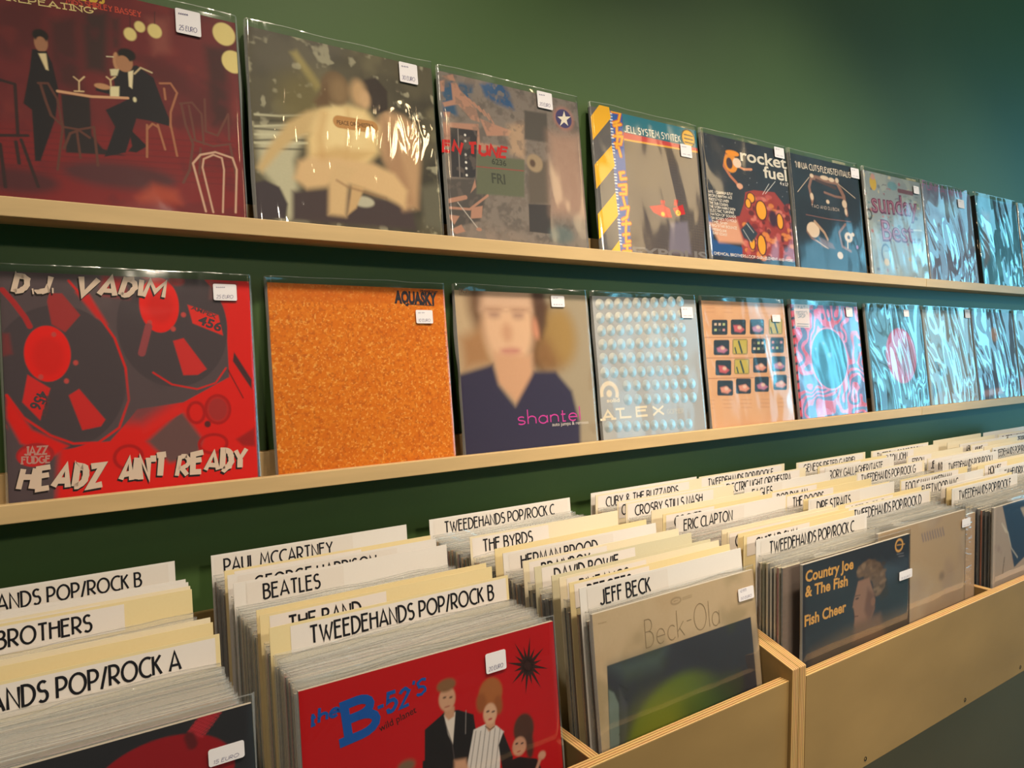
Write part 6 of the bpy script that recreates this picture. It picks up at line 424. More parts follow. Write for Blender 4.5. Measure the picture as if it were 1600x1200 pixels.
 'L5':[('bg',(226,172,128)),('noise',(216,158,112),5,0.5,0.8,0.6,26),('line',[(-0.009,0.72),(1.097,0.722)],0.003,(170,110,80),0.003,1),('line',[(-0.029,0.566),(1.071,0.551)],0.003,(170,110,80),0.003,1),('line',[(-0.049,0.413),(1.046,0.393)],0.003,(170,110,80),0.003,1),('poly',[(0.112,0.855),(0.268,0.857),(0.278,0.848),(0.265,0.749),(0.252,0.74),(0.097,0.739),(0.087,0.749),(0.1,0.846)],(48,58,68),0.004,1),('poly',[(0.125,0.829),(0.153,0.83),(0.15,0.811),(0.122,0.811)],(226,196,170),0.004,0.9),('poly',[(0.172,0.83),(0.2,0.83),(0.197,0.811),(0.169,0.811)],(226,196,170),0.004,0.9),('poly',[(0.22,0.83),(0.248,0.83),(0.245,0.812),(0.217,0.811)],(190,200,140),0.004,0.9),('poly',[(0.119,0.786),(0.147,0.786),(0.144,0.768),(0.117,0.768)],(190,200,140),0.004,0.9),('poly',[(0.166,0.786),(0.194,0.787),(0.192,0.768),(0.164,0.768)],(226,196,170),0.004,0.1),('poly',[(0.214,0.787),(0.242,0.787),(0.239,0.768),(0.211,0.768)],(214,150,150),0.004,0.9),('poly',[(0.33,0.86),(0.485,0.862),(0.495,0.852),(0.481,0.752),(0.468,0.742),(0.314,0.742),(0.304,0.751),(0.317,0.85)],(48,58,68),0.004,1),('poly',[(0.342,0.815),(0.421,0.816),(0.469,0.782),(0.422,0.758),(0.35,0.767)],(206,96,104),0.01,1),('ell',0.412,0.797,0.0235,0.0135,(230,190,170),0.01,1,0),('poly',[(0.558,0.865),(0.711,0.867),(0.722,0.857),(0.707,0.754),(0.693,0.744),(0.541,0.744),(0.53,0.754),(0.545,0.855)],(48,58,68),0.004,1),('poly',[(0.564,0.799),(0.642,0.82),(0.699,0.786),(0.649,0.761),(0.575,0.77)],(190,120,150),0.01,1),('ell',0.64,0.8,0.0245,0.014,(230,190,170),0.01,1,0),('poly',[(0.797,0.87),(0.948,0.872),(0.959,0.862),(0.943,0.757),(0.929,0.746),(0.779,0.746),(0.768,0.756),(0.783,0.86)],(48,58,68),0.004,1),('poly',[(0.79,0.866),(0.954,0.868),(0.936,0.75),(0.773,0.75)],(206,184,84),0.01,0.9),('line',[(0.853,0.849),(0.88,0.763)],0.022,(60,80,76),0.003,1),('line',[(0.798,0.798),(0.807,0.758)],0.016,(60,80,76),0.003,1),('poly',[(0.112,0.701),(0.268,0.701),(0.278,0.691),(0.265,0.593),(0.252,0.584),(0.097,0.586),(0.087,0.596),(0.1,0.692)],(48,58,68),0.004,1),('poly',[(0.126,0.638),(0.19,0.657),(0.249,0.623),(0.204,0.6),(0.136,0.611)],(190,120,150),0.01,1),('ell',0.195,0.638,0.022,0.013,(230,190,170),0.01,1,0),('poly',[(0.329,0.707),(0.484,0.707),(0.494,0.697),(0.48,0.596),(0.467,0.587),(0.313,0.589),(0.303,0.599),(0.316,0.697)],(48,58,68),0.004,1),('poly',[(0.323,0.703),(0.489,0.703),(0.473,0.591),(0.308,0.593)],(206,184,84),0.01,0.9),('line',[(0.388,0.686),(0.413,0.604)],0.021,(60,80,76),0.003,1),('line',[(0.338,0.638),(0.347,0.6)],0.015,(60,80,76),0.003,1),('poly',[(0.556,0.713),(0.709,0.712),(0.72,0.702),(0.705,0.6),(0.691,0.59),(0.539,0.592),(0.528,0.602),(0.543,0.703)],(48,58,68),0.004,1),('poly',[(0.561,0.685),(0.592,0.685),(0.589,0.666),(0.559,0.666)],(226,196,170),0.004,0.1),('poly',[(0.613,0.685),(0.643,0.685),(0.64,0.665),(0.61,0.666)],(190,200,140),0.004,0.9),('poly',[(0.665,0.685),(0.695,0.685),(0.693,0.665),(0.662,0.665)],(226,196,170),0.004,0.9),('poly',[(0.555,0.641),(0.585,0.64),(0.582,0.621),(0.552,0.621)],(226,196,170),0.004,0.9),('poly',[(0.606,0.64),(0.637,0.64),(0.634,0.62),(0.603,0.621)],(190,200,140),0.004,0.9),('poly',[(0.658,0.64),(0.689,0.639),(0.686,0.62),(0.655,0.62)],(226,196,170),0.004,0.1),('poly',[(0.794,0.719),(0.944,0.719),(0.956,0.708),(0.94,0.603),(0.925,0.593),(0.776,0.595),(0.765,0.605),(0.78,0.709)],(48,58,68),0.004,1),('poly',[(0.795,0.691),(0.826,0.691),(0.823,0.671),(0.792,0.671)],(214,150,150),0.004,0.9),('poly',[(0.849,0.691),(0.88,0.691),(0.877,0.67),(0.846,0.671)],(190,200,140),0.004,0.1),('poly',[(0.903,0.69),(0.935,0.69),(0.932,0.67),(0.9,0.67)],(214,150,150),0.004,0.9),('poly',[(0.788,0.645),(0.819,0.645),(0.816,0.625),(0.785,0.625)],(214,150,150),0.004,0.9),('poly',[(0.842,0.645),(0.873,0.644),(0.87,0.624),(0.839,0.625)],(190,200,140),0.004,0.9),('poly',[(0.896,0.644),(0.928,0.644),(0.925,0.624),(0.893,0.624)],(226,196,170),0.004,0.1),('poly',[(0.112,0.548),(0.268,0.545),(0.278,0.535),(0.265,0.437),(0.252,0.428),(0.097,0.433),(0.087,0.443),(0.1,0.539)],(48,58,68),0.004,1),('poly',[(0.129,0.507),(0.197,0.502),(0.249,0.468),(0.204,0.446),(0.136,0.457)],(206,96,104),0.01,1),('ell',0.195,0.483,0.022,0.0135,(230,190,170),0.01,1,0),('poly',[(0.328,0.554),(0.483,0.551),(0.493,0.542),(0.479,0.442),(0.466,0.432),(0.312,0.437),(0.302,0.447),(0.316,0.545)],(48,58,68),0.004,1),('poly',[(0.322,0.55),(0.488,0.547),(0.472,0.436),(0.307,0.441)],(206,184,84),0.01,0.9),('line',[(0.387,0.532),(0.412,0.45)],0.021,(60,80,76),0.003,1),('line',[(0.337,0.486),(0.347,0.447)],0.015,(60,80,76),0.003,1),('poly',[(0.554,0.561),(0.707,0.558),(0.717,0.548),(0.702,0.446),(0.689,0.437),(0.537,0.441),(0.527,0.451),(0.541,0.551)],(48,58,68),0.004,1),('poly',[(0.559,0.492),(0.636,0.513),(0.695,0.478),(0.645,0.454),(0.571,0.466)],(226,150,130),0.01,1),('ell',0.636,0.494,0.0245,0.014,(230,190,170),0.01,1,0),('poly',[(0.791,0.568),(0.941,0.565),(0.952,0.555),(0.936,0.451),(0.922,0.441),(0.773,0.445),(0.762,0.455),(0.777,0.558)],(48,58,68),0.004,1),('poly',[(0.792,0.501),(0.872,0.519),(0.933,0.483),(0.881,0.459),(0.803,0.471)],(190,120,150),0.01,1),('ell',0.871,0.499,0.0255,0.014,(230,190,170),0.01,1,0),('poly',[(0.112,0.395),(0.268,0.389),(0.278,0.379),(0.265,0.282),(0.252,0.273),(0.097,0.281),(0.087,0.29),(0.1,0.386)],(48,58,68),0.004,1),('poly',[(0.127,0.339),(0.198,0.348),(0.249,0.313),(0.204,0.291),(0.136,0.304)],(226,150,130),0.01,1),('ell',0.195,0.329,0.022,0.013,(230,190,170),0.01,1,0),('poly',[(0.327,0.402),(0.481,0.397),(0.492,0.387),(0.478,0.287),(0.465,0.278),(0.311,0.285),(0.301,0.295),(0.315,0.393)],(48,58,68),0.004,1),('poly',[(0.338,0.345),(0.424,0.354),(0.466,0.319),(0.419,0.297),(0.348,0.309)],(226,150,130),0.01,1),('ell',0.409,0.335,0.0235,0.013,(230,190,170),0.01,1,0),('poly',[(0.552,0.409),(0.704,0.405),(0.715,0.394),(0.7,0.293),(0.686,0.284),(0.535,0.29),(0.525,0.3),(0.539,0.4)],(48,58,68),0.004,1),('poly',[(0.558,0.342),(0.622,0.361),(0.693,0.324),(0.643,0.302),(0.569,0.315)],(190,120,150),0.01,1),('ell',0.634,0.341,0.0245,0.0135,(230,190,170),0.01,1,0),('poly',[(0.788,0.417),(0.937,0.413),(0.949,0.402),(0.933,0.298),(0.919,0.289),(0.77,0.295),(0.759,0.306),(0.774,0.408)],(48,58,68),0.004,1),('poly',[(0.788,0.346),(0.876,0.368),(0.93,0.331),(0.878,0.308),(0.8,0.321)],(226,150,130),0.01,1),('ell',0.868,0.348,0.0255,0.014,(230,190,170),0.01,1,0),('line',[(0.029,0.978),(0.148,0.979)],0.004,(186,130,96),0.003,0.5),('line',[(0.256,0.981),(0.36,0.981)],0.004,(186,130,96),0.003,0.5),('line',[(0.476,0.983),(0.581,0.984)],0.005,(186,130,96),0.003,0.5),('line',[(0.701,0.986),(0.813,0.987)],0.005,(186,130,96),0.003,0.5),('line',[(0.927,0.989),(1.056,0.99)],0.005,(186,130,96),0.003,0.5),('line',[(0.04,0.945),(0.143,0.946)],0.005,(186,130,96),0.003,0.5),('line',[(0.233,0.947),(0.355,0.948)],0.005,(186,130,96),0.003,0.5),('line',[(0.467,0.949),(0.576,0.949)],0.005,(186,130,96),0.003,0.5),('line',[(0.685,0.951),(0.808,0.952)],0.005,(186,130,96),0.003,0.5),('line',[(0.913,0.953),(1.05,0.954)],0.005,(186,130,96),0.003,0.5),('line',[(0.018,0.912),(0.139,0.913)],0.005,(186,130,96),0.003,0.5),('line',[(0.246,0.914),(0.35,0.914)],0.005,(186,130,96),0.003,0.5),('line',[(0.467,0.915),(0.571,0.915)],0.005,(186,130,96),0.003,0.5),('line',[(0.665,0.916),(0.803,0.916)],0.005,(186,130,96),0.003,0.5),('line',[(0.924,0.917),(1.044,0.918)],0.006,(186,130,96),0.003,0.5),('line',[(-0.059,0.253),(0.05,0.248)],0.005,(186,130,96),0.003,0.5),('line',[(0.136,0.246),(0.257,0.24)],0.005,(186,130,96),0.003,0.5),('line',[(0.352,0.238),(0.474,0.232)],0.005,(186,130,96),0.003,0.5),('line',[(0.586,0.23),(0.7,0.224)],0.004,(186,130,96),0.003,0.5),('line',[(0.821,0.221),(0.937,0.215)],0.005,(186,130,96),0.003,0.5),('line',[(-0.072,0.225),(0.046,0.219)],0.004,(186,130,96),0.003,0.5),('line',[(0.145,0.216),(0.253,0.21)],0.005,(186,130,96),0.003,0.5),('line',[(0.34,0.209),(0.469,0.202)],0.004,(186,130,96),0.003,0.5),('line',[(0.58,0.199),(0.695,0.193)],0.005,(186,130,96),0.003,0.5),('line',[(0.799,0.19),(0.932,0.184)],0.005,(186,130,96),0.003,0.5),('line',[(-0.054,0.195),(0.042,0.19)],0.004,(186,130,96),0.003,0.5),('line',[(0.151,0.186),(0.249,0.181)],0.005,(186,130,96),0.003,0.5),('line',[(0.349,0.178),(0.465,0.171)],0.005,(186,130,96),0.003,0.5),('line',[(0.584,0.168),(0.691,0.162)],0.005,(186,130,96),0.003,0.5),('line',[(0.794,0.159),(0.927,0.152)],0.005,(186,130,96),0.003,0.5),('sticker',0.816,0.847,0.92,0.904,['~~'])],
 'L6':[('bg',(104,108,152)),('swirl',(226,112,156),(216,66,84),27),('poly',[(-0.029,1.045),(0.062,1.039),(0.022,0.038),(-0.069,0.038)],(44,44,62),0.004,1),('poly',[(0.01,1.015),(0.065,1.027),(0.067,0.975),(0.012,0.966)],(214,66,78),0.01,1),('poly',[(0.007,0.939),(0.061,0.95),(0.063,0.899),(0.009,0.89)],(214,66,78),0.01,1),('poly',[(0.004,0.863),(0.058,0.874),(0.06,0.822),(0.007,0.813)],(214,66,78),0.01,1),('poly',[(0.002,0.787),(0.054,0.797),(0.056,0.746),(0.004,0.737)],(214,66,78),0.01,1),('poly',[(-0.001,0.711),(0.051,0.721),(0.053,0.669),(0.002,0.662)],(214,66,78),0.01,1),('poly',[(-0.003,0.635),(0.047,0.645),(0.049,0.593),(-0.001,0.586)],(214,66,78),0.01,1),('poly',[(-0.006,0.559),(0.044,0.569),(0.046,0.517),(-0.004,0.51)],(214,66,78),0.01,1),('poly',[(-0.009,0.484),(0.04,0.493),(0.042,0.442),(-0.006,0.435)],(214,66,78),0.01,1),('poly',[(-0.011,0.408),(0.037,0.417),(0.039,0.366),(-0.009,0.36)],(214,66,78),0.01,1),('poly',[(-0.014,0.333),(0.033,0.342),(0.035,0.291),(-0.012,0.284)],(214,66,78),0.01,1),('poly',[(-0.016,0.258),(0.03,0.266),(0.032,0.215),(-0.014,0.209)],(214,66,78),0.01,1),('poly',[(-0.019,0.183),(0.026,0.191),(0.028,0.14),(-0.017,0.134)],(214,66,78),0.01,1),('poly',[(-0.022,0.108),(0.023,0.116),(0.025,0.065),(-0.019,0.06)],(214,66,78),0.01,1),('ell',0.496,0.534,0.2835,0.275,(222,134,176),0.004,1,0),('ell',0.496,0.534,0.2615,0.2605,(40,108,134),0.004,1,0),('ell',0.479,0.652,0.1815,0.0965,(54,130,150),0.05,0.6,0),('line',[(0.322,0.569),(0.428,0.562),(0.547,0.619),(0.571,0.651)],0.006,(30,80,110),0.003,1),('ell',0.501,0.566,0.0325,0.0215,(120,160,210),0.01,1,0),('ell',0.424,0.668,0.018,0.0125,(130,150,190),0.004,1,0),('ell',0.305,0.622,0.014,0.0105,(130,150,190),0.004,1,0),('poly',[(0.056,1.035),(0.275,1.035),(0.251,0.801),(0.051,0.808)],(238,208,194),0.003,1),('text','deco','FAT',(0.111,0.958),(0.215,0.964),0.025,(70,80,90),0.14,0),('text','deco',"FREDDY'S",(0.078,0.915),(0.233,0.922),0.025,(70,80,90),0.14,0),('text','deco','DROP',(0.1,0.885),(0.203,0.89),0.026,(70,80,90),0.14,0),('line',[(0.079,0.835),(0.236,0.832)],0.005,(70,80,96),0.003,1),('line',[(0.076,0.816),(0.233,0.813)],0.005,(70,80,96),0.003,1),('sticker',0.798,0.904,0.898,0.989,['~~'])],
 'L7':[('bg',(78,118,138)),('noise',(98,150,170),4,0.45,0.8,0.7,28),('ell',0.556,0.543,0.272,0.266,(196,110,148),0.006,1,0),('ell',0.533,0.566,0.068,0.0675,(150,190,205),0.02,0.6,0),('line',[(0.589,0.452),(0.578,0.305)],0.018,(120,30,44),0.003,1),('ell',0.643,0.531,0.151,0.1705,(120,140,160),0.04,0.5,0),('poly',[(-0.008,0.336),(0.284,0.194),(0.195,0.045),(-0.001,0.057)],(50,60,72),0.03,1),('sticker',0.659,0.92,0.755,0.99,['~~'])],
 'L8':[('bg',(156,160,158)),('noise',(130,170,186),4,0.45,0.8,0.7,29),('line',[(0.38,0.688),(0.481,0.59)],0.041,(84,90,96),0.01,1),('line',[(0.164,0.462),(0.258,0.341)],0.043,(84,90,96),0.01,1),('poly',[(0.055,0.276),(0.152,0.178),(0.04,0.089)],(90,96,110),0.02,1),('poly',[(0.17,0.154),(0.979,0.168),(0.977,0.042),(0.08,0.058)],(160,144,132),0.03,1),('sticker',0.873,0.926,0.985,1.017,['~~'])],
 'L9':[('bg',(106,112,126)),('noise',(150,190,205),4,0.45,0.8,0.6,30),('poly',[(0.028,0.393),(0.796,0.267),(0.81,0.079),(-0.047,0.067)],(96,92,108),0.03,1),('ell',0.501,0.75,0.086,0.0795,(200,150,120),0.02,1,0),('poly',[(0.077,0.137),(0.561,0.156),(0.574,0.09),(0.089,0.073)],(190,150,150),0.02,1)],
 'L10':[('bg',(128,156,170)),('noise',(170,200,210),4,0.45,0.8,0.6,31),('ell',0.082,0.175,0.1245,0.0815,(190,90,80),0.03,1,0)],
 'A':[('bg',(42,42,48)),('ell',0.749,0.844,0.1935,0.1275,(150,20,32),0.003,1,0),('line',[(0.891,1.012),(0.836,0.957)],0.037,(150,30,42),0.004,1),('line',[(0.873,1.023),(0.91,0.996)],0.004,(196,52,64),0.003,1),('line',[(0.866,1.017),(0.904,0.989)],0.004,(196,52,64),0.003,1),('line',[(0.86,1.01),(0.897,0.982)],0.004,(196,52,64),0.003,1),('line',[(0.854,1.004),(0.891,0.976)],0.004,(196,52,64),0.003,1),('line',[(0.848,0.997),(0.885,0.969)],0.004,(196,52,64),0.003,1),('line',[(0.841,0.99),(0.878,0.963)],0.005,(196,52,64),0.003,1),('line',[(0.835,0.984),(0.872,0.956)],0.004,(196,52,64),0.003,1),('line',[(0.829,0.977),(0.866,0.95)],0.005,(196,52,64),0.003,1),('line',[(0.823,0.971),(0.859,0.943)],0.004,(196,52,64),0.003,1),('line',[(0.823,0.953),(0.83,0.93)],0.029,(96,28,34),0.006,1),('ell',0.893,1.011,0.017,0.0135,(170,40,52),0.006,1,0),('sticker',0.87,0.852,0.971,0.902,['','15 EURO'])],
 'B52':[('bg',(190,8,20)),('noise',(176,6,18),4,0.5,0.8,0.4,32),('poly',[(0.424,0.754),(0.49,0.784),(0.506,0.793),(0.559,0.784),(0.62,0.75),(0.625,0.693),(0.599,0.525),(0.391,0.402),(0.415,0.631)],(30,24,27),0.003,1),('poly',[(0.409,0.654),(0.608,0.59),(0.585,0.194),(0.372,0.282)],(30,24,27),0.003,1),('poly',[(0.502,0.781),(0.547,0.779),(0.529,0.672),(0.513,0.711)],(226,212,202),0.003,1),('poly',[(0.505,0.81),(0.545,0.799),(0.542,0.766),(0.518,0.759),(0.503,0.777)],(196,146,116),0.005,1),('ell',0.518,0.834,0.033,0.042,(206,156,126),0.006,1,0),('ell',0.518,0.881,0.0375,0.0225,(132,92,60),0.008,1,0),('ell',0.508,0.841,0.0065,0.0035,(90,60,50),0.004,1,0),('ell',0.533,0.835,0.0065,0.0035,(90,60,50),0.004,1,0),('ell',0.516,0.807,0.0105,0.0025,(170,100,84),0.004,1,0),('line',[(0.59,0.772),(0.582,0.693)],0.002,(140,130,130),0.003,1),('line',[(0.503,0.757),(0.527,0.673),(0.533,0.592)],0.003,(80,70,72),0.003,1),('poly',[(0.616,0.696),(0.665,0.701),(0.713,0.682),(0.743,0.651),(0.723,0.594),(0.671,0.158),(0.539,0.213),(0.579,0.577)],(222,212,208),0.003,1),('line',[(0.625,0.688),(0.594,0.572),(0.573,0.399)],0.003,(90,80,80),0.003,0.8),('line',[(0.645,0.682),(0.615,0.565),(0.593,0.392)],0.003,(90,80,80),0.003,0.8),('line',[(0.666,0.686),(0.635,0.558),(0.613,0.385)],0.003,(90,80,80),0.003,0.8),('line',[(0.686,0.68),(0.656,0.551),(0.634,0.377)],0.003,(90,80,80),0.003,0.8),('line',[(0.706,0.674),(0.677,0.545),(0.654,0.369)],0.003,(90,80,80),0.003,0.8),('line',[(0.727,0.668),(0.698,0.538),(0.675,0.362)],0.003,(90,80,80),0.003,0.8),('poly',[(0.74,0.651),(0.775,0.549),(0.755,0.472),(0.725,0.517),(0.716,0.61)],(34,26,28),0.003,1),('poly',[(0.67,0.714),(0.707,0.703),(0.706,0.679),(0.679,0.67),(0.666,0.691)],(204,152,122),0.004,1),('ell',0.697,0.805,0.0505,0.0545,(168,98,52),0.008,1,0),('ell',0.655,0.781,0.021,0.034,(150,84,44),0.01,1,0),('ell',0.726,0.754,0.018,0.034,(150,84,44),0.01,1,0),('noise',(190,130,80),30,0.7,0.8,0.0,33),('ell',0.689,0.732,0.029,0.038,(216,168,138),0.006,1,0),('ell',0.68,0.743,0.007,0.0035,(80,60,60),0.003,1,0),('ell',0.703,0.736,0.0075,0.003,(80,60,60),0.003,1,0),('ell',0.688,0.713,0.0085,0.0035,(180,70,70),0.003,1,0),('line',[(0.665,0.694),(0.684,0.676),(0.703,0.682)],0.003,(60,50,50),0.003,1),('poly',[(0.757,0.541),(0.804,0.54),(0.881,0.508),(0.896,0.472),(0.871,0.076),(0.719,0.139)],(32,26,28),0.003,1),('ell',0.831,0.634,0.0465,0.057,(78,46,36),0.008,1,0),('ell',0.852,0.567,0.019,0.0485,(70,42,34),0.01,1,0),('ell',0.806,0.578,0.031,0.0345,(198,144,118),0.006,1,0),('ell',0.795,0.591,0.0065,0.0035,(60,44,44),0.003,1,0),('ell',0.819,0.585,0.0065,0.003,(60,44,44),0.003,1,0),('ell',0.802,0.56,0.0085,0.0025,(160,60,60),0.003,1,0),('ell',0.905,0.513,0.0175,0.0155,(206,152,126),0.006,1,0),('line',[(0.894,0.5),(0.878,0.473)],0.013,(196,142,118),0.005,1),('poly',[(0.531,0.615),(0.577,0.607),(0.586,0.563),(0.528,0.582)],(206,156,126),0.01,1),('ell',0.348,0.655,0.032,0.02,(120,92,70),0.012,1,0),('tri',[(0.963,0.826),(0.883,0.848),(0.886,0.863)],(54,26,24),0),('tri',[(0.924,0.811),(0.878,0.844),(0.887,0.856)],(54,26,24),0),('tri',[(0.922,0.763),(0.871,0.842),(0.884,0.849)],(54,26,24),0),('tri',[(0.882,0.785),(0.864,0.844),(0.88,0.845)],(54,26,24),0),('tri',[(0.85,0.759),(0.858,0.848),(0.873,0.842)],(54,26,24),0),('tri',[(0.832,0.804),(0.853,0.854),(0.866,0.843)],(54,26,24),0),('tri',[(0.791,0.813),(0.85,0.862),(0.859,0.847)],(54,26,24),0),('tri',[(0.804,0.856),(0.851,0.869),(0.854,0.852)],(54,26,24),0),('tri',[(0.777,0.895),(0.854,0.875),(0.851,0.859)],(54,26,24),0),('tri',[(0.814,0.911),(0.859,0.879),(0.85,0.867)],(54,26,24),0),('tri',[(0.816,0.958),(0.866,0.88),(0.853,0.873)],(54,26,24),0),('tri',[(0.855,0.937),(0.873,0.879),(0.857,0.878)],(54,26,24),0),('tri',[(0.887,0.965),(0.879,0.875),(0.864,0.88)],(54,26,24),0),('tri',[(0.906,0.919),(0.884,0.868),(0.871,0.88)],(54,26,24),0),('tri',[(0.949,0.911),(0.887,0.861),(0.878,0.876)],(54,26,24),0),('tri',[(0.935,0.867),(0.886,0.854),(0.883,0.87)],(54,26,24),0),('ell',0.868,0.861,0.0265,0.0285,(54,26,24),0.003,1,0),('text','script','the',(0.032,0.884),(0.125,0.894),0.044,(18,84,170),0.22,0),('text','slab','B',(0.154,0.804),(0.254,0.813),0.113,(18,84,170),0.26,0),('text','graf','-52',(0.255,0.848),(0.369,0.854),0.058,(18,84,170),0.2,0),('text','graf',"'S",(0.376,0.879),(0.429,0.874),0.049,(18,84,170),0.2,0),('text','sans','wild planet',(0.261,0.796),(0.398,0.822),0.025,(48,22,22),0.0,0),('sticker',0.681,0.878,0.769,0.95,['','20 EURO'])],
 'BECK':[('bg',(206,180,146)),('noise',(196,166,130),4,0.5,0.8,0.5,34),('poly',[(0.058,0.783),(0.957,0.785),(0.962,0.45),(0.899,-0.149),(0.03,0.174)],(58,58,66),0.002,1),('poly',[(0.075,0.777),(0.395,0.773),(0.344,0.708),(0.157,0.712)],(84,98,98),0.05,0.8),('poly',[(0.057,0.688),(0.084,0.669),(0.106,0.616),(0.084,0.297),(0.034,0.315)],(124,138,134),0.006,1),('line',[(0.116,0.693),(0.157,0.66)],0.003,(44,44,50),0.003,1),('line',[(0.112,0.654),(0.153,0.621)],0.002,(44,44,50),0.003,1),('line',[(0.108,0.615),(0.149,0.582)],0.002,(44,44,50),0.003,1),('line',[(0.104,0.576),(0.145,0.543)],0.003,(44,44,50),0.003,1),('line',[(0.1,0.538),(0.141,0.503)],0.002,(44,44,50),0.003,1),('line',[(0.096,0.499),(0.138,0.465)],0.002,(44,44,50),0.003,1),('line',[(0.093,0.46),(0.134,0.426)],0.003,(44,44,50),0.003,1),('line',[(0.089,0.422),(0.13,0.387)],0.002,(44,44,50),0.003,1),('poly',[(0.114,0.679),(0.151,0.603),(0.119,0.285),(0.088,0.296)],(76,76,82),0.01,1),('ell',0.476,0.294,0.379,0.351,(96,112,40),0.03,1,0),('ell',0.316,0.443,0.1555,0.139,(128,132,34),0.1,0.8,0),('poly',[(0.524,0.726),(0.982,0.708),(0.971,0.413),(0.919,0.01),(0.706,0.244),(0.625,0.589)],(50,48,54),0.12,0.9),('ell',0.637,0.378,0.1855,0.1545,(60,88,44),0.1,0.6,0),('noise',(76,84,36),5,0.55,0.8,0.3,35),('text','hair','Beck-Ola',(0.278,0.802),(0.742,0.802),0.116,(150,128,98),0.03,0),('ell',0.473,0.959,0.03,0.013,(170,146,114),0.003,1,0.007),('text','sans','EPIC',(0.459,0.957),(0.488,0.957),0.006,(160,136,104),0,0),('line',[(0.514,0.963),(0.572,0.965)],0.003,(176,152,120),0.003,1),('line',[(0.513,0.956),(0.571,0.957)],0.002,(176,152,120),0.003,1),('text','sans','BN 26478',(0.029,0.956),(0.071,0.955),0.005,(170,146,112),0,0),('sticker',0.875,0.872,0.986,0.93,['42 1973','50 EURO'])],
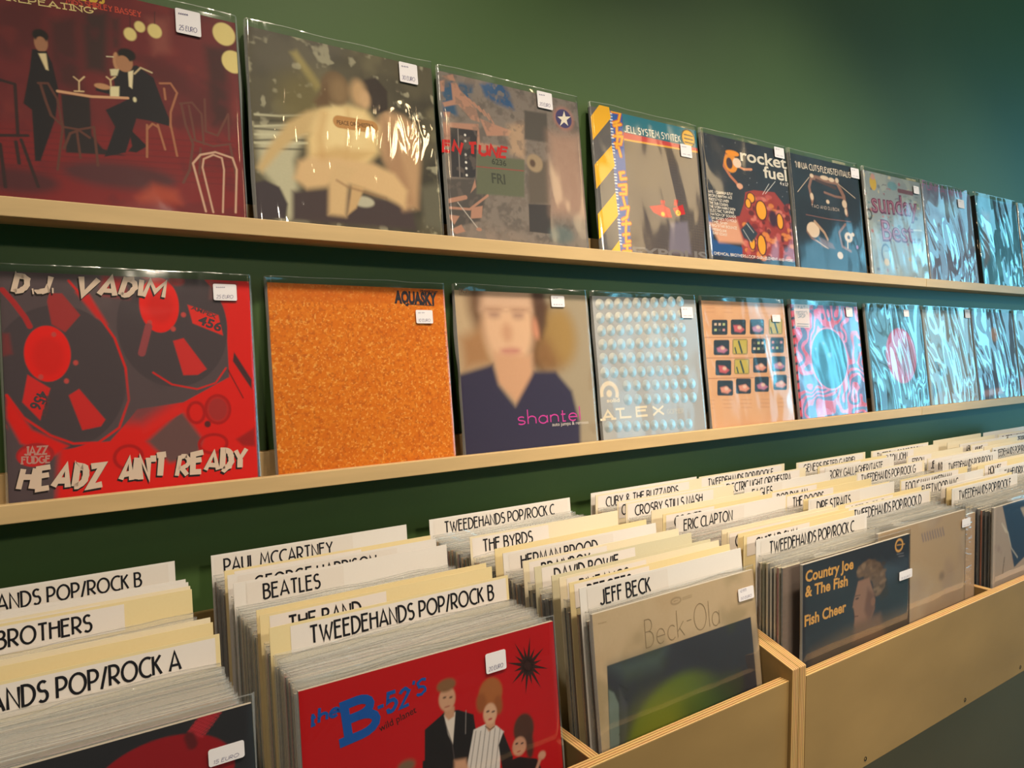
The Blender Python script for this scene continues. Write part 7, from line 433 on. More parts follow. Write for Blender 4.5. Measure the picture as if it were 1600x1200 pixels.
 'CJ':[('bg',(48,50,58)),('noise',(58,62,70),4,0.5,0.8,0.5,36),('poly',[(0.726,0.868),(0.992,0.873),(0.994,0.799),(0.76,0.773)],(76,90,108),0.05,0.5),('poly',[(0.697,0.75),(0.76,0.79),(0.778,0.698),(0.698,0.68)],(60,50,46),0.02,1),('poly',[(0.468,0.857),(0.482,0.905),(0.584,0.93),(0.694,0.891),(0.747,0.82),(0.745,0.749),(0.697,0.715),(0.65,0.716),(0.617,0.801),(0.57,0.836)],(112,86,68),0.008,1),('ell',0.642,0.824,0.015,0.012,(128,100,78),0.01,0.8,0),('ell',0.606,0.876,0.0125,0.0095,(144,116,92),0.01,0.8,0),('ell',0.532,0.891,0.0125,0.013,(144,116,92),0.01,0.8,0),('ell',0.635,0.909,0.0165,0.01,(92,70,54),0.01,0.8,0),('ell',0.647,0.737,0.013,0.0115,(92,70,54),0.01,0.8,0),('ell',0.593,0.82,0.0165,0.01,(128,100,78),0.01,0.8,0),('ell',0.65,0.824,0.023,0.0075,(128,100,78),0.01,0.8,0),('ell',0.715,0.758,0.0225,0.0105,(92,70,54),0.01,0.8,0),('ell',0.504,0.852,0.022,0.008,(128,100,78),0.01,0.8,0),('ell',0.712,0.824,0.0175,0.01,(144,116,92),0.01,0.8,0),('ell',0.556,0.84,0.0155,0.012,(128,100,78),0.01,0.8,0),('ell',0.667,0.723,0.019,0.01,(128,100,78),0.01,0.8,0),('ell',0.624,0.858,0.025,0.0075,(128,100,78),0.01,0.8,0),('ell',0.641,0.758,0.017,0.012,(74,56,46),0.01,0.8,0),('ell',0.536,0.902,0.0235,0.008,(144,116,92),0.01,0.8,0),('ell',0.655,0.743,0.0245,0.0095,(128,100,78),0.01,0.8,0),('ell',0.733,0.785,0.0245,0.01,(144,116,92),0.01,0.8,0),('ell',0.652,0.736,0.0155,0.0105,(144,116,92),0.01,0.8,0),('ell',0.69,0.759,0.019,0.012,(92,70,54),0.01,0.8,0),('ell',0.703,0.778,0.013,0.0085,(144,116,92),0.01,0.8,0),('ell',0.49,0.88,0.023,0.0125,(144,116,92),0.01,0.8,0),('ell',0.648,0.742,0.0185,0.013,(74,56,46),0.01,0.8,0),('ell',0.688,0.739,0.0205,0.0095,(144,116,92),0.01,0.8,0),('ell',0.553,0.831,0.0155,0.0115,(92,70,54),0.01,0.8,0),('ell',0.572,0.903,0.021,0.0085,(74,56,46),0.01,0.8,0),('ell',0.646,0.754,0.02,0.0085,(144,116,92),0.01,0.8,0),('ell',0.675,0.755,0.0145,0.008,(144,116,92),0.01,0.8,0),('ell',0.59,0.897,0.023,0.011,(128,100,78),0.01,0.8,0),('ell',0.637,0.881,0.023,0.008,(92,70,54),0.01,0.8,0),('ell',0.633,0.821,0.0215,0.007,(92,70,54),0.01,0.8,0),('ell',0.702,0.859,0.025,0.011,(92,70,54),0.01,0.8,0),('ell',0.535,0.904,0.0205,0.0125,(144,116,92),0.01,0.8,0),('ell',0.728,0.879,0.0205,0.0105,(74,56,46),0.01,0.8,0),('ell',0.734,0.838,0.022,0.0105,(128,100,78),0.01,0.8,0),('poly',[(0.483,0.828),(0.586,0.829),(0.637,0.728),(0.642,0.648),(0.59,0.573),(0.484,0.563),(0.451,0.597),(0.453,0.652),(0.437,0.719),(0.457,0.765)],(152,112,92),0.008,1),('poly',[(0.571,0.776),(0.64,0.727),(0.642,0.648),(0.59,0.573),(0.543,0.661)],(120,84,70),0.02,1),('poly',[(0.458,0.723),(0.429,0.702),(0.458,0.685)],(152,112,92),0.006,1),('ell',0.627,0.691,0.022,0.0225,(142,100,80),0.006,1,0),('ell',0.475,0.738,0.0165,0.005,(70,50,44),0.004,1,0),('line',[(0.457,0.755),(0.504,0.751)],0.004,(80,58,48),0.003,1),('line',[(0.45,0.648),(0.486,0.643)],0.005,(92,50,46),0.003,1),('poly',[(0.454,0.605),(0.699,0.609),(0.767,0.433),(0.44,0.514)],(128,92,74),0.03,1),('poly',[(0.076,0.556),(0.366,0.592),(0.999,0.578),(1.006,0.281),(0.038,0.454)],(116,96,76),0.05,0.6),('text','sans','Country Joe',(0.023,0.913),(0.437,0.905),0.056,(228,168,86),0.03,0),('text','sans','& The Fish',(0.021,0.839),(0.386,0.826),0.056,(228,168,86),0.03,0),('text','sans','Fish Cheer',(0.018,0.694),(0.373,0.694),0.056,(228,168,86),0.03,0),('ell',0.885,0.953,0.037,0.032,(230,170,90),0.004,1,0.012),('line',[(0.863,0.957),(0.943,0.951)],0.005,(230,170,90),0.003,1),('line',[(0.864,0.906),(0.932,0.902)],0.004,(120,120,130),0.003,1),('line',[(0.881,0.891),(0.937,0.886)],0.003,(120,120,130),0.003,1),('sticker',0.879,0.754,1.015,0.803,['','15 EURO'])],
 'BEIGE':[('bg',(196,166,132)),('noise',(178,150,128),4,0.45,0.8,0.7,38),('noise',(206,186,164),3,0.5,0.8,0.5,39),('line',[(0.469,0.929),(0.489,0.881)],0.005,(112,104,126),0.004,0.9),('line',[(0.499,0.929),(0.518,0.881)],0.005,(112,104,126),0.004,0.9),('line',[(0.528,0.929),(0.548,0.881)],0.006,(112,104,126),0.004,0.9),('line',[(0.558,0.929),(0.578,0.881)],0.006,(112,104,126),0.004,0.9),('line',[(0.588,0.929),(0.608,0.881)],0.006,(112,104,126),0.004,0.9),('line',[(0.618,0.929),(0.638,0.881)],0.006,(112,104,126),0.004,0.9),('line',[(0.648,0.93),(0.669,0.881)],0.005,(112,104,126),0.004,0.9),('line',[(0.679,0.93),(0.7,0.881)],0.006,(112,104,126),0.004,0.9),('line',[(0.71,0.93),(0.731,0.881)],0.006,(112,104,126),0.004,0.9),('ell',0.709,0.636,0.031,0.0235,(120,100,90),0.02,0.6,0),('sticker',0.943,0.895,1.05,0.946,['','~~'])],
 'F':[('bg',(192,170,154)),('poly',[(0.122,1.001),(0.925,1.008),(0.953,0.483),(0.467,0.6),(0.316,0.558),(0.212,0.81)],(54,74,100),0.005,1),('poly',[(0.393,0.95),(0.928,0.951),(0.947,0.599),(0.454,0.88)],(200,180,160),0.008,1),('line',[(0.119,0.883),(0.212,0.81),(0.268,0.696),(0.365,0.617)],0.006,(226,216,200),0.003,1),('poly',[(0.111,0.885),(0.221,0.805),(0.171,0.816)],(226,210,190),0.004,1),('noise',(120,70,90),6,0.7,0.8,0.3,40),('text','sans','NATIVE SON',(0.149,0.544),(0.173,0.652),0.015,(80,70,70),0.0,0)],
}

# ------------------------------------------------------------------ the room
def build_room():
    X0, X1, Y1, ZC = -2.6, 5.2, -4.6, 3.2
    def wallbox(name, a, b, m): return struct(boxobj(name, a, b, M[m], bev=0))
    wallbox('wall_back', (X0-.1, 0, 0), (X1+.1, .12, ZC), 'wall'); wallbox('wall_left', (X0-.1, Y1, 0), (X0, 0, ZC), 'wall')
    wallbox('wall_front', (X0-.1, Y1-.1, 0), (X1+.1, Y1, ZC), 'wall')
    wallbox('floor', (X0-.1, Y1-.1, -.1), (X1+.1, .12, 0), 'floor'); wallbox('ceiling', (X0-.1, Y1-.1, ZC), (X1+.1, .12, ZC+.1), 'white')
    v = []; f = []; y0, y1, z0, z1 = -4.4, -.6, .5, 2.95      # end wall with the shop window opening
    for a, b in (((X1, Y1, 0), (X1+.1, y0, ZC)), ((X1, y1, 0), (X1+.1, 0, ZC)), ((X1, y0, 0), (X1+.1, y1, z0)), ((X1, y0, z1), (X1+.1, y1, ZC))):
        q, g = box(a, b); k = len(v); v += q; f += [tuple(i+k for i in h) for h in g]
    struct(meshobj('wall_right', v, f, M['white']))
    v = []; f = []
    for a, b in (((y0, z0), (y0+.06, z1)), ((y1-.06, z0), (y1, z1)), ((-3.6, z0), (-2.72, z1)), ((-1.75, z0), (-1.66, z1)), ((y0, 2.3), (y1, 2.4)), ((y0, z0), (y1, z0+.06)), ((y0, z1-.06), (y1, z1))):  # wide pier and extra bars added to block and break up the daylight
        q, g = box((X1+.01, a[0], a[1]), (X1+.07, b[0], b[1])); k = len(v); v += q; f += [tuple(i+k for i in h) for h in g]
    struct(meshobj('window_1', v, f, M['steel']))
build_room()

# ------------------------------------------------------------------ the two rows of picture ledges
ZU, ZL = H+.1796, H-.2078               # height of the front lips
def ledge(x0, x1, zl, label):
    e = tag(empty('record_ledge', (x0, 0, zl)), label, 'ledge', 'birch plywood picture ledges'); L = x1-x0
    eb = [1, 1, 0, 0, 0, 0]
    boxobj('back_strip', (0, -.015, -.0159), (L, 0, .0305), [M['ply'], M['edge_y']], e, eb)
    boxobj('bottom_board', (0, -.063, -.0249), (L, 0, -.016), [M['ply'], M['edge_y']], e, [0]*6, 0)
    boxobj('front_lip', (0, -.0739, -.0249), (L, -.0631, 0), [M['ply'], M['edge_y']], e, [0]*6)
    return e
ledge(-.45, 2.2255, ZU, 'long plywood ledge carrying the upper row, under the red cafe cover')
ledge(2.2262, 4.66, ZU, 'pale plywood ledge under the blue-lit covers at the window end of the upper row')
ledge(-.45, 2.2255, ZL, 'long plywood ledge carrying the lower row, under the red tape-reel cover')
ledge(2.2262, 4.66, ZL, 'pale plywood ledge under the crinkled blue sleeves at the window end of the lower row')

# ------------------------------------------------------------------ records standing face out on the ledges
UX = [.1086, .4397, .7703, 1.1205, 1.451, 1.779, 2.1233, 2.4459, 2.797, 3.125]
LX = [.1191, .4616, .7978, 1.1268, 1.4607, 1.7997, 2.152, 2.4765, 2.801, 3.1255]
WALL_LABELS = {
 'U1': 'deep red record showing two dark-suited figures at a cafe table with bentwood chairs',
 'U2': 'shrink-wrapped record with pale embracing figures in dark water on the upper ledge',
 'U3': 'grey collage record with blue splashes and a white star badge on the upper ledge',
 'U4': 'record with yellow and grey hazard stripes and a blue lettered band',
 'U5': 'dark record with an orange insect creature and silver lettering on the upper ledge',
 'U6': 'black record with beige mechanical arms holding discs on the upper ledge',
 'U7': 'pale doodle-covered record with big maroon two-line lettering',
 'U8': 'hazy blue-grey record beside the maroon-lettered doodle cover on the upper ledge',
 'U9': 'thick black-spined record box reflecting blue light on the upper ledge',
 'U10': 'blue-reflecting record beyond the black-spined box on the upper ledge',
 'L1': 'bright red and grey record with tape reels and cream graffiti lettering',
 'L2': 'plain speckled orange record with dark slanted lettering on the lower ledge',
 'L3': 'record with a blurred portrait of a person in navy top and magenta lettering',
 'L4': 'silver record covered in rows of shiny round discs on the lower ledge',
 'L5': 'tan record with a grid of sixteen small dark pictures on the lower ledge',
 'L6': 'pink and blue swirling record with a large teal oval in the middle',
 'L7': 'crinkled blue record with a pink oval on the lower ledge',
 'L8': 'crinkled grey record with dark slanted marks next to the pink oval cover',
 'L9': 'heavily crinkled turquoise-lit record with a dark lower edge on the lower ledge',
 'L10': 'blue-lit record with a reddish patch, last on the lower ledge',
}
def wall_record(key, xc, zl, n, t, mat, seed, amp, side=(70, 66, 64), bulge=.004):
    e = tag(empty('vinyl_record', (xc, -.0585, zl-.0147+t*.133), (-.133, 0, 0)), WALL_LABELS[key], 'record', 'records facing out on the wall ledges')
    ops = ART[key]
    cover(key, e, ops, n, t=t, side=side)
    pouch('plastic_sleeve', e, M[mat], .315, .315, t, seed, amp=amp, nx=44, nz=44, bulge=bulge, seam=key != 'U9')
    for op in ops:
        if op[0] == 'sticker': sticker(e, op)
SL = {'U2': 'sleeve_shrink', 'U3': 'sleeve_wavy', 'U4': 'sleeve_wavy'}
for i, x in enumerate(UX):
    k = 'U%d' % (i+1)
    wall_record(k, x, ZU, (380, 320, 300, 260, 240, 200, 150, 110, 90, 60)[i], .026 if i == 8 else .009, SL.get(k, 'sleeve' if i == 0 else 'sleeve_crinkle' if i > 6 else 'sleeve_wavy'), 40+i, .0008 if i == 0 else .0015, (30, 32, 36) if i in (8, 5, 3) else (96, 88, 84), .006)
for i, x in enumerate(LX):
    k = 'L%d' % (i+1)
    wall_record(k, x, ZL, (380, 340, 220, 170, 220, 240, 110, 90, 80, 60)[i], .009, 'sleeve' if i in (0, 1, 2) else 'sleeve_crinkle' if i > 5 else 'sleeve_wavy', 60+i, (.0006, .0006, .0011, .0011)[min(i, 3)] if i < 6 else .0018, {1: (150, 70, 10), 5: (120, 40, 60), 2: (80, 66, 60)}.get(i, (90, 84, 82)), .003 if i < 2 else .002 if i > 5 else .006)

# ------------------------------------------------------------------ browser crates on the green cabinet
FLOOR = -.663
def profile(name, parent, x0, x1, pts, mats):
    n = len(pts); v = [(x0, y, z) for y, z in pts]+[(x1, y, z) for y, z in pts]
    f = [tuple(range(n-1, -1, -1)), tuple(range(n, 2*n))]+[(i, (i+1) % n, n+(i+1) % n, n+i) for i in range(n)]
    return bevelled(meshobj(name, v, f, mats, parent, [0, 0]+[1]*n))
def crate(x0, x1, parts, inset, screws, label):
    e = tag(empty('record_crate', (x0, 0, H-.70)), label, 'crate', 'plywood browser crates'); L = x1-x0; T = .0165; z = lambda q: q+.70
    sp = [(-.555, 0), (-.01, 0), (-.01, z(-.40)), (-.275, z(-.40)), (-.555, z(-.484))]
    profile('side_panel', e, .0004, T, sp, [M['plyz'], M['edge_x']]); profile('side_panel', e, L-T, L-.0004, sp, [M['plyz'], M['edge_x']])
    yf = -.555+inset
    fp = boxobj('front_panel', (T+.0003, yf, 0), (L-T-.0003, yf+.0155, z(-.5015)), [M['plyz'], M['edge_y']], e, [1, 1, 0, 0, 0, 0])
    for sx in screws:
        k = 10; v = [(sx-x0+.0038*math.cos(2*math.pi*i/k), yf-.0006, z(-.6865)+.0038*math.sin(2*math.pi*i/k)) for i in range(k)]+[(sx-x0, yf+.0006, z(-.6865))]+[(sx-x0+.0038*math.cos(2*math.pi*i/k), yf+.0008, z(-.6865)+.0038*math.sin(2*math.pi*i/k)) for i in range(k)]
        meshobj('screw', v, [(i, (i+1) % k, k) for i in range(k)]+[(i, k+1+i, k+1+(i+1) % k, (i+1) % k) for i in range(k)], M['steel'], fp)
    boxobj('bottom_board', (T+.0003, yf+.016, .004), (L-T-.0003, -.011, z(FLOOR)), [M['plyz']], e, None, 0)
    boxobj('back_panel', (T+.0003, -.0105, 0), (L-T-.0003, -.001, z(-.42)), [M['plyz']], e, None, 0)
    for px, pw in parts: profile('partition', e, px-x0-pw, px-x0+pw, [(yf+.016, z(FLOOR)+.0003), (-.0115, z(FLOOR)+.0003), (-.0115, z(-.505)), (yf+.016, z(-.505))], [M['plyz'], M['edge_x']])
    return e
crate(-.56, .9173, ((-.187, .0075), (.178, .0075), (.5435, .0075)), .005, (), 'plywood crate holding the red covers and the cream front record')
crate(.9176, 2.2785, ((1.579, .0075), (1.929, .005)), 0, (1.102, 1.443, 1.6845, 2.06), 'plywood crate with bottom-edge screws, holding the dark front record with orange lettering')
crate(2.2789, 3.62, ((2.96, .0075),), 0, (), 'plywood crate at the window end, only its packed divider cards in view')
def cabinet():
    e = tag(empty('base_cabinet', (-.9, 0, 0)), 'long dark green cabinet base under the overhanging plywood crates', 'cabinet')
    boxobj('body', (0, -.40, .08), (4.9, -.001, H-.7005), M['cabinet'], e, bev=.002); boxobj('plinth', (.02, -.36, 0), (4.88, -.002, .0795), M['steel'], e, bev=0)
cabinet()

# ------------------------------------------------------------------ lettered divider cards
CARD = {'w': (226, 220, 214), 'c': (230, 217, 188), 'y': (228, 210, 162), 'o': (210, 202, 172)}
CNAME = {'w': 'white', 'c': 'cream', 'y': 'yellowed', 'o': 'greyish'}
ORD = 'first second third fourth fifth sixth seventh eighth ninth tenth eleventh twelfth thirteenth fourteenth fifteenth sixteenth seventeenth eighteenth nineteenth twentieth'.split()
def nat(t): return sum((GL.get(c, (.36, 0))[0]*1.0 if c != ' ' else .19)+.17 for c in t)-.17
def card(x0, y, col, text, off, lean, label, ztop=-.318, wd=.317, strip=True, length=None, cap=.0192, x_end=None, rest=None):
    ht = (ztop-FLOOR-.0008)/math.cos(lean); a = lean; ob = None
    s = Sheet(); tk = .0009; c = CARD[col]
    s.body(wd, ht, tk, tuple(int(q*.96) for q in c), c, c)
    o = s.build('divider_card', [M['matte']], None); o.location = (x0+wd/2, y-math.sin(a)*ht, H+FLOOR+.0008); o.rotation_euler = (-a, 0, 0)
    tag(o, label, 'divider card', 'lettered divider cards in the crates')
    if text:
        L = length or nat(text)*cap*.93; tx = -wd/2+off; z1 = ht-.005 if strip else ht-.004
        if x_end is not None: tx = wd/2-x_end-L
        s = Sheet(); zz = ht-.0082-cap
        if strip:
            m = .022; lx0, lx1 = max(tx-m, -wd/2+.004), min(tx+L+m*1.6, wd/2-.004)
            s.add([(lx0, -.0003, zz-.007), (lx1, -.0003, zz-.007), (lx1, -.0003, ht-.003), (lx0, -.0003, ht-.003)], [(0, 1, 2, 3)], s2l((228, 220, 214) if col != 'w' else (222, 214, 206)))
        s.text('deco', text, (tx, zz), (tx+L, zz), cap, (24, 24, 30), .135, -.0006)
        s.build('label_strip', [M['matte']], o)
    return o
COLX = {'A': -.164, 'B': .202, 'C': .566, 'D': .9367, 'E': 1.2542, 'F': 1.602, 'H': 1.94, 'I': 2.300, 'J': 2.629}
LEANS = {'A': .12, 'B': .12, 'C': .12, 'D': .02, 'E': .02, 'F': .02, 'H': .02, 'I': .02, 'J': .02}
ROWNAME = {'A': 'the black-cover row', 'B': 'the red-cover row', 'C': 'the cream-cover row', 'D': 'the orange-lettered row', 'E': 'the beige-cover row', 'F': 'the blue-cover row', 'H': 'the row past the blue cover', 'I': 'the second row past the blue cover', 'J': 'the farthest row'}
TW = 'TWEEDEHANDS POP/ROCK '
CARDS = {
 'A': [(-.363,'y',TW+'A',0,dict(x_end=.04,length=.245)), (-.328,'y','',0,{}), (-.314,'c','',0,{}), (-.196,'y','ALLMAN BROTHERS',0,dict(x_end=.112,length=.17)), (-.185,'c','AMERICA',.1,{}), (-.171,'w','',0,{}), (-.15,'w','',0,{}), (-.059,'w',TW+'B',0,dict(x_end=.044,length=.25))],
 'B': [(-.378,'y',TW+'B',.045,dict(length=.247)), (-.337,'y','THE BAND',.033,{}), (-.322,'y','',0,{}), (-.204,'w','BEATLES',.038,{}), (-.169,'w','GEORGE HARRISON',.035,{}), (-.15,'y','JOHN LENNON',.035,{}), (-.059,'w','PAUL MCCARTNEY',.018,{})],
 'C': [(-.473,'w','JEFF BECK',.034,{}), (-.452,'y','BEEGEES',.03,{}), (-.431,'c','BINTANGS',.034,{}), (-.414,'o','',0,{}), (-.374,'o','DAVID BOWIE',.034,{}), (-.346,'c','BRAINBOX',.032,{}), (-.293,'w','HERMAN BROOD',.032,{}), (-.27,'y','',0,{}), (-.195,'c','THE BYRDS',.024,{}), (-.053,'w',TW+'C',.03,dict(length=.245))],
 'D': [(-.46,'w',TW+'C',.034,dict(length=.24)), (-.436,'y','GUITAR SLIM',.03,{}), (-.425,'y','',0,{}), (-.404,'c','COLOSSEUM',.02,{}), (-.392,'c','',0,{}), (-.29,'w','ERIC CLAPTON',.02,{}), (-.258,'y','COCKER',.03,{}), (-.229,'c','',0,{}), (-.16,'c','CROSBY STILLS NASH',.024,{}), (-.135,'c','CREEDENCE CLEARWATER REVIVAL',.012,dict(length=.265)), (-.07,'c','CUBY & THE BLIZZARDS',.028,{}), (-.055,'w','',0,{})],
 'E': [(-.418,'c',TW+'D',.028,dict(length=.25)), (-.40,'y','DEEP PURPLE',.05,{}), (-.341,'w','DIRE STRAITS',.028,{}), (-.33,'y','',0,{}), (-.289,'y','THE DOORS',.024,{}), (-.253,'y','BOB DYLAN',.022,{}), (-.188,'w','EAGLES',.026,{}), (-.122,'c','ELECTRIC LIGHT ORCHESTRA',.022,dict(length=.235)), (-.062,'c',TW+'E',.03,dict(length=.24))],
 'F': [(-.447,'w',TW+'F',.03,dict(length=.25)), (-.436,'y','',0,{}), (-.425,'w','FAITH',.02,{}), (-.375,'w','FLEETWOOD MAC',.02,{}), (-.338,'y','FOCUS/JAN AKKERMAN',.024,{}), (-.235,'c',TW+'G',.02,dict(length=.25)), (-.155,'w','RORY GALLAGHER/TASTE',.02,dict(length=.24)), (-.135,'y','J. GEILS BAND',.03,{}), (-.075,'c','GENESIS/PETER GABRIEL',.03,dict(length=.24))],
 'H': [(-.39,'w','JIMI HENDRIX',.05,{}), (-.352,'y','HOLLIES',.06,{}), (-.338,'c','',0,{}), (-.27,'w',TW+'I',.03,dict(length=.25)), (-.25,'w','INXS',.02,{}), (-.232,'c','JEFFERSON AIRPLANE',.02,{}), (-.178,'c','ERROLL',.03,{}), (-.11,'c','ELTON JOHN',.02,{}), (-.08,'c',TW+'H',.03,dict(length=.25))],
 'I': [(-.238,'w',TW+'J',.01,dict(length=.25)), (-.216,'c','',0,{}), (-.18,'c','KINKS',.03,{}), (-.15,'w','ABLUTION',.04,{}), (-.115,'c','',0,{}), (-.074,'c','',0,{})],
 'J': [(-.15,'w','LED ZEPPELIN',.03,{}), (-.12,'c',TW+'L',.03,dict(length=.25)), (-.076,'w','',0,{})],
}
SECTION = {'A': 'for section A', 'B': 'for section B', 'C': 'for section C', 'D': 'for section D', 'E': 'for section E', 'F': 'for section F', 'G': 'for section G', 'H': 'for section H', 'I': 'for section I', 'J': 'for section J', 'L': 'for section L'}
for c, rows in CARDS.items():
    for i, (y, col, text, off, kw) in enumerate(rows):
        kind = SECTION[text[-1]] if text.startswith(TW) else ('with black capitals' if text else 'without lettering')
        last = 'backmost' if i == len(rows)-1 else ORD[i]+' card'
        card(COLX[c], y, col, text, off, LEANS[c], '%s divider card %s, %s of %s' % (CNAME[col], kind, last, ROWNAME[c]), ztop=-.318+(-.001, 0, .001)[i % 3], **kw)

# ------------------------------------------------------------------ records in the crates
BIN = {'A': (.0005, -.479, -.348, .12), 'B52': (.3595, -.482, -.349, .12), 'BECK': (.7265, -.495, -.347, .12), 'CJ': (1.1165, -.528, -.358, .02), 'BEIGE': (1.347, -.517, -.336, .02), 'F': (1.7575, -.528, -.344, .02)}
BIN_LABELS = {
 'A': 'black front record with a red disc and ribbed red grip, price sticker on it',
 'B52': 'red front record with blue lettering, a black starburst and a standing group of people',
 'BECK': 'cream front record with thin-lined lettering above a dark picture of a green shape',
 'CJ': 'dark front record with orange rounded lettering and a curly-haired person in profile',
 'BEIGE': 'plain cloudy beige record half behind the dark orange-lettered cover',
 'F': 'blue and beige front record beside a bundle of coloured spines',
}
for k, n, side in (('A', 240, (40, 40, 44)), ('B52', 420, (70, 40, 40)), ('BECK', 300, (150, 124, 92)), ('CJ', 240, (120, 96, 60)), ('BEIGE', 120, (170, 150, 130)), ('F', 130, (150, 140, 132))):
    x, y, zt, a = BIN[k]; h = .315; zb = zt-math.cos(a)*h
    e = tag(empty('vinyl_record', (x, y-math.sin(a)*h, H+max(zb, FLOOR+.0026)), (-a, 0, 0)), BIN_LABELS[k], 'record', 'front records of the crates')
    cover(k, e, ART[k], n, t=.0045, side=side); pouch('plastic_sleeve', e, M['sleeve'], .315, .315, .0045, 80+n, amp=.0007, gap=.0008, flap=.009, bulge=.005, side=.003)
    for op in ART[k]:
        if op[0] == 'sticker': sticker(e, op, y=-.0022)

PAL = {'cream': (214, 198, 164), 'white': (226, 222, 214), 'black': (34, 32, 34), 'navy': (38, 48, 74), 'brown': (104, 70, 46), 'rust': (186, 92, 44), 'grey': (140, 138, 134), 'pale green': (160, 170, 146), 'red': (150, 44, 44), 'teal': (50, 108, 112), 'tan': (178, 138, 92), 'dark grey': (70, 70, 74), 'pink': (204, 150, 152), 'olive': (108, 104, 58)}
RT = .0032
def base_record(cname, ht, seed):
    """one packed record of this spine colour: cover and sleeve meshes for the copies below"""
    rr = random.Random(seed); fr = PAL[rr.choice(('cream', 'grey', 'dark grey', 'tan', 'black', 'olive', 'brown'))]; s = Sheet(); s.body(.311, ht, RT, PAL[cname], (222, 208, 180) if rr.random() < .7 else PAL[cname], fr)
    v = [(-.1566, .0006+.002*(i % 2), .02+i*.012) for i in range(0)]
    return s.build('cover', [M['matte']], None)
SLV = [pouch('plastic_sleeve', None, M['sleeve_bin'], .311, .3065, RT, 200+i, nx=22, nz=5, amp=.0003, gap=.0004, flap=(.009, .012, .010, .013, .008, .011)[i]-.001, bulge=.0015, side=.0016, curl=.0011) for i in range(6)]
COV = {}
rng = random.Random(11); used_cov = set(); used_slv = set()
def packed(x, y, lean, cname, ht, label, group, back):
    e = tag(empty('vinyl_record', (x, y-back-math.sin(lean)*ht, H+FLOOR+.0024), (-lean, 0, 0)), label, 'record', group)
    key = (cname, ht, rng.randrange(2))
    if key not in COV: COV[key] = base_record(cname, ht, hash_of(key))
    c = COV[key]
    if key in used_cov: c = c.copy(); COL.objects.link(c)
    used_cov.add(key); c.parent = e
    i = rng.randrange(6); p = SLV[i]
    if i in used_slv: p = p.copy(); COL.objects.link(p)
    used_slv.add(i); p.parent = e
def hash_of(k): return sum(ord(q) for q in k[0])*31+int(k[1]*10000)+k[2]*7
LIGHT = ['cream', 'white', 'cream', 'pale green', 'grey', 'white', 'white', 'pink', 'cream', 'teal', 'pale green']
DARK = ['black', 'dark grey', 'navy', 'black', 'brown', 'grey', 'tan', 'dark grey', 'black']
MIX = ['brown', 'red', 'black', 'olive', 'cream', 'white', 'grey', 'red', 'navy', 'rust', 'white', 'cream']
FC = ['black', 'dark grey', 'rust', 'navy', 'navy', 'cream', 'cream', 'grey', 'grey']
DF = ['black', 'red', 'white', 'white', 'cream', 'olive', 'brown', 'brown', 'black']
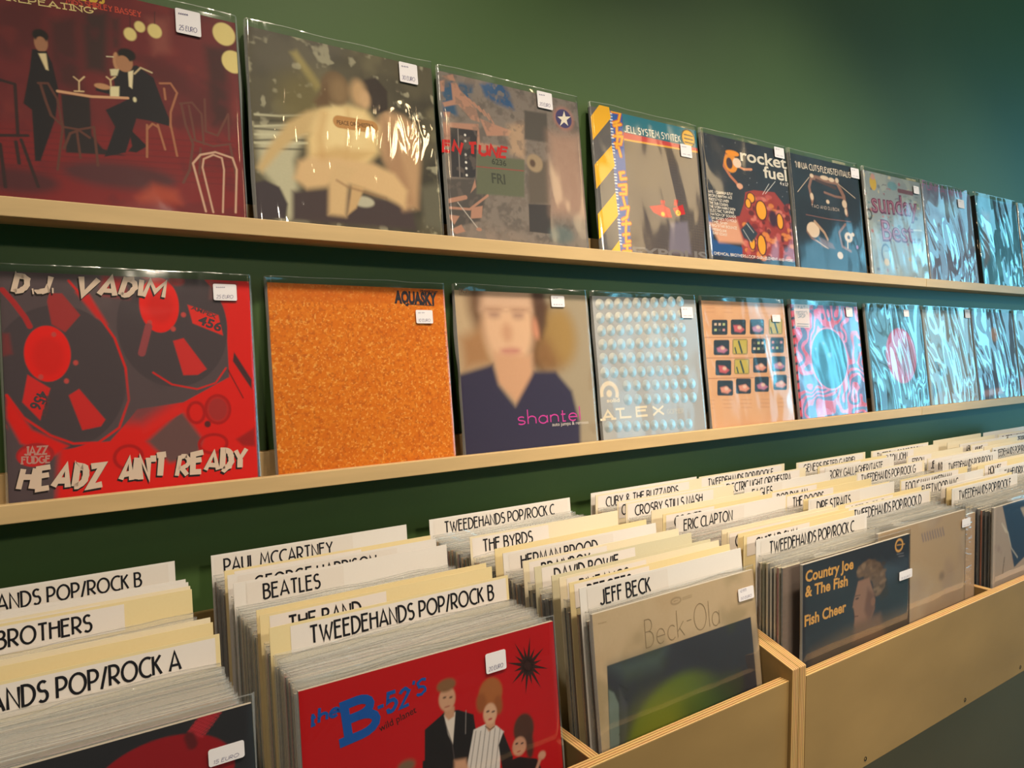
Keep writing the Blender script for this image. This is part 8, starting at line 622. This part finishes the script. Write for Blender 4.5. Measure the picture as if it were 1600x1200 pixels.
ZONES = [  # row, front y, back y, how many, colours, what they stand behind
 ('A', -.4715, -.374, 14, LIGHT, 'behind the black front cover'), ('A', -.30, -.212, 6, LIGHT, 'behind the third card, black-cover row'), ('A', -.14, -.07, 5, LIGHT, 'before the backmost card, black-cover row'),
 ('B', -.4745, -.389, 14, LIGHT, 'behind the red front cover'), ('B', -.37, -.345, 4, LIGHT, 'behind the first card, red-cover row'), ('B', -.308, -.213, 14, LIGHT, 'in the middle gap, red-cover row'), ('B', -.196, -.177, 3, DARK, 'behind the fourth card, red-cover row'), ('B', -.14, -.069, 8, DARK, 'before the backmost card, red-cover row'),
 ('C', -.4845, -.4845, 1, ['white', 'grey'], 'behind the cream front cover'), ('C', -.4645, -.4645, 1, ['tan', 'brown'], 'behind the first card, cream-cover row'), ('C', -.444, -.437, 2, DARK, 'behind the second card, cream-cover row'), ('C', -.407, -.381, 5, DARK, 'behind the fourth card, cream-cover row'), ('C', -.365, -.356, 2, DARK, 'behind the fifth card, cream-cover row'), ('C', -.338, -.30, 6, DARK, 'behind the sixth card, cream-cover row'), ('C', -.262, -.204, 9, LIGHT, 'behind the eighth card, cream-cover row'), ('C', -.186, -.062, 15, LIGHT, 'before the backmost card, cream-cover row'),
 ('D', -.5075, -.467, 7, DF, 'behind the dark orange-lettered cover'), ('D', -.383, -.298, 13, MIX, 'in the wide gap, orange-lettered row'), ('D', -.281, -.266, 3, LIGHT, 'behind the sixth card, orange-lettered row'), ('D', -.221, -.169, 8, MIX, 'behind the eighth card, orange-lettered row'), ('D', -.127, -.079, 7, MIX, 'before the backmost cards, orange-lettered row'),
 ('E', -.5075, -.426, 13, DARK, 'behind the beige front cover'), ('E', -.391, -.349, 6, MIX, 'behind the second card, beige-cover row'), ('E', -.321, -.297, 4, MIX, 'behind the fourth card, beige-cover row'), ('E', -.281, -.261, 3, MIX, 'behind the fifth card, beige-cover row'), ('E', -.245, -.197, 7, LIGHT, 'behind the sixth card, beige-cover row'), ('E', -.18, -.131, 7, MIX, 'behind the seventh card, beige-cover row'), ('E', -.114, -.071, 6, MIX, 'before the backmost card, beige-cover row'),
 ('F', -.5195, -.455, 10, FC, 'behind the blue and beige front cover'), ('F', -.417, -.383, 5, LIGHT, 'behind the third card, blue-cover row'), ('F', -.367, -.346, 4, LIGHT, 'behind the fourth card, blue-cover row'), ('F', -.329, -.244, 12, LIGHT, 'behind the fifth card, blue-cover row'), ('F', -.226, -.164, 9, LIGHT, 'behind the section G card'), ('F', -.126, -.084, 5, MIX, 'before the backmost card, blue-cover row'),
 ('H', -.52, -.40, 18, LIGHT, 'in the front of the row past the blue cover'), ('H', -.33, -.279, 8, LIGHT, 'before the section I card'), ('H', -.223, -.187, 5, LIGHT, 'behind the sixth card past the blue cover'), ('H', -.168, -.12, 6, LIGHT, 'behind the seventh card past the blue cover'),
 ('I', -.36, -.247, 16, LIGHT, 'before the section J card'),
]
for c, ya, yb, n, cols, where in ZONES:
    for i in range(n):
        y = ya+(yb-ya)*(i/(n-1) if n > 1 else 0)
        cn = cols[i % len(cols)] if cols in (FC, DF) else rng.choice(cols)
        xo = rng.uniform(-.001, .001)
        ht = rng.choice((.307, .3085, .303, .306))
        xc = COLX[c]+.1585+xo
        packed(xc, y, LEANS[c], cn, ht, '%s-spined record, %s back %s' % (cn, ORD[i] if n > 1 else 'only one', where), 'sleeved records '+where, .004 if LEANS[c] > .1 and ya > -.469 else 0)
